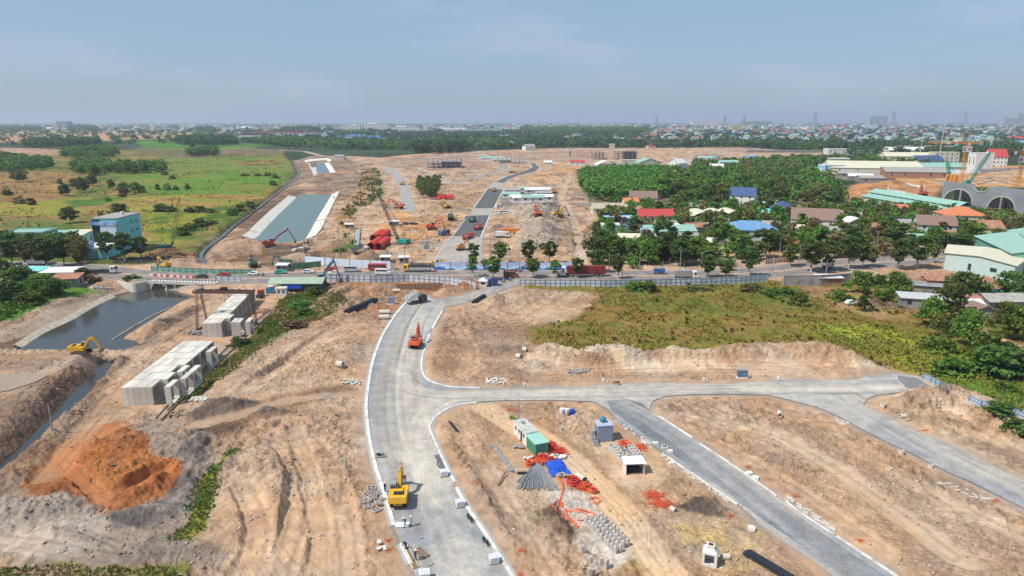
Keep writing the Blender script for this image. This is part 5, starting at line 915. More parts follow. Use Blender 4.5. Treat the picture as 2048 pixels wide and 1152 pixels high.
house('shack','long rusty roofed hut behind the white patched hut',1962,618,12,5,2.8,'gable',rust,greyw,0,1.0,2,1)
house('shack','grey and rust roofed hut at the right edge',2022,622,14,8,3.0,'gable',mat('grey_rust_sheet',(.38,.37,.33),.7,.2,.8,dirt=(.33,.14,.09),dirtamt=.8),greyw,.05,1.5,3,1)
house('shack','tiny hut with white sheet roof beside the long block wall',1660,571,8,4,2.6,'shed',white_p,brick,0,.4,1,1)
# weathered block wall
def block_wall():
 t=thing('block_wall','long weathered grey block wall above the scrub field','wall',P3(1570,572));a=V3(t.location);pts=[V3(P3(u,v))-a for u,v in[(1568,572),(1640,570),(1700,566)]]
 mb=MB()
 for p,q in zip(pts[:-1],pts[1:]):mb.bar(p+V3((0,0,1.6)),q+V3((0,0,1.6)),.25,4.2)
 mb.build('wall',greyw,t);c=MB()
 for p,q in zip(pts[:-1],pts[1:]):c.bar(p+V3((0,0,3.8)),q+V3((0,0,3.8)),.45,.15)
 c.build('coping',bare,t);b_=MB();b_.box(pts[0]+V3((-.2,0,1.8)),(.6,.6,4.4));b_.build('pillar',bare,t)
block_wall()
# teal block at left
def teal():
 x,y=G(243,506);t=thing('apartment_block','tall turquoise block with a white and blue front above a low annex','building',(x,y,0),R_(1));EXCL.append([(x-14,y-16),(x+4,y-16),(x+4,y+24),(x-14,y+24)])
 D,Hh=19.0,15.0;mb=MB();mb.b2(-11,0,0,D,-.5,Hh);mb.b2(-9,-.2,-13.5,-.005,-.5,4.6);mb.build('wall',cyan,t);r=MB();r.b2(-11.2,.2,-.2,D+.2,Hh+.003,Hh+.35);r.build('roof',greyt,t)
 f=MB();f.b2(-10.9,-7.6,-.5,-.01,5.2,Hh-.4);f.build('glazing',glass,t);f=MB();f.b2(-7.2,-.4,-.9,-.01,8.2,Hh-2.6);f.build('balcony_panel',mat('ribbed_white',(.58,.68,.74),.5,.15,3,dirt=(.35,.45,.5),dirtamt=.5),t)
 f=MB();f.b2(-11.1,-.1,-1.2,-.3,Hh-2.59,Hh-1.2);f.build('fascia',mat('blue_board',(.14,.30,.62),.4,.3,.8,dirt=(.6,.66,.7),dirtamt=.8),t);f=MB();f.b2(-9.4,.1,-14.2,-.006,4.603,4.9);f.build('annex_roof',white_p,t);f=MB();f.b2(-9.2,-3.2,-14.0,-13.7,4.9,7.8);f.build('billboard',mat('blue_board',(.14,.30,.62)),t)
 f=MB();f.b2(-9.1,-8.8,-14.1,-13.8,-.5,4.6);f.b2(-1.6,-1.3,-14.1,-13.8,-.5,4.6);f.build('porch_post',white_p,t);f=MB();f.b2(-8.4,-2.2,-13.56,-13.49,-.2,3.2);f.build('shutter',mat('shutter_teal',(.18,.36,.38),.5),t)
 for zz in(3.5,7.6,11.6):
  for yy in(11.5,15.5):
   if zz>4 or yy>12:b_=MB();b_.b2(-.02,.05,yy-.7,yy+.7,zz,zz+1.3);b_.build('window',glass,t)
 tk=MB();tk.tube((-4,12,Hh+.35),(-4,12,Hh+1.7),.8,.8,10);tk.build('water_tank',white_p,t)
teal()
house('house','grey walled house with pale green roof behind the left roadside trees',50,506,17,12,8.5,'flat',mint,greyw,.1,0,2,2)
house('shed','pale green roofed shed left of the turquoise block',112,498,14,12,6,'gable',mint,mint2,.2,1.5,2,1)
house('shed','low white roofed shed just left of the turquoise block',145,497,10,10,6,'shed',pcream,mint2,.1,1,2,1)
house('shack','small shop with grey white roof among the left roadside bushes',115,563,11,7,3.2,'shed',white_p,greyw,.1,.5,2,1)
house('shack','shack with a rusty brown roof beside the left bank',130,577,8,6,3.2,'shed',rust,greyw,.2,.8,1,1)
house('shack','shack with small teal roof in the left bushes',55,560,9,6,3.2,'shed',cyan,greyw,0,.5,1,1)
# green roofed lean-to on the site
def site_shed():
 t=thing('site_shed','open site shed with a broad sage green roof and blue tarpaulin front','shed',P3(592,585),0)
 m=MB()
 for xx in(-8.5,-3,3,8.5):
  for yy in(0,7):m.b2(xx-.1,xx+.1,yy-.1,yy+.1,-.5,3.2)
 m.build('post',greyw,t);r=MB();gable(r,-9,9,-.5,7.5,3.2,1.2,.3,.15);r.build('roof',mat('sage_sheet',(.34,.42,.31),.6,.12,.7,dirt=(.24,.30,.22),dirtamt=.5),t)
 b_=MB();b_.b2(-4,2.2,-.62,-.5,1.4,3.1);b_.build('tarpaulin',mat('tarp_blue',(.02,.09,.52),.5,.25,1.5),t);w_=MB();w_.b2(-8.6,8.6,6.9,7.05,0,3.2);w_.build('back_wall',green_sh,t)
 c=P3(563,592);t=thing('site_cabin','small white site cabin with cream roof before the sage shed','cabin',c,.15);m=MB();m.b2(-1.6,1.6,0,2.6,-.3,2.5);m.build('wall',white_p,t);r=MB();r.b2(-1.75,1.75,-.15,2.75,2.503,2.62);r.build('roof',pcream,t)
 for xx in(-.8,.7):m=MB();m.b2(xx-.3,xx+.3,-.04,.02,1,1.9);m.build('window',glass,t)
 c=P3(541,586);t=thing('generator','blue framed generator at the left of the sage shed','generator',c,.2);m=MB();m.b2(-1.3,1.3,-.7,.7,.1,1.9);m.build('body',mat('machine_blue',(.06,.24,.42),.5,.15,2),t);m=MB();m.b2(-1.4,1.4,-.8,.8,-.2,.095);m.build('skid',dark,t);m=MB();m.ball((.3,.2,2.3),.8,sz=(1.4,1,.6));m.build('cover',white_p,t)
site_shed()
# bare concrete frames under construction in the north
def frame_building(label,u,v,W,D,fl,fh=4.0,nx=7,ny=3,lilac=False):
 t=thing('unfinished_building',label,'building',P3(u,v));m=MB()
 for f in range(fl):m.b2(-W/2,W/2,0,D,(f+1)*fh-.3,(f+1)*fh)
 m.build('floor_slab',bare,t);m=MB()
 for i in range(nx):
  for j in range(ny):
   x=-W/2+.4+(W-.8)*i/(nx-1);y=.4+(D-.8)*j/(ny-1)
   m=MB()
   for f in range(fl+(1 if fl<3 else 0)):m.b2(x-.3,x+.3,y-.3,y+.3,f*fh-(.5 if f==0 else 0)+.003,(f+1)*fh-.303)
   m.build('column',bare,t)
 if lilac:m=MB();m.b2(-W*.1,W/2-1,D*.3,D*.3+.3,.01,fh*fl-.31);m.build('netting',mat('lilac_net',(.20,.17,.24),.9,.2,.3),t)
 s_=MB()
 for i in range(int(W/2.5)):
  x=-W/2+i*2.5;s_.b2(x-.06,x+.06,-1.2,-1.08,-.3,fl*fh+1)
 for f in range(fl*2+1):s_.b2(-W/2,W/2,-1.2,-1.1,f*2,f*2+.12)
 s_.build('scaffold',greyw,t)
frame_building('low two storey concrete frame with lilac netting in the north site',888,336,42,24,2,4.0,8,3,True)
frame_building('three storey concrete frame at the end of the north site',1252,319,34,18,3,4.2,6,3,True)
frame_building('smaller concrete frame left of the three storey one',1196,318,18,14,3,3.8,4,3)
frame_building('low concrete frame under scaffolding beside the far road bend',1022,326,36,18,1,4,7,3)
for i,(u,v,W,rm,lb) in enumerate([(965,318,24,white_p,'white arched site shed, left of the pair at the far road bend'),(985,322,34,mint,'mint roofed site shed beside the white arched one'),(1003,326,26,greyt,'grey roofed site shed nearest the far road bend'),(678,318,14,greyt,'small grey hut beside the upper canal'),(1155,330,20,redt,'red and white site container row far north'),(1096,331,10,white_p,'white site box beside the far road bend')]):
 house('site_shed',lb,u,v,W,12,4,'arch' if i==0 else 'gable',rm,white_p,0,2,3,1)
 # worker camp roofs at the centre of the north site
camp=['upper left','left','lower left','bottom left','bottom middle','bottom right','right','upper right','top','top middle']
for i,(u,v,W,D,rm) in enumerate([(1025,388,12,9,greyt),(1022,396,13,8,mint),(1032,402,9,9,mint2),(1048,404,16,5,white_p),(1066,405,14,6,mint),(1085,403,14,6,white_p),(1088,394,12,7,greyt),(1082,386,15,6,white_p),(1075,378,20,5,white_p),(1050,384,10,7,mint)]):
 house('camp_shed','tin roofed shed at the %s of the workers camp'%camp[i],u,v,W,D,3.0,'gable',rm,white_p,rnd.uniform(-.1,.1),1.2,3,1)
 # ------------------------------------------------------------------ the far town: houses by the hundred
palette=[white_p,cream,mint2,mat('pale_blue_wall',(.50,.60,.70),.8,.1,.3),mat('pale_grey_wall',(.52,.52,.52),.8,.1,.3),mat('tan_wall',(.50,.42,.33),.8,.1,.3)]
roofs=[white_p,greyt,redt,brownt,mint,blue2,mat('pale_grey_roof',(.50,.50,.50),.7,.1,.3),mat('rust_red_roof',(.34,.13,.09),.7,.1,.3)]
def town_house(r):
 mb=MB();W=r.uniform(8,16);D=r.uniform(8,18);h_=r.choice([4,4.5,7,8,10.5]);mb.b2(-W/2,W/2,-D/2,D/2,-1,h_);mb.cur=1
 if r.random()<.6:gable(mb,-W/2,W/2,-D/2,D/2,h_+.02,r.uniform(1.5,3),.4,.2,r.choice('xy'))
 else:mb.b2(-W/2-.2,W/2+.2,-D/2-.2,D/2+.2,h_+.003,h_+.5);mb.b2(-W/4,W/8,-D/4,D/6,h_+.5,h_+3)
 mb.cur=2
 for f in range(int(h_/3.4)):
  for k in range(int(W/3)):x=-W/2+1.5+3*k;mb.b2(x-.6,x+.6,-D/2-.06,-D/2+.02,f*3.4+1,f*3.4+2.5)
 return mb
rh=random.Random(3);TP=[[town_house(rh),rh.choice(palette),rh.choice(roofs)] for _ in range(26)];TM=[a[0].mesh('town_house',[a[1],a[2],glass]) for a in TP]
TOWN=[]
def town(px,spacing,n,seed,label,group,big_=1.0):
 for x,y in scatter(poly(px),spacing,n,seed):
  if not any(inside(x,y,e) for e in EXCL):TOWN.append((x,y,big_,label,group))
town([(1160,316),(1000,300),(980,285),(1000,274),(1300,268),(1300,285),(1260,298),(1170,296)],70,46,31,'small pale house among the trees beyond the north site','scattered houses beyond the north site',1.0)
town([(1300,300),(1300,262),(1640,260),(1650,290),(1560,284),(1420,288)],30,360,32,'pale town house in the dense district behind the dark wood','houses of the dense district',1.3)
town([(1560,286),(1560,262),(2150,262),(2150,292),(1880,300),(1700,284)],29,480,33,'pale town house in the district at upper right','houses of the upper right district',1.35)
town([(1380,318),(1540,318),(1540,326),(1400,330)],40,4,37,'low house at the top of the wood','houses at the top of the wood')
town([(1000,262),(1000,250),(2300,250),(2300,262)],80,1300,34,'far town house','far town',2.3)
town([(480,276),(480,264),(780,260),(780,272),(700,280),(600,284)],60,90,35,'pale house in the factory district at upper left centre','houses of the factory district',1.3)
town([(-300,262),(-300,250),(1000,250),(1000,262)],110,800,36,'far house on the left horizon','far houses on the left horizon',2.3)
ADJ={'white_paint':'white','cream_render':'cream','pale_mint_wall':'pale mint','pale_blue_wall':'pale blue','pale_grey_wall':'pale grey','tan_wall':'tan'}
ADJ2={'white_paint':'white roof','grey_roof':'grey roof','red_roof':'red roof','brown_roof':'brown roof','mint_sheet':'mint roof','blue_roof':'blue roof','pale_grey_roof':'pale grey roof','rust_red_roof':'rust red roof'}
TMARK=[(530,273,'red roofed factory'),(585,274,'red walled factory'),(742,282,'blue factory hall'),(900,266,'long white factory'),(1022,326,'far road bend'),(1058,276,'dark skyline wood'),(1196,318,'smaller concrete frame'),(1300,285,'long brown roofed hall'),(1362,264,'cream town hall'),(1372,283,'brown roofed house row'),(1440,276,'dense district'),(1472,263,'mustard block'),(1512,258,'teal block'),(1560,284,'dark wood edge'),(1620,306,'long pale wall'),(1620,270,'dense white district'),(1678,309,'white wood block'),(1700,285,'wood before the town'),(1756,256,'grey tower block'),(1800,280,'pale halls'),(1850,300,'long brown hall'),(1877,318,'cranked mast'),(1925,280,'tower crane jib'),(1980,292,'orange earthworks'),(2030,270,'right edge'),(1380,322,'top of the wood'),(1450,330,'shanty roof cluster'),(1240,345,'bright green grove'),(1200,395,'grove corner'),(1313,452,'red roofed villa'),(1243,462,'sky blue house'),(1287,414,'white gabled brown roof'),(1222,478,'mint green block'),(1268,493,'patched roof shed'),(1342,484,'pale green roofed house'),(1440,446,'vaulted sheds'),(1502,491,'blue roofed villa'),(1482,410,'steep navy roof'),(1566,436,'pyramid navy roof'),(1628,460,'long brown roof'),(1716,468,'white arched roof'),(1600,506,'red pavilion'),(1790,428,'orange roofed shed'),(1738,400,'mint roofed hall'),(1872,474,'arched porch house'),(1930,458,'orange hipped roof'),(1975,480,'right edge brown gables'),(1338,372,'grey roof in the wood'),(1375,497,'porch columns house'),(1400,385,'middle of the wood'),(1560,380,'right part of the wood'),(1640,370,'right edge of the wood'),(1752,352,'pale yellow hall'),(1668,350,'blue walled house'),(1830,326,'shop building'),(40,335,'left edge thicket'),(180,340,'left field path'),(270,345,'bright green field'),(385,296,'middle left clump'),(120,288,'long left hedge'),(860,304,'square plantation'),(700,295,'green tree belt'),(230,505,'turquoise block')]
TMARK=[(G(u,v),n) for u,v,n in TMARK]
def near_mark(x,y):
 (mx_,my_),n=min(TMARK,key=lambda m:math.hypot((x-m[0][0]),(y-m[0][1])*.6));dx=x-mx_;dy=(y-my_)*.6;dd=math.hypot(dx,dy)/(y*.02+1)
 s=('far ' if dd>1.6 else 'just ' if dd<.7 else '');w_=('right of' if dx>0 else 'left of') if abs(dx)>abs(dy)*1.3 else('behind' if dy>0 else 'before') if abs(dy)>abs(dx)*1.3 else('behind and ' if dy>0 else 'before and ')+('right of' if dx>0 else 'left of')
 return s+w_.replace('behind and right of','behind right of').replace('behind and left of','behind left of').replace('before and right of','before right of').replace('before and left of','before left of')+' the '+n
TOWN.sort(key=lambda t:(t[2]/t[1])**2*-1);tz=land(np.array([t[0] for t in TOWN]),np.array([t[1] for t in TOWN]),False)[0]
restMB=[];LT=[]
for i,((x,y,b_,lb,gr),z) in enumerate(zip(TOWN,tz)):
 j=rh.randrange(len(TM));rt=rh.uniform(-.5,.5)+rh.choice((0,1.57));s_=b_*rh.uniform(.8,1.3)
 if i<285:
  o=ON('town_house',TM[j]);LK(o);o.location=(x,y,z);o.rotation_euler=(0,0,rt);o.scale=(s_,s_,s_*.95);LT.append((x,o,'%s house with %s, %s'%(ADJ[TP[j][1].name],ADJ2[TP[j][2].name],near_mark(x,y)),gr))
 else:restMB.append((x,y,z,rt,s_,j))
seen={}
for x,o,l_,gr in sorted(LT,key=lambda q:q[0]):n_=seen[l_]=seen.get(l_,0)+1;tag(o,l_ if n_==1 else ' '.join(l_.replace(' with',',',1).split())+', %s from left'%NUMS[n_-1],'house',gr)
for x,o,l_,gr in LT:
 if len(o['label'].split())>16:o['label']=o['label'].replace(' and right of','').replace('behind right of','behind').replace('behind left of','behind').replace('before right of','before').replace('before left of','before')
if restMB:
 allm=MB();ml=palette+roofs+[glass]
 for x,y,z,rt,s_,j in restMB:
  mb=TP[j][0];c,s=math.cos(rt)*s_,math.sin(rt)*s_;n0=len(allm.v);ids=(palette.index(TP[j][1]),len(palette)+roofs.index(TP[j][2]),len(ml)-1)
  allm.v+=[(x+p[0]*c-p[1]*s,y+p[0]*s+p[1]*c,z+p[2]*s_) for p in mb.v];allm.f+=[tuple(n0+k for k in f) for f in mb.f];allm.m+=[ids[k] for k in mb.m]
 tag(allm.build('distant_town',ml),'dense distant town of small pale houses along the horizon',None,None,'stuff')
 # larger far buildings one can tell apart
FB=[('white factory block, leftmost of the tall white blocks on the horizon',706,264,100,60,34,white_p,white_p),('tallest white factory block with a stepped top',742,263,200,70,42,white_p,white_p),('long white factory block right of the tallest one',800,264,210,60,26,white_p,white_p),('very long low white factory hall',900,266,520,60,18,white_p,mat('factory_grey',(.5,.5,.52),.8,.1,.1)),('blue roofed factory hall below the tall white blocks',742,282,160,60,8,blue2,white_p),('long cobalt roofed hall left of the blue factory hall',700,278,130,50,8,blue2,white_p),('wide red roofed factory, left of the red pair',530,273,190,90,12,mat('far_red_wall',(.28,.06,.05),.8,.1,.1),redt),('wide red walled factory, right of the red pair',585,274,180,80,16,mat('far_red_wall',(.28,.06,.05),.8,.1,.1),white_p),('white walled hall under the red factories',500,281,90,50,12,white_p,white_p),('grey silo building on the left horizon',125,258,90,60,56,greyt,greyw),('white tank building on the left horizon',193,254,90,60,34,white_p,white_p),('pale warehouse row on the left horizon',20,261,700,50,8,white_p,greyw),('cream hall with flat roof beyond the town trees',1362,264,230,80,16,pcream,cream),('mustard and green block in the town',1472,263,60,40,30,mint,mat('mustard_wall',(.62,.52,.14),.8,.1,.1)),('tall white block on the skyline above the town',1413,254,300,100,52,white_p,white_p),('wide teal block on the skyline',1512,255,300,100,56,greyt,mat('teal_wall',(.22,.36,.38),.8,.1,.1)),('grey tower block on the skyline',1756,253,200,80,110,greyt,mat('far_grey_wall',(.35,.38,.42),.8,.1,.1)),('tall tower at the right edge of the skyline',2044,252,130,80,150,greyt,mat('far_grey_wall',(.35,.38,.42),.8,.1,.1)),('broad tower left of the right edge tower',2022,252,190,80,100,greyt,mat('far_grey_wall',(.35,.38,.42),.8,.1,.1)),('long brown roofed hall in front of the town',1300,285,130,50,9,brownt,greyw),('grey shed hall right of the brown roofed one',1336,285,70,40,8,greyt,mint2),('brown roofed house row before the town',1372,283,90,40,10,brownt,cream),('long pale wall along the dark wood at upper right',1620,306,230,4,4,bare,bare),('row of pale halls behind the cranes',1680,272,200,50,12,greyt,white_p)]
for lb,u,v,W,D,h_,rm,wm in FB:
 x,y,z=P0(u,v);t=thing('factory' if 'factory' in lb or 'hall' in lb else 'tower_block' if h_>45 else 'building',lb,'wall' if 'wall along' in lb else 'building',(x,y,z));m=MB();m.b2(-W/2,W/2,0,D,-1,h_);m.build('wall',wm,t)
 EXCL.append([(x-W/2,y-60),(x+W/2,y-60),(x+W/2,y+D),(x-W/2,y+D)]);r=MB();r.b2(-W/2-.5,W/2+.5,-.5,D+.5,h_+.01,h_+1.2)
 if W>60 and 'factory' in lb:r.b2(-W*.1,W*.15,D*.2,D*.6,h_+1.2,h_+7)
 r.build('roof',rm,t)
 if W<320 and h_>9:
  nf=max(1,int(h_/8));nx=max(3,min(12,int(W/14)))
  for f in range(nf):g=MB();[g.b2(-W/2+W*(k+.25)/nx,-W/2+W*(k+.75)/nx,-.25,.02,h_*(f+.35)/nf,h_*(f+.7)/nf) for k in range(nx)];g.build('window_band',glass,t)
  # pylons and masts on the skyline
steel_far=mat('galvanised_steel',(.22,.24,.26),.6,.1,1)
def pylon(Hh):
 t=MB();w0=Hh*.11;w1=Hh*.018;th=Hh*.008;n=7
 lv=[(w0*(1-(i/n))**1.2+w1,Hh*i/n) for i in range(n+1)]
 for i in range(n):
  (a,z0),(b_,z1)=lv[i],lv[i+1]
  for sx,sy in((-1,-1),(1,-1),(1,1),(-1,1)):t.bar((sx*a,sy*a,z0),(sx*b_,sy*b_,z1),th)
  for(p,q) in(((-1,-1),(1,-1)),((1,-1),(1,1)),((1,1),(-1,1)),((-1,1),(-1,-1))):t.bar((p[0]*a,p[1]*a,z0),(q[0]*b_,q[1]*b_,z1),th*.7);t.bar((q[0]*a,q[1]*a,z0),(p[0]*b_,p[1]*b_,z1),th*.7)
 for zz in(.72,.82,.92):t.bar((-Hh*.13,0,Hh*zz),(Hh*.13,0,Hh*zz),th*1.2)
 return t
pm=pylon(100).mesh('lattice',steel_far)
where=['above the wood left of the town','pair left','pair right']
PY=[(1058,253,50,'slim power pylon left of the far town'),(1104,253,36,'small power pylon above the town trees'),(1157,253,52,'power pylon over the left end of the far town'),(1312,256,88,'power pylon over the middle of the town'),(1449,256,96,'tall power pylon, left of the close pair'),(1487,256,100,'tall power pylon, right of the close pair'),(1629,255,90,'power pylon left of the grey tower block'),(1785,255,100,'power pylon right of the grey tower block'),(1928,254,105,'power pylon nearest the right edge of the skyline'),(955,256,52,'mast above the long white factory'),(945,262,34,'short mast beside the long white factory'),(525,253,40,'thin mast on the left skyline')]
for u,v,Hh,lb in PY:
 x,y,z=P0(u,v);o=ON('power_pylon',pm);LK(o);o.location=(x,y,0);k=Hh/100*(1.15 if v>255 else 1.5);o.scale=(k*1.4,k*1.4,k);tag(o,lb,'pylon','power pylons on the skyline')
for u,v,Hh,lb in[(1838,318,40,'left pale street mast with lamps behind the yellow crane'),(1877,322,62,'tall pale mast with cranked top behind the yellow crane')]:
 x,y,z=P0(u,v);t=thing('light_mast',lb,'mast',(x,y,0));m=MB();m.tube((0,0,0),(1.2,0,Hh*.75),.5,.35,6);m.tube((1.2,0,Hh*.75),(3.2,0,Hh*.98),.35,.25,6);m.build('pole',white_p,t);m=MB()
 for q in(.82,.9,.97):m.b2(1.0,4.2,-.4,.4,Hh*q,Hh*q+.8)
 m.build('lamp',white_p,t)
 # forest and town trees
grove([(1152,368),(1170,352),(1262,346),(1335,348),(1345,395),(1260,404),(1190,404),(1165,385)],7.5,(9,11.5),(.75,1.0),['round','street'],['lush','lush','mid'],'bright green tree in the dense grove beside the north site','trees of the grove beside the north site',1)
grove([(1300,372),(1345,352),(1640,350),(1672,372),(1690,412),(1600,412),(1560,405),(1350,412)],9.5,(6.5,14.5),(.7,1.15),['round','round','street'],['dark','mid','mid','olive','lush'],'dark green tree in the wood behind the villas','trees of the wood behind the villas',2,keep=.85)
grove([(1195,430),(1215,415),(1300,418),(1500,425),(1700,425),(1880,438),(1990,452),(2100,462),(2100,490),(1880,505),(1600,522),(1400,538),(1212,540),(1205,470)],8.6,(4.5,11),(.7,1.15),['round','round','bush','street','slim'],['dark','mid','olive','mid','lush','brown'],'leafy garden tree between the villas','garden trees between the villas',3)
grove([(1380,330),(1640,322),(1660,340),(1400,346)],13,(7,11),(.9,1.2),['round'],['mid','olive','dark'],'tree at the far edge of the wood','trees at the far edge of the wood',4)
grove([(1540,322),(1780,318),(1850,322),(1860,338),(1640,344),(1540,336)],15,(7,12),(.9,1.3),['round','bush'],['olive','mid','dark'],'tree on the scrubby ground left of the yellow hall','scrub trees left of the yellow hall',5,keep=.75)
grove([(1690,415),(1760,425),(1900,440),(2100,452),(2100,440),(1900,428),(1740,410),(1690,405)],9,(4,6.5),(.9,1.1),['round'],['mid','olive','dark'],'tree below the long mint roofed hall','trees below the long mint roofed hall',6)
grove([(825,307),(830,297),(930,296),(940,304),(880,308)],11,(16,22),(.6,.8),['street','slim'],['blue','dark'],'tall dark tree of the plantation north of the site','plantation north of the site',7)
grove([(560,296),(560,286),(1000,282),(1000,300),(830,296),(700,300)],24,(10,15),(1.0,1.6),['round','bush'],['dark','blue','mid'],'tree in the belt beyond the green field','tree belt beyond the green field',8,keep=.8)
grove([(980,300),(1000,280),(1300,290),(1560,290),(1900,300),(2200,306),(2200,318),(1900,315),(1700,310),(1640,306),(1500,296),(1150,296)],22,(10,16),(1.0,1.5),['round'],['dark','blue'],'dark tree of the wood in front of the town','trees of the wood in front of the town',9,keep=.85)
grove([(1000,288),(1000,262),(2300,258),(2300,300),(1700,296),(1300,290)],40,(10,15),(1.2,1.9),['round'],['blue','dark'],'dark tree between the town houses','trees between the town houses',10,keep=.48)
grove([(950,262),(950,247.5),(2400,247.5),(2400,262)],120,(14,28),(1.6,3.2),['round','bush'],['blue','dark'],'far tree on the horizon','far trees on the horizon',11,3800,keep=.5)
grove([(470,286),(480,262),(1000,260),(1000,284)],42,(10,16),(1.2,2.0),['round'],['blue','dark'],'tree among the factories','trees among the factories',14,keep=.7)
grove([(-300,296),(-300,262),(480,262),(480,288),(300,286),(120,296)],60,(9,16),(1.2,2.0),['round','bush'],['blue','dark','mid'],'tree of the far left plain','trees of the far left plain',15,keep=.35)
grove([(-400,266),(-400,247.5),(950,247.5),(950,268),(700,268)],120,(14,26),(1.6,3.2),['round','bush'],['blue','dark'],'far tree on the left horizon','far trees on the left horizon',12,3000,keep=.5)
for i,(px,sp,hh) in enumerate([([(-100,262),(0,256),(80,257),(80,263)],34,(18,26)),([(135,259),(165,256),(195,260),(190,264)],30,(22,30)),([(380,262),(430,259),(430,264)],34,(18,24)),([(558,264),(620,259),(640,266)],40,(22,30)),([(45,290),(120,284),(195,284),(200,292),(60,298)],18,(12,18)),([(350,284),(400,279),(470,282),(475,290),(360,292)],17,(14,20)),([(480,285),(560,280),(620,284),(560,294)],20,(12,16)),([(-100,345),(-100,318),(0,315),(90,326),(110,336),(60,345)],13,(8,13)),([(120,305),(200,300),(240,308),(220,318),(130,318)],16,(9,14)),([(200,345),(240,336),(330,338),(325,346),(215,350)],11,(9,13)),([(140,340),(190,325),(230,330),(200,352),(150,350)],13,(9,13)),([(375,308),(430,302),(435,312),(380,314)],12,(10,14)),([(700,300),(830,292),(820,302)],18,(9,12)),([(1040,260),(1300,258),(1290,268),(1100,268)],40,(18,26))]):
 grove(px,sp,hh,(.8,1.15),['round'],['dark','blue'] if i<6 else['dark','mid'],['tree of the far left horizon wood','tree of the wood beside the grey silo','tree of the small wood left of the red factories','tree of the wood on the skyline behind the factories','tree of the long hedge beyond the left fields','tree of the dark clump in the middle left distance','tree of the hedge below the red factories','tree of the thicket at the left edge','tree of the thicket in the upper left field','tree of the row on the bright green field','tree on the path through the left field','tree of the small clump before the white houses','low tree at the end of the green belt','tall tree on the skyline over the town'][i],'left field trees %d'%i,20+i)
 # single trees of the left fields, measured one by one
LF=[(158,345,12,11,'dark'),(190,352,13,12,'dark'),(150,378,9,8,'dark'),(130,392,9,9,'blue'),(165,385,12,10,'dark'),(185,372,10,11,'dark'),(222,378,8,6,'mid'),(250,390,10,9,'dark'),(270,386,9,9,'mid'),(245,394,6,6,'brown'),(285,386,6,6,'mid'),(40,364,12,15,'olive'),(15,390,5,8,'dark'),(40,408,6,8,'brown'),(62,410,5,6,'olive'),(120,368,5,6,'mid'),(315,380,5,5,'mid'),(335,380,6,6,'mid'),(352,380,4,5,'dark'),(375,378,5,5,'mid'),(270,348,6,10,'dark'),(330,350,4,8,'mid'),(345,358,4,7,'mid'),(385,296,12,14,'dark'),(140,446,9,9,'dark'),(238,434,8,11,'dark'),(203,436,4,5,'mid'),(320,424,5,10,'dark'),(340,424,4,8,'dark'),(380,424,4,7,'brown'),(400,424,4,8,'dark'),(420,426,3,6,'olive'),(216,402,3,4,'mid'),(550,356,5,8,'mid'),(535,352,4,8,'dark'),(515,352,3,10,'mid'),(490,352,3,10,'mid'),(545,370,4,8,'mid'),(480,424,5,8,'dark'),(465,432,4,7,'mid'),(500,414,4,8,'mid'),(400,452,4,9,'dark'),(380,460,4,8,'mid'),(365,470,4,8,'mid'),(420,448,3,8,'olive')]
for band,lo,hi in(('near',400,999),('middle',366,400),('far',0,366)):
 S=sorted(q for q in LF if lo<=q[1]<hi)
 for n_,(u,v,h_,w_,lf) in enumerate(S):
  x,y,z=P3(u,v);kind='round' if h_>6.5 else 'bush';nm='tree' if kind=='round' else 'shrub'
  tree(x,y,h_,w_,kind,lf,'%s %s, %s from the left in the %s band of the left fields'%({'dark':'dark green','blue':'blue green','mid':'green','olive':'olive','brown':'brownish'}[lf],nm,NUMS[n_],band),'single trees of the left fields',nm,z)
  # square clump of plantation trees inside the north site
CL=[(838,380),(846,374),(856,372),(866,374),(876,378),(842,388),(852,390),(862,392),(870,388),(878,370),(848,396),(858,399),(866,398),(840,370),(870,368),(850,384),(862,382)]
for i,(u,v) in enumerate(CL):
 x,y,z=P3(u,v);tree(x,y,9,6.5,'street' if i%2 else 'round','olive' if i%3 else 'lush','yellow green tree of the isolated clump in the north site, number %s planted'%NUMS[i] if 0 else 'yellow green tree %s from the left in the isolated north site clump'%NUMS[sorted(CL).index((u,v))],'isolated clump inside the north site','tree',z)
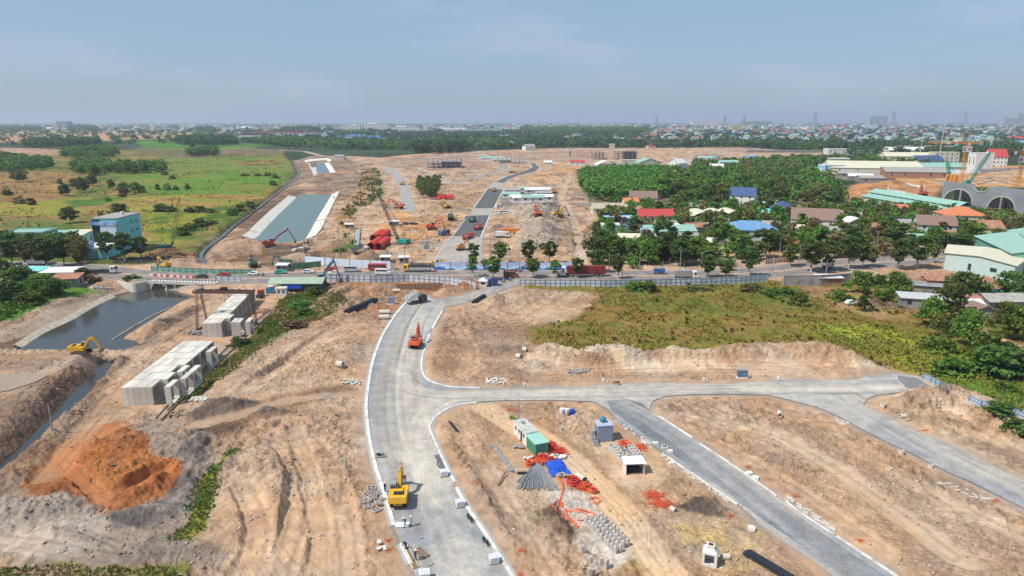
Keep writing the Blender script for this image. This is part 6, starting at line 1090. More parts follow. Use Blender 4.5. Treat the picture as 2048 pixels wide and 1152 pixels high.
 # roadside trees, measured one by one: u, v of the foot, height, width
ord_=NUMS;_o=['first','second','third','fourth','fifth','sixth','seventh','eighth','ninth','tenth','eleventh','twelfth','thirteenth','fourteenth','fifteenth','sixteenth','seventeenth','eighteenth','nineteenth','twentieth']
ROWS=[('left end of the highway, {} from the left edge',[(24,530,14,13,'dark'),(57,532,11,9,'olive'),(93,538,13,11,'dark'),(128,531,12,10,'dark'),(165,545,15,9,'olive'),(150,522,11,9,'dark'),(60,512,10,12,'dark'),(110,512,10,12,'mid'),(5,512,11,12,'dark'),(140,508,10,12,'dark')]),('turquoise block, {} from the left',[(216,520,12,8,'dark'),(250,523,12,9,'dark'),(283,520,10,7,'dark')]),('row before the banner wall at centre, {} from the left',[(948,528,8.5,6,'dark'),(1000,527,9.5,7,'mid'),(1056,530,10.5,7.5,'dark'),(1099,525,9,7.5,'dark')]),('median facing the long fence, {} from the left',[(946,554,8,4.2,'mid'),(987,560,9,7,'mid'),(1066,555,7.5,7,'mid'),(1109,556,7,4,'mid'),(1152,556,8,5,'dark'),(1236,558,9,5.5,'dark'),(1194,545,9,7,'dark'),(1188,530,12,9,'dark'),(1200,518,13,10,'dark'),(1415,556,9,8,'dark'),(1452,556,7,7.5,'dark'),(1498,553,12,8,'dark'),(1580,533,9.5,7,'mid')]),('right half of the highway, {} from the left',[(1622,545,12.5,11,'dark'),(1652,541,12,9,'dark'),(1696,538,13.5,8.5,'dark'),(1725,534,10,6.5,'dark'),(1743,535,9,6,'olive'),(1795,538,12,8.5,'dark'),(1834,536,13,10.5,'dark'),(1866,526,8,4.5,'mid'),(1884,508,10,8,'dark'),(1915,506,9,12,'dark')]),('far side of the highway before the villas, {} from the left',[(1225,520,11,9,'mid'),(1262,518,9,9,'lush'),(1300,522,12,10,'dark'),(1340,525,13,10,'dark'),(1368,532,9,9,'dark'),(1390,520,10,9,'mid'),(1420,530,8,10,'mid'),(1440,500,13,12,'lush'),(1465,505,11,9,'lush'),(1530,515,12,11,'dark'),(1560,505,11,9,'dark'),(1610,512,11,9,'mid'),(1640,505,12,10,'lush'),(1700,505,12,10,'dark'),(1760,508,8,7,'olive'),(1790,495,12,12,'dark'),(1940,480,10,10,'mid'),(1325,505,14,12,'dark')]),]
for lb,L_ in ROWS:
 order=sorted(range(len(L_)),key=lambda i:L_[i][0])
 for n_,i in enumerate(order):
  u,v,h_,w_,lf=L_[i];x,y,z=P3(u,v);tree(x,y,h_,w_,'street',lf,'roadside tree at the '+lb.format(ord_[n_]),'roadside trees along the highway','tree',z)
NB=[(1728,622,8.5,4.6,'cone','dark','tree','lone narrow dark tree standing in the dry field'),(1600,610,4,6,'bush','mid','shrub','green bush at the foot of the block wall'),(1575,592,3,6,'bush','mid','shrub','low bush left of the block wall'),(1718,585,7,9,'round','mid','tree','round tree above the parked grey car'),(1755,585,6,5,'round','dark','tree','compact round tree beside the thatched hut'),(1790,585,7,8,'round','mid','tree','round tree left of the grey sheet roof'),(1770,600,4,7,'bush','mid','shrub','bush below the compact round tree'),(1680,598,3.2,8,'bush','mid','shrub','wide low bush beside the parked pale car'),(1812,596,5,6,'bush','mid','shrub','bush at the left of the weathered long hut'),(1860,650,8,8,'round','mid','tree','green tree in front of the weathered long hut'),(1883,672,6,6,'round','olive','tree','pale thin tree right of the tree before the long hut'),(1905,640,10,9,'round','dark','tree','tall dark tree before the rusty roofs'),(1925,600,9,12,'round','dark','tree','broad tree in front of the mint warehouse'),(1900,612,7,8,'round','mid','tree','green tree right of the grey sheet roof'),(1934,690,9.5,8.5,'round','mid','tree','leafy green tree left of the brown twin gables'),(1958,740,6,6,'bush','lush','shrub','bright bush at the end of the small earth path'),(2010,672,9,9,'round','mid','tree','green tree in front of the right edge hut'),(2045,680,9,8,'round','mid','tree','green tree at the right edge above the path'),(2018,600,9,12,'round','dark','tree','broad dark tree right of the steep rusty roof'),(2046,610,8,9,'round','dark','tree','dark tree at the right edge above the huts'),(1970,720,7,9,'bush','mid','shrub','tall green bush, upper left of the bush group by the fence'),(1995,752,7,12,'bush','dark','shrub','large dark round bush of the group by the fence'),(2030,745,7,10,'bush','dark','shrub','dark bush at the right end of the group by the fence'),(1905,748,4,8,'bush','mid','shrub','spreading bush just above the end of the metal fence'),(2008,780,2.2,4,'bush','mid','shrub','small isolated bush on the bright grass'),(1880,700,4,8,'bush','mid','shrub','bush at the edge of the yellow grass'),(2005,822,2.5,6,'bush','dark','shrub','bush growing over the metal fence at lower right'),(2046,850,2.5,6,'bush','dark','shrub','bush at the lower right end of the metal fence'),(1270,578,2.5,8,'bush','mid','shrub','low bush growing up the long fence at its middle'),(1300,580,3,6,'bush','mid','shrub','bush growing over the long fence'),(1550,592,2.6,9,'bush','mid','shrub','dark bush at the right end of the long fence'),(1500,578,2,9,'bush','olive','shrub','low bush before the right end of the long fence'),(1390,580,1.6,8,'bush','olive','shrub','very low bush before the middle of the long fence'),(40,575,7,11,'round','dark','tree','dense dark tree among the left bank shacks'),(85,590,7,11,'round','mid','tree','dense green tree on the left bank slope'),(15,600,6,10,'bush','dark','shrub','dark bush at the left edge above the green slope'),(110,592,6,8,'round','lush','tree','bright leaved tree beside the rusty left shack'),(60,608,4,9,'bush','mid','shrub','bush at the top of the green slope'),(165,560,4.5,8,'bush','olive','shrub','scrubby bush by the road behind the white truck'),(185,562,3,6,'bush','brown','shrub','dry bush beside the white truck'),(8,565,8,9,'round','dark','tree','tree at the very left edge by the road'),(1105,515,9,10,'bush','dark','shrub','unused'),(625,590,3,6,'bush','mid','shrub','bush beside the blue boomed excavator'),(606,630,2.2,6,'bush','dark','shrub','dark bush in the middle of the green strip'),(480,690,2.5,5,'bush','dark','shrub','bush beside the gantry rails'),(585,655,2,7,'bush','brown','shrub','reddish brown bush on the green strip'),(600,615,2.4,7,'bush','lush','shrub','bright bush at the top of the green strip'),(265,578,1.6,6,'bush','lush','shrub','green tuft at the foot of the bridge wing wall'),(680,505,2,6,'bush','mid','shrub','bush beside the small poles in the north site'),(1210,455,6,9,'bush','lush','shrub','bright bush at the edge of the site by the mint block'),(1195,470,7,8,'round','mid','tree','tree left of the mint green block')]
for u,v,h_,w_,k,lf,nm,lb in NB:
 if lb=='unused':continue
 x,y,z=P3(u,v);tree(x,y,h_,w_,k,lf,lb,None,nm,z)
plant_wild(150)
# palms
def palm(u,v,h_,label):
 x,y,z=P3(u,v);t=thing('palm_tree',label,'palm',(x,y,z));m=MB();m.tube((0,0,-.3),(.3,0,h_*.5),.2,.15,6);m.tube((.3,0,h_*.5),(.35,.1,h_),.15,.12,6);m.build('trunk',bark,t);V=[]
 for k in range(14):
  A=2*math.pi*k/14+rnd.random()*.3;L_=rnd.uniform(2.4,3.2);up=rnd.uniform(.1,1.2);prev=None
  for j in range(6):
   s=j/5;p=np.array([math.cos(A)*L_*s+.35,math.sin(A)*L_*s,h_+up*s*1.6-2.0*s*s]);w_=.5*math.sin(math.pi*min(1,.15+.85*s))+.05;sd_=np.array([-math.sin(A),math.cos(A),-.25])*w_
   if prev is not None:V+=[prev[0]-prev[1],p-sd_,p+sd_,prev[0]+prev[1]]
   prev=(p,sd_)
 o=ON('crown',quads_mesh('crown',np.array(V),[LM['mid']]));LK(o);adopt(o,t)
for i,(u,v,h_,lb) in enumerate([(1488,470,9,'coconut palm left of the blue roofed villa'),(1440,462,8,'palm before the middle vaulted shed'),(1395,460,7,'palm before the left vaulted shed'),(1968,606,6,'palm beside the steep rusty roof'),(1205,400,9,'palm at the left of the palm grove'),(1235,404,9,'palm second from the left of the palm grove'),(1262,406,9,'palm third from the left of the palm grove'),(1290,404,9,'palm behind the brown roofed house'),(1318,402,9,'palm at the right of the palm grove')]):palm(u,v,h_,lb)
# ------------------------------------------------------------------ vehicles and machines
tyre=mat('tyre',(.025,.025,.027),.9,.2,4,dirt=(.2,.15,.1),dirtamt=.6);rim_m=mat('wheel_rim',(.35,.34,.33),.5,.1,4);black=mat('black_plastic',(.03,.03,.032),.6,.15,3)
lamp_m=mat('headlight_glass',(.75,.74,.68),.2,.05,3,spec=.6)
def paint(name,c,d=.35):return mat(name,c,.4,.08,1.5,spec=.5,dirt=DUST,dirtamt=d)
P_={'white':paint('white_vehicle_paint',(.78,.77,.74)),'red':paint('red_vehicle_paint',(.50,.035,.035)),'black':paint('black_vehicle_paint',(.03,.032,.036)),'teal':paint('teal_vehicle_paint',(.02,.42,.36)),'silver':paint('silver_vehicle_paint',(.48,.50,.52)),'maroon':paint('maroon_vehicle_paint',(.20,.035,.035)),'yellow':paint('yellow_vehicle_paint',(.75,.50,.03)),'blue':paint('blue_vehicle_paint',(.05,.13,.35)),'tarp':mat('dark_tarp',(.05,.05,.055),.8,.2,1.5,dirt=DUST,dirtamt=.3),'myellow':mat('machine_yellow',(.74,.40,.02),.45,.1,2,dirt=DUST,dirtamt=.45),'mred':mat('machine_red',(.72,.10,.03),.45,.1,2,dirt=DUST,dirtamt=.35),'mdred':mat('machine_dark_red',(.40,.05,.03),.5,.1,2,dirt=DUST,dirtamt=.35),'mgreen':mat('machine_dark_green',(.03,.14,.10),.5,.15,2,dirt=DUST,dirtamt=.4),'mteal':mat('machine_teal',(.01,.30,.23),.45,.1,2),'mblue':mat('machine_blue_arm',(.04,.22,.34),.45,.15,2,dirt=(.02,.06,.08),dirtamt=.7),'morange':mat('machine_orange',(.62,.24,.05),.5,.1,2,dirt=DUST,dirtamt=.5),'cont':mat('container_maroon',(.24,.035,.035),.55,.12,1,dirt=(.2,.1,.07),dirtamt=.4)}
def wheels(t,xs,y,r,wd=.24):
 m=MB();m.tube((0,-wd/2,0),(0,wd/2,0),r,r,14);me=m.mesh('wheel',tyre);m2=MB();m2 .tube((0,-wd/2-.02,0),(0,wd/2+.02,0),r*.55,r*.55,10);me2=m2 .mesh('rim',rim_m)
 for x in xs:
  for s in(-1,1):
   o=ON('wheel',me);LK(o);adopt(o,t);o.location=(x,s*y,r);o2=ON('rim',me2);LK(o2);adopt(o2,o)
def at_px(u,v,z=None):return P3(u,v) if z is None else P0(u,v,z)
def car(label,u,v,rot,pc,group='cars on the highway',kind='car',L_=4.4):
 t=thing('van' if kind=='van' else 'car',label,kind,P0(u,v,.06) if 520<v<575 else P3(u,v),rot,group);k=L_/4.4;wd=.86
 if kind=='van':prof=[(-2.6,.35),(2.55,.35),(2.7,.8),(2.55,1.1),(1.85,1.3),(1.2,2.05),(.9,2.15),(-2.5,2.15),(-2.65,1.9)];win=[(1.80,1.32),(1.20,2.0),(-2.2,2.0),(-2.2,1.35)];wx=(1.7,-1.6);wd=.95
 else:prof=[(-2.15,.3),(2.1,.3),(2.2,.65),(1.95,.88),(1.1,.97),(.45,1.42),(-1.2,1.45),(-1.85,1.02),(-2.15,.92),(-2.25,.6)];win=[(1.02,.98),(.42,1.38),(-1.15,1.41),(-1.75,1.0)];wx=(1.35,-1.3)
 m=MB();m.prism([(a*k,b_) for a,b_ in prof],-wd*.92,wd*.92);m.b2(-2.15*k,2.1*k,-wd,wd,.35,.85 if kind!='van' else 1.25);m.build('body',P_[pc],t)
 g=MB();g.prism([(a*k,b_) for a,b_ in win],-wd*.935,wd*.935);g.build('window',glass,t);wheels(t,[a*k for a in wx],wd-.08,.33)
 for s in(-1,1):h_=MB();fx=(2.13 if kind!='van' else 2.66)*k;h_.b2(fx-.05,fx+.06,s*.6-.18,s*.6+.18,.6,.75);h_.build('headlight',lamp_m,t)
 return t
def cab(t,x0,x1,wd,h_,pc,slope=.25):
 m=MB();m.prism([(x0,.55),(x1,.55),(x1,1.5),(x1-slope,h_),(x0,h_)],-wd,wd);c=m.build('cab',P_[pc],t);g=MB();g.prism([(x1-.02,1.55),(x1+.03,1.55),(x1-slope+.06,h_-.25),(x1-slope+.01,h_-.25)],-wd*.88,wd*.88)
 g.b2(x0+(x1-x0)*.35,x1-slope-.12,-wd-.01,-wd+.02,1.5,h_-.3);g.b2(x0+(x1-x0)*.35,x1-slope-.12,wd-.02,wd+.01,1.5,h_-.3);g.build('window',glass,c)
 for s in(-1,1):hl=MB();hl.b2(x1-.02,x1+.04,s*wd*.7-.2,s*wd*.7+.2,.75,.95);hl.build('headlight',lamp_m,c)
def truck(label,u,v,rot,L_=8,pc='white',load='box',lc=None,group=None,tilt=0,z=None,wd=1.2,h_=2.8,name='truck',hb=2.4):
 t=thing(name,label,name,P0(u,v,.06) if z is None and 520<v<575 else P3(u,v),rot,group);cl=1.9;x1=L_/2;xc=x1-cl;lm=lc if lc else P_[pc]
 cab(t,xc,x1,wd,h_,pc);m=MB();m.b2(-L_/2,xc-.01,-.45,.45,.6,.9);m.build('chassis',black,t);b_=MB();xb=xc-.25
 if load=='box':b_.b2(-L_/2,xb,-wd-.05,wd+.05,.95,.95+hb)
 elif load=='tarp':b_.b2(-L_/2,xb,-wd-.05,wd+.05,.95,1.9)
 elif load=='dump':
  q=[(-L_/2,1.0),(xb-.4,1.0),(xb,1.0+hb*.6),(xb+.5,1.0+hb*.6),(xb+.5,.92+hb*.6),(xb-.1,2.2)]
  M_=Matrix.Translation((-L_/2+.4,0,1.0))@Matrix.Rotation(-tilt,4,'Y')@Matrix.Translation((L_/2-.4,0,-1.0));n0=0
  for bx in((-L_/2,xb,-wd,wd,1.0,1.15),(-L_/2,xb,-wd,-wd+.1,1.151,1.0+hb*.55),(-L_/2,xb,wd-.1,wd,1.151,1.0+hb*.55),(xb-.1,xb,-wd+.1,wd-.1,1.151,1.1+hb*.6),(-L_/2,-L_/2+.08,-wd+.1,wd-.1,1.151,1.0+hb*.45)):b_.b2(*bx)
  b_.v=[tuple(M_@V3(p)) for p in b_.v]
  if not tilt:e=MB();e.ball((-L_/2+(xb+L_/2)/2,0,1.45),1.0,12,6,((xb+L_/2)*.46,wd*.86,.75),.08);e.build('load',mat('earth_load',(.40,.33,.28),.95,.2,2),t)
 elif load=='flat':b_.b2(-L_/2,xb,-wd,wd,.95,1.1)
 b_.build('cargo_bed',lm,t)
 if load=='tarp':tb=MB();n=8;prof=[(-wd-.08,1.905),(-wd-.08,2.7),(-wd*.6,3.15),(wd*.6,3.15),(wd+.08,2.7),(wd+.08,1.905)];tb.v=[];tb.prism([(a,b2_) for a,b2_ in prof],-L_/2-.1,xb);tb.v=[(y,x,z_) for x,y,z_ in tb.v];tb.build('tarpaulin',P_['tarp'],t)
 wheels(t,[x1-.9,-L_/2+1.0]+([-L_/2+2.1] if L_>7 else[]),wd-.15,.48,.35);return t
R90=R_(90)
# on the highway
car('black saloon on the bridge behind the gantry',403,556,R_(178),'black',L_=4.6);car('dark red saloon on the highway left of the white hatchback',447,552,R_(180),'red',L_=4.6);car('small white hatchback facing left on the highway',507,550,R_(170),'white',L_=3.9);car('teal green taxi near the sage roofed shed',562,547,R_(4),'teal',L_=4.6)
car('white saloon between the teal taxi and the blue excavator',617,546,R_(2),'white',L_=4.5);car('white car partly behind the blue excavator arm',668,549,R_(178),'white',L_=4.4);car('bright red car mostly behind the blue excavator arm',660,541,R_(180),'red',L_=4.2);car('silver minibus with roof rack before the banner wall',704,543,R_(2),'silver',kind='van',L_=5.3)
car('white panel van with dark stripe beside the red bus',766,549,R_(-2),'white',kind='van',L_=4.9);car('dark maroon minibus at the ramp mouth',1022,554,R_(-2),'maroon',kind='van',L_=4.7);car('pale pickup parked beside the wide low bush',1702,609,R_(10),'white',None,L_=3.6)
t=thing('bus','red bus with orange stripe before the banner wall','bus',P0(755,541,.06),0,None);m=MB();m.b2(-3.4,3.4,-1.1,1.1,.4,2.7);m.build('body',P_['red'],t);m=MB();m.b2(-3.2,3.42,-1.12,1.12,1.5,2.3);m.build('window',glass,t);m=MB();m.b2(-1.2,2.2,-1.14,-1.10,1.0,1.35);m.build('stripe',mat('orange_stripe',(.8,.35,.05),.5),t);wheels(t,[2.2,-2.2],1.0,.45)
truck('yellow cab truck with long dark tarpaulin load',835,543,R_(180),10.5,'yellow','tarp',P_['silver'])
t=truck('grey box truck with white cab facing right',1371,557,R_(0),8.2,'white','box',mat('grey_canvas',(.30,.29,.28),.8,.15,1),hb=2.2)
truck('small grey flatbed truck behind the roadside trees at right',1655,536,R_(4),4.4,'white','flat',P_['silver'],wd=.95,h_=2.2);truck('small blue covered truck at the gate of the villas',1318,548,R_(180),4.2,'blue','box',P_['blue'],wd=.85,h_=2.1,hb=1.2)
truck('white tractor with black empty trailer at the left bridge end',200,546,R_(-2),13,'white','flat',black);truck('white sided truck behind the left roadside trees',72,531,R_(180),8.5,'white','box',P_['white'],hb=1.6)
t=thing('articulated_truck','white tractor pulling a long maroon container','truck',P0(1160,552,.06),R_(180));cab(t,5.4,7.2,1.25,3.5,'white',.5);m=MB();m.b2(7.2,9.0,-1.05,1.05,.6,1.9);m.build('bonnet',P_['white'],t);m=MB();m.b2(-9.2,5.2,-.5,.5,.8,1.15);m.build('chassis',black,t);m=MB();m.b2(-9.3,4.8,-1.22,1.22,1.16,3.9)
for k in range(34):m.b2(-9.2+k*.41,-9.0+k*.41,-1.26,1.26,1.3,3.8)
m.build('container',P_['cont'],t);wheels(t,[8.0,5.0,3.9,-6.2,-7.5],1.05,.5,.4)
# on the north site
truck('red dump truck full of gravel, nearer of the two on fresh asphalt',936,478,R_(70),8.5,'red','dump',P_['red']);truck('red dump truck full of gravel, farther of the two on fresh asphalt',956,459,R_(76),8.2,'red','dump',P_['red'])
truck('dark dump truck driving away beyond the red ones',945,444,R_(80),7.5,'black','dump',P_['mgreen']);truck('brown dump truck on the dark asphalt lane',988,383,R_(82),8,'mdred','dump',P_['morange']);truck('blue bedded dump truck with red cab left of the boulevard',888,470,R_(55),7,'mdred','dump',P_['blue'])
truck('white dump truck tipping its raised bed onto the brown heap',722,507,R_(35),7.5,'white','dump',mat('bed_grey',(.28,.28,.28),.6,.1,2),tilt=R_(28));truck('white mixer truck at the foot of the grey stone heap',1004,474,R_(0),7,'white','box',P_['white'],hb=2.0);truck('yellow green truck on the far road bend',1026,347,R_(10),8,'yellow','dump',P_['mgreen'])
truck('small dark truck parked by the gantry crane',521,594,R_(100),5,'mdred','flat',black,wd=.95,h_=2.1)
for i,(u,v) in enumerate([(1000,416),(1012,419),(1020,421),(1018,426),(1008,428)]):car(['white van at the left of the parked group by the boulevard','white car in the middle of the parked group by the boulevard','white car at the right of the parked group by the boulevard','white car at the lower right of the parked group by the boulevard','long white trailer below the parked group by the boulevard'][i],u,v,rnd.uniform(-.4,.4),'white','cars parked by the boulevard','van' if i in(0,4) else 'car',6 if i==4 else 4.8)
# white dumper at the top of the near road: bed raised towards us
truck('white dump truck tipping gravel at the top of the near road',833,607,R_(35),6.4,'black','dump',P_['white'],tilt=R_(30),hb=2.8,wd=1.3)
def excavator(label,u,v,rot,pc='myellow',s=1.0,tip=(5.2,3.4),end=(6.6,.4),elbow=None,wheeled=False,track_rot=None,long=False,breaker=False,group=None):
 t=thing('excavator',label,'excavator',P3(u,v),rot,group);t.scale=(s,s,s);pm=P_[pc];tr=(track_rot-rot) if track_rot is not None else 0
 if wheeled:wheels(t,[1.5,-1.5],1.05,.52,.42);m=MB();m.b2(-2.1,2.1,-.7,.7,.5,.95);m.b2(2.1,2.35,-1.2,1.2,.2,.75);m.build('undercarriage',pm,t)
 else:
  for sy in(-1,1):
   m=MB();m.prism([(-2.1,.35),(-1.8,0),(1.8,0),(2.1,.35),(1.95,.85),(1.6,.95),(-1.6,.95),(-1.95,.85)],sy*1.2-.3,sy*1.2+.3)
   for k in range(16):m.b2(-1.9+k*.25,-1.8+k*.25,sy*1.2-.32,sy*1.2+.32,-.03,.02)
   o=m.build('track',mat('track_steel',(.09,.08,.07),.8,.2,3,dirt=DUST,dirtamt=.5),t);o.rotation_euler=(0,0,tr)
  m=MB();m.b2(-.9,.9,-.89,.89,.35,1.0);m.tube((0,0,1.0),(0,0,1.2),.75,.75,14);m.build('undercarriage',black,t)
 z0=1.15;m=MB();m.b2(-2.3,1.3,-1.35,1.35,z0,z0+.35);m.b2(-2.3,-.2,-1.35,1.35,z0+.35,z0+1.15);m.b2(-.2,1.2,-1.35,-.35,z0+.35,z0+.95);m.build('body',pm,t)
 m=MB();m.prism([(-2.95,z0+.25),(-2.305,z0+.05),(-2.305,z0+1.2),(-2.8,z0+1.15)],-1.32,1.32);m.build('counterweight',pm,t);m=MB();m.b2(-2.0,-1.2,-.9,.6,z0+1.155,z0+1.3);m.tube((-.9,-.8,z0+1.15),(-.9,-.8,z0+1.7),.07,.07,6);m.build('engine_cover',black,t)
 m=MB();m.prism([(-.1,z0+.36),(1.25,z0+.36),(1.35,z0+1.1),(1.1,z0+1.85),(-.1,z0+1.85)],.42,1.34);c=m.build('cab',mat('cab_grey',(.30,.31,.30),.5,.1,2,dirt=DUST,dirtamt=.3),t);g=MB();g.b2(.05,1.12,.40,1.36,z0+.85,z0+1.68);g.b2(1.2,1.33,.5,1.28,z0+.75,z0+1.5);g.b2(-.13,.0,.55,1.2,z0+.9,z0+1.6);g.build('window',glass,c)
 a=V3((.9,0,z0+.6));b_=V3((tip[0],0,tip[1]));e=V3((elbow[0],0,elbow[1])) if elbow else a.lerp(b_,.5)+V3((-.35,0,.9));m=MB();m.bar(a,e,.42,.62,(0,0,1));m.bar(e,b_,.40,.50,(0,0,1));m.build('boom',pm,t)
 d=V3((end[0],0,end[1]));m=MB();q=b_+(b_-d).normalized()*.7;m.bar(q,d,.32,.42,(0,1,0));m.build('stick',pm,t);m=MB();m.tube(a+V3((.3,.3,-.3)),a.lerp(e,.9)+V3((0,.3,-.15)),.08,.07,6);m.tube(a+V3((.3,-.3,-.3)),a.lerp(e,.9)+V3((0,-.3,-.15)),.08,.07,6);m.tube(e.lerp(b_,.1)+V3((0,0,.35)),q+V3((0,0,.1)),.08,.06,6);m.build('hydraulic_ram',rim_m,t)
 if breaker:m=MB();m.tube(d,d+V3((.1,0,-1.6)),.2,.06,8);m.build('breaker',black,t)
 else:m=MB();k=-1 if d.x>b_.x else 1;m.prism([(d.x+.1,d.y*0+d.z+.1),(d.x+.5,d.z-.2),(d.x+.35,d.z-.9),(d.x-.25,d.z-1.05),(d.x-.75,d.z-.7),(d.x-.3,d.z-.55),(d.x-.1,d.z)],-.55,.55);m.build('bucket',mat('bucket_steel',(.16,.14,.12),.7,.2,3,dirt=DUST,dirtamt=.6),t)
 return t
excavator('yellow wheeled excavator working beside the kerb on the near road',799,1003,R_(93),'myellow',1.0,(3.6,4.2),(4.8,1.6),wheeled=True)
excavator('orange red tracked excavator on the near road bend',832,694,R_(86),'mred',1.0,(3.8,4.8),(4.9,1.4))
excavator('yellow orange excavator reaching right beside the pond',163,703,R_(4),'myellow',.95,(3.6,4.0),(5.0,1.3),(2.4,4.1))
excavator('dark red long reach excavator at the lower end of the canal',541,494,R_(20),'mdred',1.25,(6.6,6.2),(8.8,2.0),(3.2,4.2));excavator('blue armed excavator reaching over the long fence',640,572,R_(30),'mblue',1.35,(4.0,6.4),(5.4,1.5),(1.8,4.2));excavator('yellow excavator behind the green fence left',329,536,R_(150),'myellow',1.0,(3.6,3.8),(3.8,1.4))
excavator('dark green excavator with folded arm, left of the pair above the green fence',506,533,R_(120),'mgreen',1.05,(3.0,4.6),(4.2,1.6));excavator('dark green excavator, right of the pair above the green fence',567,527,R_(170),'mgreen',1.05,(3.6,3.6),(4.6,.9));excavator('orange excavator left of the blue bedded dump truck',864,459,R_(20),'mred',1.2,(4.4,4.2),(5.8,1.2));excavator('yellow excavator beside the isolated tree clump',893,416,R_(120),'myellow',1.2,(3.6,4.2),(5.2,1.4))
excavator('brown excavator on the pale apron of the boulevard',923,501,R_(40),'morange',1.0,(3.6,4.2),(4.6,1.2));excavator('dark excavator on the orange ground left of the boulevard',902,438,R_(90),'mgreen',1.2,(3.8,3.0),(5.0,.8));excavator('red excavator beside the side road',797,417,R_(160),'mred',1.3,(5.0,4.5),(7.0,1.5));excavator('orange excavator digging below the workers camp',1075,432,R_(100),'mred',1.3,(4.0,4.6),(5.4,1.0))
excavator('yellow excavator right of the one below the workers camp',1116,432,R_(30),'myellow',1.3,(4.0,4.0),(5.8,.8));excavator('yellow excavator behind the banner wall beside the boulevard',873,534,R_(10),'myellow',.9,(3.4,2.6),(4.6,.9));excavator('dark red excavator on the brown ground of the workers camp',1052,383,R_(90),'mdred',1.2,(3.6,4.2),(5.2,1.2));excavator('white excavator on the orange ground below the cranes',1775,385,R_(60),'white',1.6,(4,5),(6,1));excavator('orange excavator right of the camp',1108,387,R_(80),'morange',1.2,(3.6,4.6),(5,1.4));excavator('red excavator before the portal wall',1845,392,R_(80),'mdred',1.6,(3,5),(4,1));excavator('yellow excavator at the ends of the side road',805,370,R_(0),'myellow',1.1,(3.8,3.0),(5.4,.6))
# lattice masts
def lattice(m,p0,p1,w0,w1,n,th,wm=None):
 p0=V3(p0);p1=V3(p1);d=(p1-p0).normalized();a=d.cross(V3((0,1,0)) if abs(d.y)<.9 else V3((1,0,0))).normalized();b_=d.cross(a);cs=[(-1,-1),(1,-1),(1,1),(-1,1)];prev=None
 for i in range(n+1):
  s=i/n;w_=w0+(w1-w0)*s
  if wm:w_=min(w0+(wm-w0)*min(1,s*5),w1+(wm-w1)*min(1,(1-s)*5))
  c=p0 .lerp(p1,s);ring=[c+a*(x*w_/2)+b_*(y*w_/2) for x,y in cs]
  for k in range(4):
   m.bar(ring[k],ring[(k+1)%4],th*.7)
   if prev:m.bar(prev[k],ring[k],th);m.bar(prev[k] if i%2 else prev[(k+1)%4],ring[(k+1)%4] if i%2 else ring[k],th*.7)
  prev=ring
def crawler_crane(label,u,v,rot,pc,L_,ang,lc,s=1.0,th=.12,w_=1.2):
 t=thing('crawler_crane',label,'crane',P3(u,v),rot);t.scale=(s,s,s)
 for sy in(-1,1):m=MB();m.prism([(-2.8,.4),(-2.5,0),(2.5,0),(2.8,.4),(2.5,.95),(-2.5,.95)],sy*1.8-.4,sy*1.8+.4);m.build('track',mat('track_steel',(.09,.08,.07)),t)
 m=MB();m.b2(-3.6,1.6,-1.5,1.5,1.15,2.6);m.b2(-4.2,-3.6,-1.5,1.5,1.3,2.9);m.b2(-1.2,1.2,-1.39,1.39,.5,1.149);m.build('body',P_[pc],t);m=MB();m.b2(1.0,2.3,.6,1.5,2.61,3.6);m.build('cab',glass,t)
 b_=V3((L_*math.cos(ang)+1.4,0,1.8+L_*math.sin(ang)));m=MB();lattice(m,(1.4,0,1.8),b_,.5,.5,max(8,int(L_/1.3)),th,w_);m.build('boom',lc,t);m=MB();mast=V3((-2.6,0,6.0));m.tube((-1,0,2.6),mast,.1,.1,5)
 for sy in(-.3,.3):m.tube(mast+V3((0,sy,0)),b_+V3((0,sy,0)),.045,.045,4);m.tube(b_,b_+V3((0,0,-L_*.35)),.04,.04,4)
 m.build('cable',black,t);m=MB();m.b2(b_.x-.3,b_.x+.3,-.3,.3,b_.z-L_*.35-.9,b_.z-L_*.35);m.build('hook_block',P_['myellow'],t)
crawler_crane('teal crawler crane with a long dark lattice boom beside the red pipes',803,489,R_(150),'mteal',24,R_(62),mat('boom_dark',(.06,.06,.065),.6,.1,2));crawler_crane('crawler crane with an ochre lattice boom behind the green fence',338,500,R_(25),'mgreen',22,R_(76),mat('boom_ochre',(.34,.27,.10),.7,.2,1),th=.14,w_=1.5)
crawler_crane('green crawler crane with raised boom right of the yellow tower crane',1935,370,R_(25),'mteal',30,R_(48),P_['mteal'],1.2,.2,1.8);crawler_crane('green crawler crane with folded boom left of the yellow tower crane',1903,362,R_(110),'mteal',16,R_(70),P_['mteal'],1.2,.22,1.8)
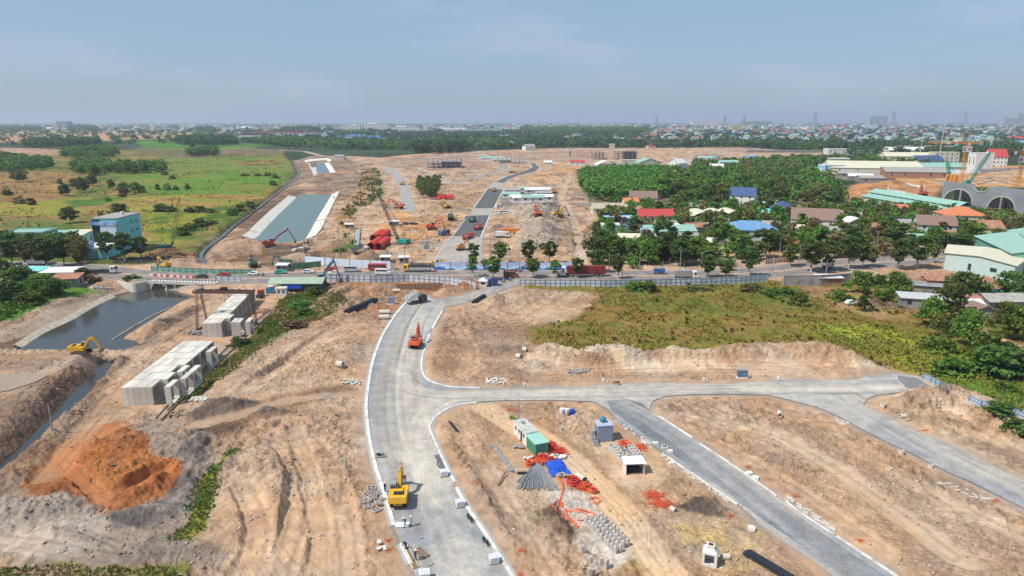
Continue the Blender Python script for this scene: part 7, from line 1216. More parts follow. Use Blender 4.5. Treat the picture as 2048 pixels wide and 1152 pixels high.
# gantry crane over the culverts
def gantry():
 A=V3(P3(405,655));B=V3(P3(505,655));d=(B-A);W=d.length;t=thing('gantry_crane','rusty gantry crane on lattice legs over the rear culvert stack','crane',tuple(A),math.atan2(d.y,d.x));rs_=mat('rusty_steel',(.13,.07,.045),.8,.25,2,dirt=(.17,.11,.08),dirtamt=.5);Hh=10.0
 for x in(0,W):
  for y in(-3.2,3.2):m=MB();lattice(m,(x,y,0),(x,y*.35,Hh),.4,.55,9,.065);m.build('leg',rs_,t)
  m=MB();m.bar((x,-3.6,.25),(x,3.6,.25),.5,.45);m.build('end_carriage',rs_,t)
 m=MB()
 for y in(-1.0,1.0):m.bar((-1.2,y,Hh+.4),(W+1.2,y,Hh+.4),.3,.7)
 for k in range(9):m.bar((-1+(W+2)*k/8,-1,Hh+.9),(-1+(W+2)*k/8,1,Hh+.9),.15)
 m.build('beam',rs_,t);m=MB();m.b2(W*.5-.8,W*.5+.8,-.7,.7,Hh+.86,Hh+1.6);m.tube((W*.5,0,Hh+.8),(W*.5,0,Hh-2.6),.05,.05,4);m.build('trolley',black,t);m=MB();m.ball((.6,0,Hh+1.3),.9,8,6,(1.3,.8,.6),.15);m.build('winch',mat('winch_grey',(.25,.24,.23),.7),t)
gantry()
# tower cranes
def tower_crane(label,u,v,Hh,sign_z,jrot,flip):
 t=thing('tower_crane',label,'crane',P3(u,v),0);ye=mat('crane_yellow',(.66,.29,.04),.5,.1,.5);m=MB();lattice(m,(0,0,0),(0,0,Hh),2.4,2.4,int(Hh/2.4),.26);m.build('mast',ye,t);c,s=math.cos(jrot),math.sin(jrot)
 m=MB();lattice(m,(0,0,Hh+1),(c*32,s*32,Hh+1),1.8,1.0,16,.25);m.build('jib',ye,t);m=MB();lattice(m,(0,0,Hh+1),(-c*12,-s*12,Hh+1),1.8,1.6,6,.25);m.build('counter_jib',ye,t);m=MB();m.box((-c*11,-s*11,Hh+.2),(3,2.4,2.6),jrot);m.build('counterweight',bare,t);m=MB();m.tube((0,0,Hh),(0,0,Hh+5),.5,.3,6);m.build('top_mast',ye,t)
 m=MB();m.b2(.8,2.6,-1.6,-.2,Hh-1.5,Hh+.5);m.build('cab',white_p,t)
 m=MB();m.b2(-4.2,4.2,-1.75,-1.6,sign_z-2.7,sign_z+2.7);sg=m.build('sign',white_p,t)
 def ring(cx,R,r,a0,a1,mt,nm='emblem'):
  mb=MB();n=22;vs=[]
  for i in range(n+1):
   A=a0+(a1-a0)*i/n
   for rr,yy in((R-r,-1.80),(R+r,-1.80),(R+r,-1.751),(R-r,-1.751)):vs.append((cx+math.cos(A)*rr,yy,sign_z+math.sin(A)*rr))
  mb.add(vs,[(i*4+j,(i+1)*4+j,(i+1)*4+(j+1)%4,i*4+(j+1)%4) for i in range(n) for j in range(4)]+[(0,1,2,3),(n*4+3,n*4+2,n*4+1,n*4)]);mb.build(nm,mt,sg)
 k=-1 if flip else 1;ring(-2.05*k,1.25,.42,.7,5.6,black,'letter');em=mat('emblem_red',(.60,.07,.05),.5);ring(2.05*k,1.45,.13,0,6.28,em);ring(2.05*k,.95,.13,0,6.28,em);ring(2.05*k,.4,.2,0,6.28,em)
tower_crane('orange yellow tower crane with white sign above the portal wall',1922,366,36,31,R_(165),False);tower_crane('orange yellow tower crane at the right edge of the picture',2034,376,30,24.5,R_(30),True)
for i,(u,v,lb) in enumerate([(1897,363,'left yellow formwork tower at the foot of the tower crane'),(1903,364,'middle yellow formwork tower at the foot of the tower crane'),(1910,365,'right yellow formwork tower at the foot of the tower crane')]):
 x,y,z=P3(u,v);m=MB();m.b2(-1.6,1.6,-1.6,1.6,-1,7);[m.b2(-1.75,1.75,-1.75,1.75,q,q+.3) for q in(1,3,5)];o=m.build('formwork_tower',mat('crane_yellow',(.66,.29,.04)));o.location=(x,y,z);tag(o,lb,'formwork','yellow formwork towers')
 # ------------------------------------------------------------------ precast yard
culv=mat('precast_concrete',(.62,.575,.50),.9,.12,.5,dirt=(.40,.36,.30),dirtamt=.75,objvar=.16)
def culvert_mesh(wd,h_=4.2,d=4.1,th=.33,ch=.45):
 out=[(0,0),(0,d),(h_,d),(h_,0)];inn=[(th,th+ch),(th,d-th-ch),(th+ch,d-th),(h_-th-ch,d-th),(h_-th,d-th-ch),(h_-th,th+ch),(h_-th-ch,th),(th+ch,th)]
 o8=[(0,0),(0,d),(0,d),(h_,d),(h_,d),(h_,0),(h_,0),(0,0)];vs=[];n=8
 o8=[(0,th+ch),(0,d-th-ch),(th+ch,d),(h_-th-ch,d),(h_,d-th-ch),(h_,th+ch),(h_-th-ch,0),(th+ch,0)];cor=[(0,d),(h_,d),(h_,0),(0,0)]
 m=MB()
 # four slabs with haunches
 m.b2(0,wd,0,d,0,th);m.b2(0,wd,0,d,h_-th,h_);m.b2(0,wd,0,th,th,h_-th);m.b2(0,wd,d-th,d,th,h_-th)
 for(y,z,sy,sz) in((th,th,1,1),(d-th,th,-1,1),(d-th,h_-th,-1,-1),(th,h_-th,1,-1)):m.add([(.01,y,z),(.01,y+sy*ch,z),(.01,y,z+sz*ch),(wd-.01,y,z),(wd-.01,y+sy*ch,z),(wd-.01,y,z+sz*ch)],[(0,1,2),(3,5,4),(1,4,5,2)])
 return m.mesh('box_culvert',culv)
cm=culvert_mesh(1.17);num=['first','second','third','fourth','fifth','sixth','seventh','eighth','ninth','tenth']
def culverts(o_px,rows,dirpx,name,spacing=4.28):
 O=V3(P3(*o_px));Q=V3(G(*dirpx));d=(Q-V3((O.x,O.y))).normalized();perp=V3((d.y,-d.x));rot=math.atan2(perp.y,perp.x)
 for r,segs in enumerate(rows):
  for c in segs:
   p=V3((O.x,O.y))+d*spacing*r+perp*1.22*c;z=gz(p.x+.5,p.y+1);o=ON('box_culvert',cm);LK(o);o.location=(p.x,p.y,-.12+rnd.uniform(-.03,.03));o.rotation_euler=(0,0,rot+rnd.uniform(-.012,.012))
   tag(o,'concrete box culvert in the %s, %s row from the front, %s from the left'%(name,num[r],(num+['eleventh','twelfth'])[int(c)]),'culvert','box culverts of the '+name)
culverts((247,813),[[0,1,2,3,4,7],[0,1,2,3,4,5,8],[0,1,2,3,4,6,8],[0,1,2,3,4,5],[0,1,2,3,4,5],[0,1,2,3,4,5,7],[0,1,2,3,4,5]],(368,716),'front stack');culverts((407,676),[[0,1,2,3.6 and 3,6,7,9],[0,1,2,3,4],[0,1,2,3],[0,1,2,3],[0,1,2,3],[0,1,2,3],[0,1,2,3],[0,1,2,3],[0,1,2,3]],(478,605),'rear stack')
rail_m=mat('rusty_rail',(.20,.12,.08),.8,.2,2)
for lb,px in(('rusty rail nearest the front culvert stack',[(312,838),(345,802),(395,752),(440,710),(500,652),(540,620)]),('outer rusty rail beside the green strip',[(322,842),(352,812),(402,762),(450,715),(512,656),(556,614)])):
 pts=[V3(P3(*p))+V3((0,0,.2)) for p in px];m=MB();[m.bar(a,b_,.16,.25) for a,b_ in zip(pts[:-1],pts[1:])];tag(m.build('rail',rail_m),lb,'rail')
pts=[V3(P3(*p)) for p in[(316,840),(348,807),(398,757),(445,712),(506,654),(548,617)]];sl=MB()
for a,b_ in zip(pts[:-1],pts[1:]):
 n=int((b_-a).length/.9)
 for k in range(n):p=a.lerp(b_,k/n);dd=(b_-a).normalized();q=V3((dd.y,-dd.x,0));sl.bar(p-q*.9+V3((0,0,.06)),p+q*.9+V3((0,0,.06)),.25,.14)
tag(sl.build('sleepers',bare),'row of concrete sleepers between the gantry rails','sleepers')
def heap(name,label,u,v,n,L_,th,spread,m,cat,seed=0,flat=.25,cyl=False,z=None):
 r=random.Random(seed+int(u));c=P3(u,v);mb=MB()
 for i in range(n):
  x=r.uniform(-1,1)*spread;y=r.uniform(-1,1)*spread*.7;zz=gz(c[0]+x,c[1]+y)-c[2]+.1+max(0,1-(abs(x)+abs(y))/spread)*flat+r.random()*.15;A=r.uniform(0,6.28);T=r.uniform(-.2,.2);l=L_*r.uniform(.6,1.1);d=V3((math.cos(A)*l/2,math.sin(A)*l/2,T*l/2))
  (mb.tube(V3((x,y,zz))-d,V3((x,y,zz))+d,th/2,th/2,7) if cyl else mb.bar(V3((x,y,zz))-d,V3((x,y,zz))+d,th,th*.8))
 o=mb.build(name,m);o.location=c;return tag(o,label,cat)
wood=mat('timber',(.36,.27,.18),.9,.2,3)
heap('timber_pile','pile of rough timber poles below the front culvert stack',356,828,22,3.2,.2,1.4,wood,'pile',cyl=True);heap('stone_pile','pile of pale broken kerb stones beside the rails',398,800,34,.9,.35,1.6,conc,'pile');heap('stone_pile','scattered pile of white kerb stones left of the road',700,764,22,1.0,.28,2.2,conc,'pile');heap('stone_pile','heap of pale concrete posts right of the road bend',993,762,44,1.3,.22,2.1,conc,'pile');heap('rubble_pile','grey concrete rubble on the spoil bank',1158,722,34,.9,.4,2.4,bare,'pile');heap('debris_pile','mixed debris beside the gantry crane',540,625,50,1.5,.3,5,rust,'pile');heap('debris_pile','dark scrap between the two culvert stacks',392,667,40,1.2,.4,2.6,bare,'pile');heap('rubble_pile','dark scrap heap below the turquoise block',285,521,160,2.2,.4,9,mat('scrap_dark',(.09,.08,.075),.8,.3,.5),'pile',flat=1.2);heap('rubble_pile','tangled brown scrap heap behind the green fence excavator',335,512,200,3.0,.3,10,rust,'pile',flat=3.5);heap('debris_pile','timber and scrap beside the left hedge shack',144,572,24,1.2,.3,1.8,wood,'pile')
for i,(u,v,n,m_,lb) in enumerate([(1050,372,30,mint2,'scrap and formwork at the top of the workers camp'),(1070,392,50,greyt,'scrap in the middle of the workers camp'),(1100,398,40,rust,'scrap at the right of the workers camp'),(1078,426,60,wood,'timber scattered below the workers camp'),(1110,440,40,wood,'timber scattered right of the grey stone heap'),(640,452,26,white_p,'pale scrap beside the canal haul road'),(805,518,40,wood,'formwork timber behind the banner wall'),(930,345,60,bare,'scattered blocks before the low concrete frame'),(880,350,60,bare,'scattered blocks left of the low concrete frame'),(1760,382,60,greyt,'scaffolding scrap on the orange earth'),(1800,378,70,white_p,'pale scrap heap before the cranes'),(1830,372,70,white_p,'white bags and scrap below the yellow crane'),(850,485,30,bare,'blocks left of the boulevard apron'),(820,449,30,black,'dark scrap left of the orange excavator'),(1018,440,20,rust,'rusty scrap above the orange container'),(780,521,30,rust,'rusty scrap beside the banner wall'),(980,318,50,greyt,'scrap at the far site sheds'),(1160,390,40,bare,'rubble strip at the edge of the grove'),(1178,410,40,bare,'rubble beside the grove corner'),(1150,470,40,wood,'timber along the wide dirt strip')]):
 heap('debris_pile',lb,u,v,n,mpp(v)*9,mpp(v)*1.6,mpp(v)*14,m_,'pile',i)
 # fences
def fence(label,px,h_,m_,step=2.4,name='fence',over=0,braced=True,mp=None,z0=None):
 pts=[V3(P3(*p)) for p in px];t=thing(name,label,'fence',tuple(pts[0]));o=pts[0];mb=MB();q=[p-o for p in pts]
 for a,b_ in zip(q[:-1],q[1:]):mb.bar(a+V3((0,0,h_/2)),b_+V3((0,0,h_/2)),.05,h_+.2)
 mb.build('panel',m_,t);pm=MB();pm.b2(-.06,.06,-.06,.06,-.3,h_+.35);me=pm.mesh('post',mp or mat('fence_post',(.24,.26,.29),.6));rm_=MB()
 for a,b_ in zip(q[:-1],q[1:]):
  L_=(b_-a).length;n=max(1,int(L_/step));dd=(b_-a).normalized();nn=V3((dd.y,-dd.x,0))
  for k in range(n+1):p=a.lerp(b_,k/n)+nn*.12;ob=ON('post',me);LK(ob);ob.location=p;ob.parent=t
  if braced:
   for zz in(h_*.5,h_*.98):rm_.bar(a+nn*.08+V3((0,0,zz)),b_+nn*.08+V3((0,0,zz)),.06,.08)
 if braced:rm_.build('rail',mp or mat('fence_post',(.24,.26,.29),.6),t)
 return t
sheetm=mat('fence_sheet',(.60,.64,.69),.5,.12,.6,dirt=(.32,.30,.28),dirtamt=.4)
fence('long blue grey sheet metal fence left of the guard booth',[(651,563),(740,565),(818,567),(900,570),(952,573)],2.5,sheetm,1.9);fence('long blue grey sheet metal fence right of the site gate',[(1040,573),(1110,573),(1200,573),(1300,572),(1400,570),(1480,567),(1536,563)],2.4,sheetm,1.7)
fence('short pale fence at the bridge end',[(432,561),(482,563)],1.6,mat('pale_fence',(.62,.64,.68),.5,.1,1),2.0);fence('green sheet fence behind the bridge',[(304,543),(360,546),(440,549),(513,549)],2.0,mat('green_fence',(.20,.42,.28),.6,.15,.6,dirt=(.5,.5,.4),dirtamt=.3),2.4);fence('dark green sheet fence right of the white hatchback',[(584,539),(612,536),(642,533)],2.2,mat('dark_green_fence',(.10,.26,.14),.6,.15,.6),2.4)
fence('low blue metal fence climbing over the spoil at right',[(1846,758),(1862,765),(1880,774),(1893,783)],1.3,mat('blue_fence',(.34,.46,.58),.5,.1,1),1.5);fence('low blue metal fence along the bright grass at the lower right',[(1938,802),(1962,811),(1985,812),(2010,824),(2050,838),(2080,850)],1.3,mat('blue_fence',(.34,.46,.58)),1.8)
def banner_mat(name,zmax):
 m=bpy.data.materials.new(name);m.use_nodes=True;t=m.node_tree;N=t.nodes;b=N['Principled BSDF'];b.inputs['Roughness'].default_value=.55;tc=N.new('ShaderNodeTexCoord');sx=N.new('ShaderNodeSeparateXYZ');nz=N.new('ShaderNodeTexNoise');nz.inputs['Scale'].default_value=.16;nz.inputs['Detail'].default_value=5
 t.links.new(tc.outputs['Object'],sx.inputs[0]);t.links.new(tc.outputs['Object'],nz.inputs['Vector']);a=N.new('ShaderNodeMath');a.operation='MULTIPLY_ADD';a.inputs[1].default_value=1/zmax;t.links.new(sx.outputs['Z'],a.inputs[0]);q=N.new('ShaderNodeMath');q.operation='MULTIPLY_ADD';q.inputs[1].default_value=2.4;q.inputs[2].default_value=-1.2;t.links.new(nz.outputs[0],q.inputs[0]);t.links.new(q.outputs[0],a.inputs[2])
 r=N.new('ShaderNodeValToRGB');e=r.color_ramp.elements;e[0].position=.12;e[0].color=(.05,.16,.50,1);e[1].position=.95;e[1].color=(.44,.52,.78,1)
 for p_,c in((.3,(.12,.38,.75,1)),(.45,(.75,.85,.93,1)),(.65,(.50,.66,.88,1))):k=r.color_ramp.elements.new(p_);k.color=c
 t.links.new(a.outputs[0],r.inputs[0]);t.links.new(r.outputs[0],b.inputs['Base Color']);return m
pale_ban=mat('pale_banner',(.60,.70,.84),.55,.2,.25,dirt=(.75,.78,.82),dirtamt=.8)
fence('banner wall printed white and light blue, left of the red bus',[(609,527),(650,531),(700,534),(782,537)],2.9,pale_ban,6,'banner_wall',braced=False);fence('banner wall printed with blue mountains, beside the boulevard',[(868,540),(966,541)],3.0,banner_mat('banner_print',3.0),6,'banner_wall',braced=False);fence('long blue mountain banner wall behind the roadside trees',[(968,539),(1060,540),(1146,540)],2.9,banner_mat('banner_print_long',2.9),6,'banner_wall',braced=False)
fence('low ochre garden wall with white railings, left of the red pavilion',[(1530,527),(1570,524),(1585,523)],1.6,mat('terracotta_wall',(.50,.24,.14),.8,.1,1),1.2,'garden_wall',mp=white_p);fence('low ochre garden wall with white railings beyond the roadside trees',[(1745,510),(1790,507)],1.6,mat('terracotta_wall',(.50,.24,.14)),1.2,'garden_wall',mp=white_p)
fence('pale sheet hoarding before the orange earthworks',[(1660,358),(1740,364),(1790,362)],3,bare,8,'hoarding',braced=False);fence('pale hoarding behind the tower cranes',[(1880,348),(1960,346),(2060,342)],4,mat('pale_fence',(.62,.64,.68)),8,'hoarding',braced=False)
# sheet piles beside the ramp
t=thing('sheet_pile_wall','row of rusty sheet piles below the long fence','retaining wall',P3(800,578));a=V3(P3(795,578));b_=V3(P3(888,574));m=MB();n=30;off=V3(t.location)
for k in range(n):p=a.lerp(b_,k/n)-off;m.box(p+V3((0,.15*(k%2),.5)),(.42,.22,2.4))
m.build('sheet_piles',mat('rusty_pile',(.22,.13,.085),.9,.3,2),t)
# barriers
bm_=MB();bm_.prism([(-.9,0),(.9,0),(.9,.8),(-.9,.8)],-.2,.2);br=bm_.mesh('road_barrier',mat('barrier_red',(.60,.09,.06),.5));bw=bm_.mesh('road_barrier',white_p)
for nm_,A,B,n,zz in(('beside the bridge',(305,552),(395,557),14,.05),('at the left end of the highway',(8,534),(170,538),22,.05)):
 a=V3(P0(*A,zz));b_=V3(P0(*B,zz))
 for k in range(n):o=ON('road_barrier',br if k%2 else bw);LK(o);o.location=a.lerp(b_,k/n);o.rotation_euler=(0,0,math.atan2((b_-a).y,(b_-a).x));tag(o,'%s plastic barrier %s, %s from the left'%('red' if k%2 else 'white',nm_,(num+['eleventh','twelfth','thirteenth','fourteenth','fifteenth','sixteenth','seventeenth','eighteenth','nineteenth','twentieth','next to last','last'])[k]),'barrier','barriers '+nm_)
 # bridge
def bridge():
 a=V3(P0(297,564,0));b_=V3(P0(432,568,0));d=b_-a;W=d.length;t=thing('road_bridge','white concrete road bridge over the pond with side piers','bridge',tuple(a),math.atan2(d.y,d.x));m=MB();m.b2(0,W,0,2.2,-.25,.3);m.build('deck',conc,t);m=MB();m.b2(0,W,-.4,-.003,-.5,.55)
 for k in range(6):m.b2(W*(k+.3)/6,W*(k+.3)/6+.5,-.3,.3,-1.3,-.5)
 m.build('beam',mat('bridge_white',(.62,.60,.56),.85,.12,.8,dirt=(.35,.32,.28),dirtamt=.4),t)
 for f in(.25,.98):m=MB();m.b2(W*f-.35,W*f+.35,0,2.0,-4.5,-.26);m.build('pier',conc,t)
 for k in range(22):m=MB();x=W*k/21;m.b2(x-.07,x+.07,-.3,-.16,.551,1.35);m.build('railing_post',dark,t)
 m=MB();m.b2(0,W,2.01,2.2,-4.5,-.26);m.build('abutment_shade',dark,t);m=MB();pts=[V3(P0(u,v,0))-a for u,v in[(236,563),(250,566),(268,568),(284,566),(298,563)]];R=Matrix.Rotation(-math.atan2(d.y,d.x),3,'Z');pts=catmull([R@p for p in pts],5)  # abutment sheet is coloured near-black as the shade under the deck
 for i,(p,q) in enumerate(zip(pts[:-1],pts[1:])):k=.6+3.4*min(1,i/9);m.bar(p+V3((0,0,.3-k/2)),q+V3((0,0,.3-k/2)),.4,k)
 m.build('wing_wall',conc,t)
bridge()
m=MB();p=[V3(P3(u,v)) for u,v in[(183,577),(235,588)]];m.bar(p[0]+V3((0,0,.2)),p[1]+V3((0,0,-1.0)),1.2,.9);tag(m.build('concrete_chute',conc),'white concrete channel lying on the left bank below the bridge','chute');EXTRA=0
# ------------------------------------------------------------------ the near site: workers, stores, plant
orange=mat('orange_plastic',(.72,.12,.04),.5,.2,3,dirt=(.45,.2,.12),dirtamt=.4);redp=mat('red_plastic',(.64,.05,.035),.5,.2,2,dirt=(.42,.16,.1),dirtamt=.35)
bluet_=mat('tarp_blue',(.02,.09,.52),.5,.25,1.5);pvc=mat('grey_pvc',(.26,.27,.28),.45,.15,3);hdpe=mat('black_hdpe',(.025,.03,.04),.4,.1,3)
skin_m=mat('skin',(.30,.16,.10),.6,.05,5);navy=mat('navy_cloth',(.025,.035,.16),.9,.15,6);greyc=mat('grey_cloth',(.30,.30,.32),.9,.15,6);helm=mat('straw_hat',(.62,.55,.38),.8,.1,5);boot=mat('boot',(.04,.03,.025),.8)
def person_mesh(pose,cloth):
 """one continuous body grown over a posed skeleton; pose: joint positions"""
 J=pose;E=[('pelvis','spine'),('spine','chest'),('chest','neck'),('neck','head'),('head','crown')]
 for s in 'LR':E+=[('pelvis','hip'+s),('hip'+s,'knee'+s),('knee'+s,'ankle'+s),('ankle'+s,'toe'+s),('chest','sh'+s),('sh'+s,'el'+s),('el'+s,'wr'+s),('wr'+s,'hand'+s)]
 names=list(J);idx={n:i for i,n in enumerate(names)};me=bpy.data.meshes.new('body');me.from_pydata([J[n] for n in names],[(idx[a],idx[b_]) for a,b_ in E],[]);o=ON('body',me);LK(o);md=o.modifiers.new('s','SKIN');sv=me.skin_vertices[0].data
 Rr={'pelvis':.15,'spine':.14,'chest':.16,'neck':.06,'head':.095,'crown':.07,'hip':.10,'knee':.065,'ankle':.045,'toe':.04,'sh':.07,'el':.045,'wr':.033,'hand':.035}
 for n,i in idx.items():k=n if n in Rr else n[:-1];sv[i].radius=(Rr[k],Rr[k]);sv[i].use_root=(n=='pelvis')
 o.modifiers.new('b','SUBSURF').levels=1;dg=bpy.context.evaluated_depsgraph_get();m2=bpy.data.meshes.new_from_object(o.evaluated_get(dg));bpy.data.objects.remove(o);m2 .materials.clear();m2 .materials.append(cloth);m2 .materials.append(skin_m);m2 .materials.append(boot)
 H_=[V3(J['head']),V3(J['crown'])];hands=[V3(J['handL']),V3(J['handR'])];toes=[V3(J['toeL']),V3(J['toeR']),V3(J['ankleL']),V3(J['ankleR'])]
 for p in m2 .polygons:
  c=p.center;p.use_smooth=True
  if min((c-h_).length for h_ in H_)<.15:p.material_index=1
  elif min((c-h_).length for h_ in hands)<.12:p.material_index=1
  elif min((c-h_).length for h_ in toes)<.09:p.material_index=2
 return m2
def pose(kind):
 J=dict(pelvis=(0,0,.92),spine=(0,0,1.12),chest=(0,0,1.35),neck=(.01,0,1.47),head=(.03,0,1.56),crown=(.02,0,1.66))
 for s,k in(('L',1),('R',-1)):J.update({'hip'+s:(0,.1*k,.87),'knee'+s:(.04,.12*k,.48),'ankle'+s:(0,.13*k,.08),'toe'+s:(.16,.14*k,.04),'sh'+s:(0,.19*k,1.38),'el'+s:(-.02,.25*k,1.12),'wr'+s:(.1,.24*k,.9),'hand'+s:(.14,.23*k,.82)})
 if kind=='reach':
  J.update(chest=(.08,0,1.34),neck=(.12,0,1.45),head=(.17,0,1.53),crown=(.17,0,1.63),kneeL=(.16,.12,.49),ankleL=(.2,.13,.08),toeL=(.36,.14,.04),ankleR=(-.2,-.13,.1),toeR=(-.05,-.14,.04))
  for s,k in(('L',1),('R',-1)):J.update({'sh'+s:(.08,.19*k,1.36),'el'+s:(.25,.24*k,1.15),'wr'+s:(.45,.14*k,1.1),'hand'+s:(.53,.11*k,1.1)})
 if kind=='bend':
  J.update(pelvis=(-.1,0,.86),spine=(.06,0,1.0),chest=(.30,0,1.05),neck=(.42,0,1.06),head=(.50,0,1.04),crown=(.59,0,1.06))
  for s,k in(('L',1),('R',-1)):J.update({'hip'+s:(-.1,.1*k,.82),'knee'+s:(.08,.12*k,.47),'sh'+s:(.30,.18*k,1.05),'el'+s:(.36,.22*k,.78),'wr'+s:(.48,.15*k,.58),'hand'+s:(.52,.13*k,.50)})
 if kind=='ride':
  J.update(pelvis=(0,0,.82),spine=(.03,0,1.02),chest=(.08,0,1.22),neck=(.1,0,1.34),head=(.13,0,1.43),crown=(.12,0,1.53))
  for s,k in(('L',1),('R',-1)):J.update({'hip'+s:(.02,.1*k,.80),'knee'+s:(.38,.2*k,.75),'ankle'+s:(.3,.2*k,.33),'toe'+s:(.44,.2*k,.3),'sh'+s:(.08,.18*k,1.26),'el'+s:(.26,.26*k,1.08),'wr'+s:(.46,.28*k,1.02),'hand'+s:(.52,.28*k,1.02)})
 return J
_pm={}
def person(label,u,v,rot,kind='stand',cloth=None,hat=True,z=None,group=None,pos=None):
 cloth=cloth or navy;k=(kind,cloth.name)
 if k not in _pm:_pm[k]=person_mesh(pose(kind),cloth)
 p=pos or(P0(u,v,z) if z is not None else P3(u,v));o=ON('person',_pm[k]);LK(o);o.location=p;o.rotation_euler=(0,0,rot);tag(o,label,'person',group);c=V3(pose(kind)['crown'])
 if hat:m=MB();m.tube(c+V3((0,0,-.06)),c+V3((0,0,.10)),.23,.03,12);m.build('hat',helm,o)
 return o
person('worker in navy standing at the kerb left of the yellow excavator',770,984,R_(-20),'stand',z=.05);person('worker in navy leaning over the white board',811,1055,R_(190),'reach',z=.05);person('worker in grey beside the one at the white board',823,1052,R_(200),'stand',greyc,z=.05);person('worker in navy bending over the open kerb trench',812,1098,R_(200),'bend',z=.05);person('worker in navy standing beside the mortar tray',830,1121,R_(10),'reach',z=.05)
person('worker in red beside the front end of the rails',487,690,R_(40),'bend',mat('red_cloth',(.5,.06,.04),.9));person('figure standing among the timber north of the canal haul road',752,452,0,'stand',greyc)
def motorbike(label,u,v,rot,col=None,rider=None,z=.05,group='motorbikes'):
 t=thing('motorbike',label,'motorbike',P0(u,v,z),rot,group);w_=MB();w_.torus((0,0,0),.25,.055,16,5);me=w_.mesh('wheel',tyre)
 for x in(-.62,.62):o=ON('wheel',me);LK(o);o.location=(x,0,.3);o.rotation_euler=(R90,0,0);adopt(o,t)
 m=MB();m.prism([(-.7,.62),(-.35,.34),(.2,.3),(.34,.5),(.5,.85),(.38,.92),(.22,.55),(-.2,.58),(-.72,.74)],-.13,.13);m.tube((.62,0,.3),(.42,0,.95),.035,.035,6);m.build('body',col or P_['black'],t);m=MB();m.box((-.28,0,.76),(.72,.24,.1));m.build('seat',black,t)
 m=MB();m.tube((.4,-.33,1.0),(.4,.33,1.0),.025,.025,6);m.b2(.42,.52,-.08,.08,.84,.98);m.build('handlebar',rim_m,t)
 if rider:person(rider,0,0,rot,'ride',greyc,True,pos=tuple(V3(t.location)+V3((math.cos(rot)*-.2,math.sin(rot)*-.2,0.0))))
motorbike('black motorbike parked on the left of the near road',761,915,R_(5));motorbike('black motorbike by the right kerb, nearer the upper pallets',939,1041,R_(-62));motorbike('black motorbike by the right kerb just above the lowest pallet',971,1088,R_(-58));motorbike('dark red motorbike on the right branch road',1233,769,R_(170),P_['maroon'],None)
motorbike('motorbike with rider between the hatchback and the teal taxi',526,552,R_(90),None,'rider in grey between the hatchback and the teal taxi');motorbike('motorbike with rider behind the yellow cab truck',794,541,R_(180),None,'rider in grey behind the yellow cab truck');motorbike('motorbike with rider on the ramp beside the blue tent',1007,566,R_(200),None,'rider in grey on the ramp beside the blue tent');motorbike('motorbike below the maroon minibus',1021,563,R_(10),None,'rider in grey below the maroon minibus')
wd_=['leftmost','second from the left','third from the left','fourth from the left','fifth from the left','rightmost']
for i,(u,c) in enumerate([(1010,None),(1018,P_['maroon']),(1024,None),(1030,P_['blue']),(1036,None),(1042,P_['red'])]):motorbike('motorbike of the group waiting under the banner wall, '+wd_[i],u,543+(i%2),R_(10+i*7),c,'rider of the group waiting under the banner wall, '+wd_[i])
# pallets of kerb stones wrapped in white
def pallet(label,u,v,rot,s=1.0):
 t=thing('pallet',label,'pallet',P0(u,v,.05),rot,'wrapped pallets');t.scale=(s,s,s);m=MB()
 for y in(-.5,0,.5):m.b2(-.65,.65,y-.06,y+.06,0,.1)
 m.b2(-.65,.65,-.6,.6,.102,.14);m.build('base',wood,t);m=MB()
 for i in range(4):
  for j in range(3):m.b2(-.6+i*.305,-.32+i*.305,-.55+j*.375,-.2+j*.375,.142,.95)
 m.build('stones',mat('wrapped_stone',(.70,.71,.72),.5,.12,4,dirt=(.35,.36,.38),dirtamt=.4),t)
pallet('wrapped pallet of pavers at the right kerb, topmost of the three',888,951,R_(15));pallet('wrapped pallet of pavers at the right kerb, middle one',920,1012,R_(20));pallet('wrapped pallet of pavers at the right kerb, lowest one',988,1124,R_(15));pallet('wrapped pallet at the bottom edge left of centre',849,1158,R_(10),1.15)
for i,(u,v,lb) in enumerate([(1503,1060,'white stone block on the near side of the lower right branch'),(1498,949,'white stone block, upper of the pair on the far side of the lower right branch'),(1511,958,'white stone block, lower of the pair on the far side of the lower right branch'),(1311,889,'white stone slab beside the coil, upper of the row along the road'),(1328,896,'white stone slab beside the coil, middle of the row along the road'),(1340,905,'white stone slab beside the coil, lower of the row along the road'),(1330,897,'grey stone slab lying in the row along the road'),(1343,929,'square concrete block below the row of slabs')]):
 m=MB();m.box((0,0,.2),(1.0,.75,.5),rnd.uniform(-.5,.5),top=.94);m.box((.1,.6,.1),(.7,.3,.25),rnd.uniform(0,1));o=m.build('stone_block',white_p if i<3 else conc);o.location=P3(u,v);tag(o,lb,'block')
m=MB();m.box((0,0,.12),(1.9,1.2,.14));m.box((0,0,.04),(1.7,1.0,.06));o=m.build('white_board',white_p);o.location=P0(805,1051,.05);tag(o,'white board on the road beside the leaning worker','board')
m=MB();m.bar((-.9,.9,.1),(.9,-.9,.12),.09,.06);m.box((.9,-.9,.08),(.5,.35,.06),.4);o=m.build('screed_pole',rim_m);o.location=P0(831,1068,.05);tag(o,'long screed pole lying on the road by the workers','tool')
t=thing('mortar_tray','wooden tray of brown mortar beside the standing worker','tray',P0(842,1108,.05),R_(-55));m=MB();m.b2(-1.1,1.1,-.65,-.57,0,.3);m.b2(-1.1,1.1,.57,.65,0,.3);m.b2(-1.1,-1.02,-.569,.569,0,.3);m.b2(1.02,1.1,-.569,.569,0,.3);m.build('frame',wood,t);m=MB();m.b2(-1.019,1.019,-.568,.568,0,.2);m.build('mortar',mat('mortar',(.20,.15,.11),.95,.2,4),t)
t=thing('timber_form','empty timber form lying below the mortar tray','frame',P0(854,1124,.05),R_(-50));m=MB()
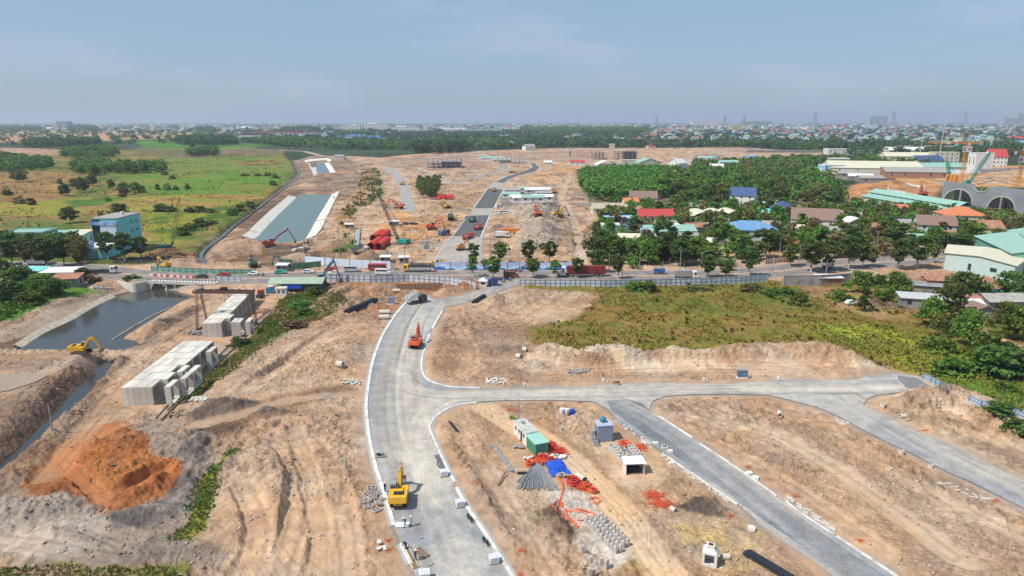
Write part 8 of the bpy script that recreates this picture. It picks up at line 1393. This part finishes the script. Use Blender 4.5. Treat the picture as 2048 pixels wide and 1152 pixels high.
for a,b_ in(((-.9,-.4),(.9,-.4)),((.9,-.4),(.9,.4)),((.9,.4),(-.9,.4)),((-.9,.4),(-.9,-.4))):m.bar((*a,.06),(*b_,.06),.07,.08)
m.build('rim',wood,t)
# trench formwork beside the lowest kerb
m=MB();a=V3(P0(806,1092,0));b_=V3(P0(830,1138,0));d=(b_-a);s=V3((d.y,-d.x,0)).normalized()
m.bar(a+s*-.55+V3((0,0,.1)),b_+s*-.55+V3((0,0,.1)),.06,.35);m.bar(a+s*.25+V3((0,0,.1)),b_+s*.25+V3((0,0,.1)),.06,.35);tag(m.build('kerb_formwork',conc),'open kerb formwork where the bending worker stands','formwork');m=MB();m.bar(a+s*-.15+V3((0,0,.06)),b_+s*-.15+V3((0,0,.06)),.7,.1);tag(m.build('trench_mud',mat('wet_mud',(.22,.16,.08),.6,.2,3)),'brown mud in the open kerb formwork','mud',None,'stuff')
def lattice_slab(label,u,v,rot,tiltx,tilty,zz,s=1.0,group='grating frames piled left of the kerb'):
 t=MB();A,B=.72*s,.5*s;R0=Matrix.Rotation(rot,3,'Z')@Matrix.Rotation(tilty,3,'Y')@Matrix.Rotation(tiltx,3,'X')
 for bx in((-A,A,-B,-B+.12,0,.22),(-A,A,B-.12,B,0,.22),(-A,-A+.12,-B+.12,B-.12,0,.22),(A-.12,A,-B+.12,B-.12,0,.22),(-.05,.05,-B+.12,B-.12,0,.22),(-A+.12,-.05,-.05,.05,0,.2),(.05,A-.12,-.05,.05,0,.2)):t.b2(*bx)
 t.v=[tuple(R0@V3(p)) for p in t.v];o=t.build('drain_grate',mat('grate_concrete',(.46,.42,.38),.9,.15,3));p=P3(u,v);o.location=(p[0],p[1],p[2]+zz);return tag(o,label,'drain frame',group)
FR=[(743,978,.3,.1,.1,'topmost'),(735,990,1.2,.3,0,'upper left'),(755,988,.6,0,.3,'upper right'),(728,1004,.2,.1,-.1,'far left'),(745,1000,1.0,.2,.3,'centre'),(762,1000,2.2,0,.4,'right'),(737,1014,.4,-.1,0,'lower left'),(756,1010,2.0,.3,.2,'lower centre'),(753,1022,.9,0,.1,'lowest'),(748,993,1.6,.5,.2,'stacked middle')]
for i,(u,v,r_,tx,ty,n_) in enumerate(FR):lattice_slab('concrete drain frame of the pile left of the kerb, %s one'%n_,u,v,r_,tx,ty,.08+(.25 if i in(4,9,7) else 0))
# site office and green shed
def box_on(P1,P2,wd):
 a=V3(P1);b_=V3(P2);d=b_-a;return a,math.atan2(d.y,d.x),d.length
a=V3(G(1027,841,2.5));b_=V3(G(1053,867,2.5));c=V3(G(1071,888,2.3));d=b_-a;rot=math.atan2(d.y,d.x);zz=gz(a.x,a.y)
t=thing('site_office','long white container office with a grey roof','cabin',(a.x,a.y,0),rot);Ln=d.length;m=MB();m.b2(0,Ln,0,2.3,-.2,2.45);m.build('wall',white_p,t);m=MB();m.b2(-.08,Ln+.02,-.08,2.38,2.453,2.56);m.build('roof',mat('worn_roof',(.48,.50,.47),.8,.2,1.2,dirt=(.32,.24,.19),dirtamt=.6),t);m=MB();m.torus((Ln*.3,1.2,2.62),.3,.06);m.build('tyre',tyre,t)
for f in(.2,.45,.8):m=MB();m.b2(Ln*f-.3,Ln*f+.3,-.04,.02,1.2,1.9);m.build('window',glass,t)
m=MB();m.b2(Ln*.62-.35,Ln*.62+.35,-.04,.02,.05,2.0);m.build('door',dark,t)
d2=c-b_;t=thing('tool_shed','green corrugated shed joined to the white office','shed',(b_.x,b_.y,0),math.atan2(d2 .y,d2 .x));L2=d2 .length;m=MB();m.b2(.05,L2,0,2.4,-.2,2.2)
for k in range(int(2.4/.2)):m.b2(L2,L2+.04,k*.2+.05,k*.2+.13,0,2.15)
for k in range(int(L2/.2)):m.b2(k*.2+.1,k*.2+.18,-.04,0,0,2.15)
m.build('wall',mat('shed_green',(.10,.36,.22),.5,.08,1,dirt=(.14,.26,.18),dirtamt=.4),t);m=MB();m.b2(-.05,L2+.18,-.2,2.55,2.203,2.3);m.build('roof',mat('shed_green_lit_top',(.32,.58,.47),.5,.1,1),t)  # roof green is paler than the walls: brighter top light put into its colour
# corrugated water house
p=P3(1210,884);t=thing('water_house','grey blue corrugated box with a blue tank on its roof','shed',p,R_(8));m=MB();m.b2(-1.4,1.4,0,2.4,-.3,3.1)
for k in range(12):m.b2(-1.35+k*.23,-1.25+k*.23,-.05,-.001,-.2,3.05)
for k in range(10):m.b2(-1.45,-1.401,.1+k*.23,.2+k*.23,-.2,3.05)
m.build('wall',mat('corrugated_blue_grey',(.30,.36,.46),.5,.1,1.5),t);m=MB();m.b2(-1.5,1.5,-.1,2.5,3.102,3.2);m.build('roof',mat('corrugated_roof',(.42,.46,.55),.5,.1,1.5),t);m=MB();m.ball((-.1,1.6,3.75),.62,14,8,(1,1,.85));m.build('water_tank',mat('tank_blue',(.05,.22,.32),.4),t);m=MB();m.tube((-2.1,.6,-.2),(-2.1,.6,2.2),.5,.5,12);m.build('drum',mat('drum_grey',(.30,.31,.33),.6),t)
m=MB();m.bar((-1.3,-1.6,0),(-2.0,.1,1.6),.1);m.bar((-2.3,-1.7,0),(-3.0,.0,1.6),.1)
for k in range(6):q=k/6;m.box((-1.8-.7*q,-1.6+1.6*q,.15+1.4*q),(1.0,.28,.06),R_(-10))
m.build('stair',rim_m,t)
for u,v,c_,lb in((1144,828,mat('drum_blue',(.02,.07,.50),.4),'bright blue barrel at the corner of the paved pad'),(1133,827,white_p,'white drum next to the blue barrel'),(1124,826,white_p,'white drum left of the pair beside the blue barrel')):
 m=MB();r_=.48 if 'barrel' in lb else .3;m.tube((0,0,-.05),(0,0,r_*2.0),r_*.9,r_,14);m.torus((0,0,r_*1.3),r_,.04);o=m.build('barrel',c_);o.location=P3(u,v);tag(o,lb,'barrel')
 # precast drain boxes
def drain_box(label,u,v,rot,s=1.0):
 m=MB();A=.62
 for bx in((-A,A,-A,-A+.13,0,1.0),(-A,A,A-.13,A,0,1.0),(-A,-A+.13,-A+.13,A-.13,0,1.0),(A-.13,A,-A+.13,A-.13,0,1.0),(-A+.13,A-.13,-A+.13,A-.13,0,.12)):m.b2(*bx)
 o=m.build('drain_box',mat('box_concrete',(.56,.53,.49),.9,.12,2,dirt=(.36,.32,.28),dirtamt=.4));o.location=P3(u,v,-.05);o.rotation_euler=(0,0,rot);o.scale=(s,)*3;tag(o,label,'drain box','open concrete drain boxes')
for i,(x,y) in enumerate([(1570,640),(1600,672),(1632,705),(1662,738),(1690,785)]):drain_box('open concrete drain box, left row, %s from the top'%num[i],980+x/6.4,800+y/6.4,R_(-28))
for i,(x,y) in enumerate([(1810,650),(1838,685),(1865,718),(1880,752),(1898,788)]):drain_box('open concrete drain box, right row, %s from the top'%num[i],980+x/6.4,800+y/6.4,R_(-20))
drain_box('small drain box between the rows, upper',980+1700/6.4,800+665/6.4,.3,.8);drain_box('small drain box between the rows, middle',980+1785/6.4,800+712/6.4,.5,.8);drain_box('small drain box between the rows, lower',980+1785/6.4,800+772/6.4,.1,.85)
p=P3(1270,950);t=thing('shelter','small white shelter with open front below the drain boxes','shelter',p,R_(4));m=MB();m.b2(-1.55,-1.45,0,2.2,-.1,2.0);m.b2(1.45,1.55,0,2.2,-.1,2.0);m.b2(-1.449,1.449,2.1,2.2,-.1,2.0);m.build('wall',white_p,t);m=MB();m.b2(-1.8,1.8,-.2,2.5,2.003,2.1);m.build('roof',mat('bright_white_sheet',(.80,.80,.80),.5,.05,1),t);m=MB();m.b2(-1.2,1.0,.8,1.6,0,.8);m.bar((-.8,.3,0),(.4,.9,1.3),.08);m.build('bench',dark,t)
# pipes
def pipes_(label,A,B,n,r_,m_,spread0=.0,spread1=.0,layers=2,name='pipe_bundle',z=.0):
 a=V3(P3(*A));b_=V3(P3(*B));d=(b_-a).normalized();s=V3((d.y,-d.x,0)).normalized();mb=MB();k=0
 for L_ in range(layers):
  nn=n-L_
  for i in range(nn):
   o=(i-(nn-1)/2);e=rnd.uniform(-.5,.5);zz=V3((0,0,r_+L_*r_*1.75+z));mb.tube(a+s*o*(2.1*r_+spread0)+zz+d*e,b_+s*o*(2.1*r_+spread1)+zz+d*e,r_,r_,8)
 return tag(mb.build(name,m_),label,'pipes')
pipes_('bundle of long grey plastic pipes left of the white office',(987,892),(1026,945),5,.085,pvc);pipes_('fan of long grey plastic pipes below the green shed',(1072,928),(1076,980),16,.09,pvc,-.12,.26,2);pipes_('short grey pipes crossing the foot of the pipe fan',(1068,940),(1044,968),8,.08,pvc,0,.12,1)
pipes_('long black plastic pipes at the bottom right',(1492,1106),(1595,1168),4,.17,hdpe);pipes_('black plastic pipes beside the brown earth north of the road',(692,616),(752,602),4,.28,hdpe,0,.1);pipes_('black corrugated pipes beside the ramp',(948,607),(968,595),3,.3,hdpe);pipes_('two dark pipes at the corner of the near junction',(901,846),(916,866),2,.14,hdpe,layers=1)
m=MB();a=V3(P3(996,972));b_=V3(P3(1011,950));m.bar(a+V3((0,0,.1)),b_+V3((0,0,.6)),.2,.2);tag(m.build('steel_beam',mat('rusty_pile',(.22,.13,.085))),'single rusty steel beam left of the pipe fan','beam')
m=MB();m.b2(-.85,.85,-.4,.4,0,.12);[m.b2(-.8+k*.32,-.7+k*.32,-.4,.4,.12,.4) for k in range(5)];m.b2(-.85,.85,-.42,-.36,.12,.42);o=m.build('black_crate',hdpe);o.location=P3(1045,947);tag(o,'black crate between the pipe bundle and the pipe fan','crate')
def ring_pipe(label,u,v,rot,r_,L_,m_=None,up=False,group=None):
 m=MB();dd=V3((math.cos(rot),math.sin(rot),0))*L_/2
 if up:m.pipe((0,0,0),(0,0,L_),r_,r_*.78)
 else:m.pipe(-dd+V3((0,0,r_)),dd+V3((0,0,r_)),r_,r_*.8)
 o=m.build('concrete_pipe',m_ or mat('pipe_concrete',(.62,.55,.45),.85,.1,2,dirt=(.40,.33,.26),dirtamt=.4));o.location=P3(u,v,-.08);return tag(o,label,'pipe',group)
ring_pipe('large concrete pipe at the foot of the orange coils',1161,962,R_(-55),.62,1.9);ring_pipe('short concrete pipe beside the orange netting',1346,1022,R_(-55),.38,.9);ring_pipe('concrete pipe lying beside the white manhole box',1450,1118,R_(5),.42,1.1);ring_pipe('single concrete pipe on the bare earth left of the road',680,733,R_(-15),.75,1.6);ring_pipe('concrete pipe below the field corner, lower of the two',1037,716,R_(-30),.6,1.2);ring_pipe('concrete pipe below the field corner, upper of the two',1048,703,R_(-10),.6,1.2)
ring_pipe('short pipe standing alone on the tan plot at right',1559,831,R_(75),.42,1.5);ring_pipe('concrete pipe above the left kerb, upper of the stacked pair',769,628,R_(5),.7,3.2);ring_pipe('concrete pipe above the left kerb, lower of the stacked pair',768,638,R_(5),.7,3.0);ring_pipe('concrete pipe lying left of the sheet piles',793,586,R_(5),.6,2.4);ring_pipe('upright concrete ring beside the pale branch road',1802,908,0,.5,.8,up=True);ring_pipe('flat concrete ring on the tan plot',1778,938,0,.5,.3,up=True);ring_pipe('upright concrete ring behind the pale branch road',1766,810,0,.5,.8,up=True);ring_pipe('short concrete pipe lying behind the pale branch road',1806,829,R_(5),.42,1.2)
ring_pipe('concrete ring beside the right end of the pale branch road',1861,935,0,.42,.6,up=True);ring_pipe('shallow concrete ring, left of the pair at lower right',1939,1043,0,.4,.2,up=True);ring_pipe('shallow concrete ring, right of the pair at lower right',1962,1048,0,.5,.2,up=True)
for i,(u,v) in enumerate([(588,498),(600,493),(612,487),(596,505),(608,499),(620,485)]):ring_pipe('concrete pipe at the canal foot, '+['lower left','middle left','upper middle','lowest middle','middle right','upper right'][i]+' one',u,v,R_(100),1.0,2.6,mat('old_pipe',(.30,.25,.20),.9),group='concrete pipes at the canal foot')
for i,(u,v) in enumerate([(592,503),(600,501),(607,499)]):pass
m=MB();a=V3(P3(588,503));m.bar(a+V3((0,0,.6)),V3(P3(615,497))+V3((0,0,.6)),2.2,1.0);tag(m.build('concrete_beam',conc),'white concrete beam lying above the dark green excavators','beam')
# manhole box
p=P3(1419,1126);t=thing('manhole_box','tall white concrete manhole box with a square opening and neck','manhole box',p,R_(-22));m=MB()
for bx in((-.95,.95,-.85,-.7,1.65,1.9),(-.95,.95,-.85,-.7,-.1,.35),(-.95,-.6,-.85,-.7,.35,1.65),(.6,.95,-.85,-.7,.35,1.65),(-.95,-.8,-.7,.85,-.1,1.9),(.8,.95,-.7,.85,-.1,1.9),(-.8,.8,.7,.85,-.1,1.9),(-.8,.8,-.699,.7,-.1,.05)):m.b2(*bx)
m.box((0,0,2.1),(1.9,1.7,.4),top=.62);m.build('box',mat('white_concrete',(.72,.70,.65),.85,.08,1.5,dirt=(.5,.46,.4),dirtamt=.3),t);m=MB();m.b2(-.5,.5,-.42,.42,2.303,2.75);m.build('neck',mat('white_concrete',(.72,.70,.65)),t);m=MB();m.b2(-.3,.3,-.25,.25,2.753,2.78);m.build('opening',dark,t)  # the opening is a near-black plate painted as the shade of a hole
# field of small precast posts
k=0;pm_=MB();pm_.box((0,0,.55),(.46,.38,1.1));pm_.box((0,0,1.14),(.32,.24,.08));pme=pm_.mesh('post_block',mat('post_concrete',(.50,.46,.42),.9,.15,2,dirt=(.36,.3,.25),dirtamt=.4,objvar=.08))
OO=V3(G(1174,1048));A1=(V3(G(1229,1107))-OO)/9;A2=(V3(G(1206,1038))-OO)/3.2
for j in range(4):
 for i in range(10):
  if(j==3 and i in(2,9)) or(j==2 and i==9):continue
  q=OO+A1*(i+(.35 if j==2 else 0))+A2*j+V3((rnd.uniform(-.06,.06),rnd.uniform(-.06,.06)));o=ON('post_block',pme);LK(o);o.location=(q.x,q.y,gz(q.x,q.y)-.05);o.rotation_euler=(0,0,R_(-35)+rnd.uniform(-.15,.15));tag(o,'standing concrete post block, %s line from the left, %s from the top'%(num[j],num[i]),'post block','standing concrete post blocks')
for i,(u,v,lb) in enumerate([(1166,1106,'lone post block left of the post rows'),(1182,1128,'post block of the pair below the rows, left one'),(1203,1131,'post block of the pair below the rows, middle one'),(1213,1134,'post block right of the pair below the rows'),(1180,1152,'post block at the bottom edge, left'),(1187,1153,'post block at the bottom edge, right')]):o=ON('post_block',pme);LK(o);o.location=P3(u,v);o.rotation_euler=(0,0,rnd.uniform(0,1));tag(o,lb,'post block','standing concrete post blocks')
for u,v,lb in((1048,773,'small white marker post left on the branch road edge'),(1206,764,'small white marker post near the red motorbike'),(1407,762,'small white marker post left of the grey cabinet'),(1557,760,'small white marker post right of the grey cabinet')):
 m=MB();m.box((0,0,.4),(.55,.5,.8),top=.9);m.box((.5,.1,.1),(1.0,.4,.2));o=m.build('marker_post',mat('white_concrete',(.72,.70,.65)));o.location=P3(u,v);tag(o,lb,'marker')
for u,v,w_,h_,c_,lb in((1485,758,2.2,1.5,(.13,.17,.23),'dark grey electrical cabinet on a white plinth by the branch road'),(782,612,1.9,1.9,(.22,.26,.32),'grey blue electrical cabinet above the left kerb'),(853,503,2.2,1.8,(.20,.24,.30),'grey blue electrical cabinet left of the boulevard apron')):
 t=thing('electrical_cabinet',lb,'cabinet',P3(u,v),0);m=MB();m.b2(-w_/2,w_/2,0,1.0,.45,.45+h_);m.build('body',mat('cabinet_%d'%u,c_,.5,.08,2),t);m=MB();m.b2(-w_/2-.1,w_/2+.1,-.1,1.1,-.2,.447);m.build('plinth',white_p,t);m=MB();m.b2(-.1,w_*.3,-.03,-.001,.9,1.3);m.build('door',mat('label_blue',(.10,.35,.55),.5),t);m=MB();m.b2(-w_/2-.06,w_/2+.06,-.06,1.06,.453+h_,.52+h_);m.build('roof',pvc,t)
 # orange cable ducts, coils and nets
def coil(label,u,v,R0,r_,turns,m_=None,sq=1.0,flat=.12):
 mb=MB()
 for k in range(turns):mb.torus((rnd.uniform(-.12,.12),rnd.uniform(-.12,.12),r_+k*r_*1.1),R0*rnd.uniform(.55,1.0),r_,20,5,sq)
 o=mb.build('cable_coil',m_ or orange);o.location=P3(u,v);return tag(o,label,'coil','orange cable coils')
coil('large orange coil above the drain boxes',1250,893,1.15,.09,9);coil('orange coil between the pipe bundle and the green shed',1058,932,.7,.10,8);coil('orange coil, upper of the two right of the pad',1186,985,.72,.07,10);coil('orange loop, lower of the two right of the pad',1190,1003,.95,.05,4);coil('orange coil beside the large concrete pipe',1147,968,1.2,.07,12,redp)
def duct(label,px,r_,m_=None):
 P=catmull([V3(P3(u,v,.12)) for u,v in px],5);mb=MB();mb.path(P,r_,6);return tag(mb.build('duct',m_ or orange),label,'duct','loose orange ducts')
duct('thick orange duct running down from the tarpaulin',[(1107,950),(1122,962),(1126,980),(1121,1000),(1120,1012)],.16);duct('thick orange duct curving to the right over the pad',[(1122,1010),(1138,1018),(1160,1020),(1180,1026),(1194,1031)],.13);duct('orange duct curving right below the thick one',[(1124,1005),(1135,1018),(1160,1024),(1178,1034)],.09)
duct('orange duct dropping to the post rows, left',[(1120,1004),(1112,1020),(1128,1036),(1145,1046),(1156,1058)],.09);duct('orange duct dropping to the post rows, middle',[(1122,1006),(1126,1022),(1138,1040),(1150,1048),(1158,1055)],.10);duct('orange duct dropping to the post rows, right',[(1124,1008),(1132,1028),(1140,1042),(1160,1042),(1166,1040)],.08);duct('short orange duct hooked to the left',[(1120,1002),(1112,1004),(1104,1012),(1110,1016)],.10);duct('thin orange duct across the tarpaulin foot',[(1106,948),(1130,956),(1150,950),(1165,962)],.06)
def net(name,label,u,v,sx,sy,n,m_,th=.03,L_=1.2,hgt=.35,cat='netting'):
 r=random.Random(int(u*7+v));mb=MB();c=P3(u,v)
 for i in range(n):
  x=r.gauss(0,.45)*sx;y=r.gauss(0,.45)*sy;z=gz(c[0]+x,c[1]+y)-c[2]+.06+max(0,1-(x/sx)**2-(y/sy)**2)*hgt*r.random();A=r.uniform(0,6.28);p=[V3((x,y,z))]
  for k in range(3):A+=r.uniform(-.9,.9);p.append(p[-1]+V3((math.cos(A),math.sin(A),r.uniform(-.15,.15)))*L_/3)
  mb.path(p,th,4)
 o=mb.build(name,m_);o.location=c;return tag(o,label,cat)
net('orange_netting','tangled orange netting on the tan plot, upper part',1308,992,1.7,1.6,170,orange,.025,.9,.25);net('orange_netting','tangled orange netting on the tan plot, lower part',1324,1010,1.7,1.2,170,orange,.025,.9,.25);net('orange_netting','orange netting right of the large orange coil',1280,895,.6,1.0,70,orange,.035)
for i,(u,v,s,lb) in enumerate([(952,966,.8,'orange cable scrap right of the near kerb'),(1352+108,1032,.7,'red cable scrap beside the dark brown heap'),(1592,993,.5,'orange scrap at the far side of the lower right branch'),(1497,935,.6,'orange scrap above the pair of white blocks'),(777,1082,.5,'orange scrap left of the kerb trench'),(779,1100,.6,'orange wire loop left of the kerb trench'),(1720,1082,.5,'orange scrap at the lower right branch'),(1042,1100,.5,'orange scrap on the lower spoil'),(1035,822,1.0,'orange scrap above the white office'),(1022,820,.8,'orange scrap at the junction corner'),(1160,805,.7,'red cable scrap above the blue barrel'),(1430,796,.6,'red scrap below the branch road'),(1848,862,1.2,'pink and orange scrap beside the pale branch road'),(1990,1002,.8,'pink scrap at the right end of the pale branch road'),(765,655,1.0,'pink scrap above the left kerb'),(1040,1150,.6,'orange scrap at the bottom of the spoil'),(1100,790+16,.4,'small orange scrap at the branch road edge')]):net('cable_scrap',lb,u,v,s*.8,s*.7,26,mat('faded_orange',(.62,.16,.07),.7),.022,.6,.15,'scrap')
for i,(u,v,sx,sy,m_,lb) in enumerate([(1100,893,1.0,1.4,redp,'red cable heap behind the green shed'),(1116,905,1.5,1.0,redp,'red cable heap right of the green shed'),(1088,918,1.8,1.0,redp,'red cable heap before the green shed'),(1082,926,.8,.7,orange,'small orange cable heap before the tarpaulin'),(1165,975,1.2,.9,orange,'orange cable heap below the large concrete pipe')]):net('cable_heap',lb,u,v,sx,sy,150,m_,.05,1.0,.7,'cable heap')
def bags(label,u,v,n,s,m_):
 r=random.Random(int(u+v));mb=MB();c=P3(u,v)
 for i in range(n):mb.ball((r.uniform(-s,s),r.uniform(-s*.7,s*.7),.2+r.random()*.25),.3,7,5,(1,.75,.6),.12)
 o=mb.build('sack_pile',m_);o.location=c;return tag(o,label,'sacks')
bags('white sacks at the foot of the green shed',1100,915,14,1.1,white_p);bags('white sacks left of the green shed foot',1082,912,10,.9,conc);bags('white sacks above the blue tarpaulin',1122,917,9,.8,white_p);bags('grey sacks beside the small orange coil',1056,918,8,.7,conc);bags('green sack among the white ones',1114,912,2,.2,mint);bags('rubble sacks under the end of the tarpaulin',1124,952,22,1.0,bare);bags('dark sacks beside the white office',1037,897,12,.9,greyt);bags('green plant tubs behind the white office',1026,838,6,.6,LM['mid']);bags('white sacks beside the road end',1288,868+20,5,.4,conc);bags('pale sacks at the lower kerb',765,1100,5,.5,white_p);bags('small plastic sheet on the earth left of the trench',764,1088,4,.5,conc)
# blue tarpaulin draped over stores
n=22;px4=[G(1086,926),G(1122,918),G(1142,946),G(1104,958)];vs=[];r=random.Random(4)
for i in range(n+1):
 for j in range(n+1):
  s,t_=i/n,j/n;a=V3(px4[0]).lerp(V3(px4[1]),s);b_=V3(px4[3]).lerp(V3(px4[2]),s);q=a.lerp(b_,t_);e=min(s,1-s,t_,1-t_)*4;z=gz(q.x,q.y)+.05+.9*min(1,e)*(.7+.6*float(fbm(np.array([q.x]),np.array([q.y]),1.1,2,3)[0]))+(r.random()-.5)*.05
  wv=(float(fbm(np.array([q.x]),np.array([q.y]),.9,2,8)[0])-.5)*.9;vs.append((q.x+wv,q.y-wv,z))
m=MB();m.add(vs,[(i*(n+1)+j,(i+1)*(n+1)+j,(i+1)*(n+1)+j+1,i*(n+1)+j+1) for i in range(n) for j in range(n)]);tag(m.build('tarpaulin',bluet_),'bright blue tarpaulin draped over stores beside the pipe fan','tarpaulin')
# poles
def pole(label,u,v,h_,lamp=False,arm=True,m_=None,lean=0):
 t=thing('lamp_post' if lamp else 'utility_pole',label,'pole',P3(u,v),0);m=MB();m.tube((0,0,-.5),(lean,0,h_),.16,.09,8);m.build('pole',m_ or bare,t)
 if lamp:m=MB();m.tube((lean,0,h_-.1),(lean+1.6,.2,h_+.4),.06,.05,5);m.build('arm',rim_m,t);m=MB();m.box((lean+1.9,.2,h_+.4),(.7,.25,.14));m.build('lamp',white_p,t)
 elif arm:m=MB();m.bar((lean-.9,0,h_-.5),(lean+.9,0,h_-.5),.1);m.bar((lean-.7,0,h_-1.3),(lean+.7,0,h_-1.3),.1);m.build('crossarm',rim_m,t)
for u,v,h_,l_,lb in[(810,528,13,False,'concrete pole right of the yellow cab truck'),(981,530,11,False,'concrete pole between the first two banner trees'),(990,500,9,False,'concrete pole behind the second banner tree'),(1038,545,10,True,'lamp post beside the waiting motorbikes'),(1145,520,8,False,'short pole at the end of the banner wall'),(1218,543,7.5,False,'pale post at the edge of the grove'),(1279,541,6.5,False,'white gate post pole before the dark gate'),(1360,541,8.5,False,'concrete pole before the pavilion house'),(1402,540,7,True,'lamp post right of the pavilion house'),(1558,520,8,False,'white pole right of the blue roofed villa'),(1749,530,14,False,'tall pale pole between the roadside trees at right'),(1957,470,9,False,'pole before the right edge house'),(1598,524,7,True,'thin lamp post beside the red pavilion'),(680,512,12,False,'slim pole in the weeds beside the haul road'),(711,500,15,False,'slim pole left of the tipping truck'),(676,470,9,False,'upper slim pole beside the haul road'),(754,425,12,False,'tall slim pole above the teal crane'),(752,385,16,False,'far slim pole on the weedy strip'),(790,555,5,False,'thin post beside the white panel van'),(632,552,4,False,'thin post beside the white saloon'),(1043,715,7,False,'bent survey pole below the field corner'),(105,860,5,False,'thin survey pole beside the ditch'),(1037,868-22,5,False,'thin mast behind the white office'),(980,345,26,False,'thin survey mast before the low frames'),(461,742,4,False,'thin post beside the gantry rails'),(1652,548,6,False,'thin dark post by the grey flatbed'),(1545,548,8,False,'dark post left of the block wall'),(1325,548,5,False,'dark post by the small blue truck'),(1245,556,5,False,'post in the median before the long fence')]:pole(lb,u,v,h_,l_,True if h_>8 and not l_ else False)
# gate booth and tent
t=thing('guard_booth','white guard booth with pyramid roof at the site gate','booth',P3(966,574),0);m=MB();m.b2(-1.2,1.2,0,2.2,-.2,2.1);m.build('wall',white_p,t);m=MB();m.add([(-1.5,-.3,2.1),(1.5,-.3,2.1),(1.5,2.5,2.1),(-1.5,2.5,2.1),(0,1.1,3.2)],[(0,1,4),(1,2,4),(2,3,4),(3,0,4),(0,3,2,1)]);m.build('roof',mat('bright_white_sheet',(.8,.8,.8)),t);m=MB();m.b2(-.7,.7,-.04,-.001,.9,1.7);m.build('window',glass,t)
t=thing('tent','dark blue tent beside the guard booth','tent',P3(986,573),0);m=MB();m.prism([(-1.7,0),(1.7,0),(1.8,2.0),(0,2.9),(-1.8,2.0)],0,2.6);m.build('canopy',mat('navy_canvas',(.035,.06,.16),.8,.25,1.5),t);m=MB();[m.b2(x-.05,x+.05,-.2,-.1,0,2.0) for x in(-1.6,0,1.6)];m.build('pole',rim_m,t)
# red pipes, orange container, small huts
for i,(u,v,dy) in enumerate([(742,500,0),(757,501,0),(747,484,0),(759,483,0)]):
 x,y,z=P3(u,v);m=MB();m.pipe((0,0,1.75),(.8,17,1.75),1.75,1.6,20);[m.torus((0,0,0),1.78,.1,20,4) for _ in range(0)]
 for k in range(9):q=17*k/8;m.pipe((.8*k/8,q,1.75),(.8*k/8,q+.25,1.75),1.86,1.7,20)
 o=m.build('red_drum',redp);o.location=(x,y,z);tag(o,'huge red ribbed pipe section, %s of the four'%['front left','front right','rear left','rear right'][i],'pipe section','huge red pipe sections')
x,y,z=P3(1022,466);m=MB();m.b2(-5,5,-1,1.2,0,2.4);[m.b2(-4.9+k*.5,-4.7+k*.5,-1.05,-1,.1,2.3) for k in range(20)];o=m.build('orange_container',mat('container_orange',(.72,.22,.04),.5,.1,.5));o.location=(x,y,z);tag(o,'long orange container on the grey stone heap','container')
x,y,z=P3(888,398);r=random.Random(9);m=MB()
for i in range(26):m.box((r.uniform(-7,8),r.uniform(-5,9),1+r.random()*1.2),(r.uniform(2,5),1.2,1.2),r.uniform(-.3,.9),r.uniform(-.3,.3))
o=m.build('red_netting',redp);o.location=(x,y,z);tag(o,'heap of red plastic barriers beside the isolated tree clump','heap')
for u,v,w_,lb in((807,527,3.4,'small white hut behind the banner wall'),(770,526,3.6,'white tarp covered hut left of the small white hut'),(698,458,4.2,'white roofed site cabin beside the haul road'),(787,452,5,'white cabin above the teal crane'),(563,538,4,'pale stone slab hut left of the dark green fence')):house('site_hut',lb,u,v,w_,2.6,2.4,'shed',white_p,greyw,0,.3,2,1)
x,y,z=P3(718,490);m=MB();a=V3(P3(716,462));b_=V3(P3(713,492));m.bar(a+V3((0,0,.25)),b_+V3((0,0,.25)),2.2,.35);tag(m.build('concrete_channel',mat('blue_grey_concrete',(.30,.38,.38),.7,.1,.5)),'long grey blue concrete channel left of the red pipes','channel')
m=MB();a=V3(P3(553,500));m.tube((0,0,-.4),(0,0,5.5),.35,.35,8);o=m.build('yellow_pile',P_['myellow']);o.location=P3(526,512);tag(o,'yellow steel pile standing left of the red long reach excavator','pile')
for i,(u,v) in enumerate([(300,544),(640,548)]):pass
# ------------------------------------------------------------------ the air
def haze():
 mb=MB();mb.b2(-30000,30000,-400,26000,-8.0,190.0);m=bpy.data.materials.new('haze');m.use_nodes=True;t=m.node_tree;t.nodes.clear()
 o_=t.nodes.new('ShaderNodeOutputMaterial');v=t.nodes.new('ShaderNodeVolumePrincipled');v.inputs['Color'].default_value=(.60,.71,.88,1);v.inputs['Density'].default_value=HAZE_D;v.inputs['Anisotropy'].default_value=.2
 t.links.new(v.outputs[0],o_.inputs['Volume']);tag(mb.build('haze',m),'pale blue air haze over the whole place',None,None,'stuff')
HAZE_D=0.95e-4
haze()
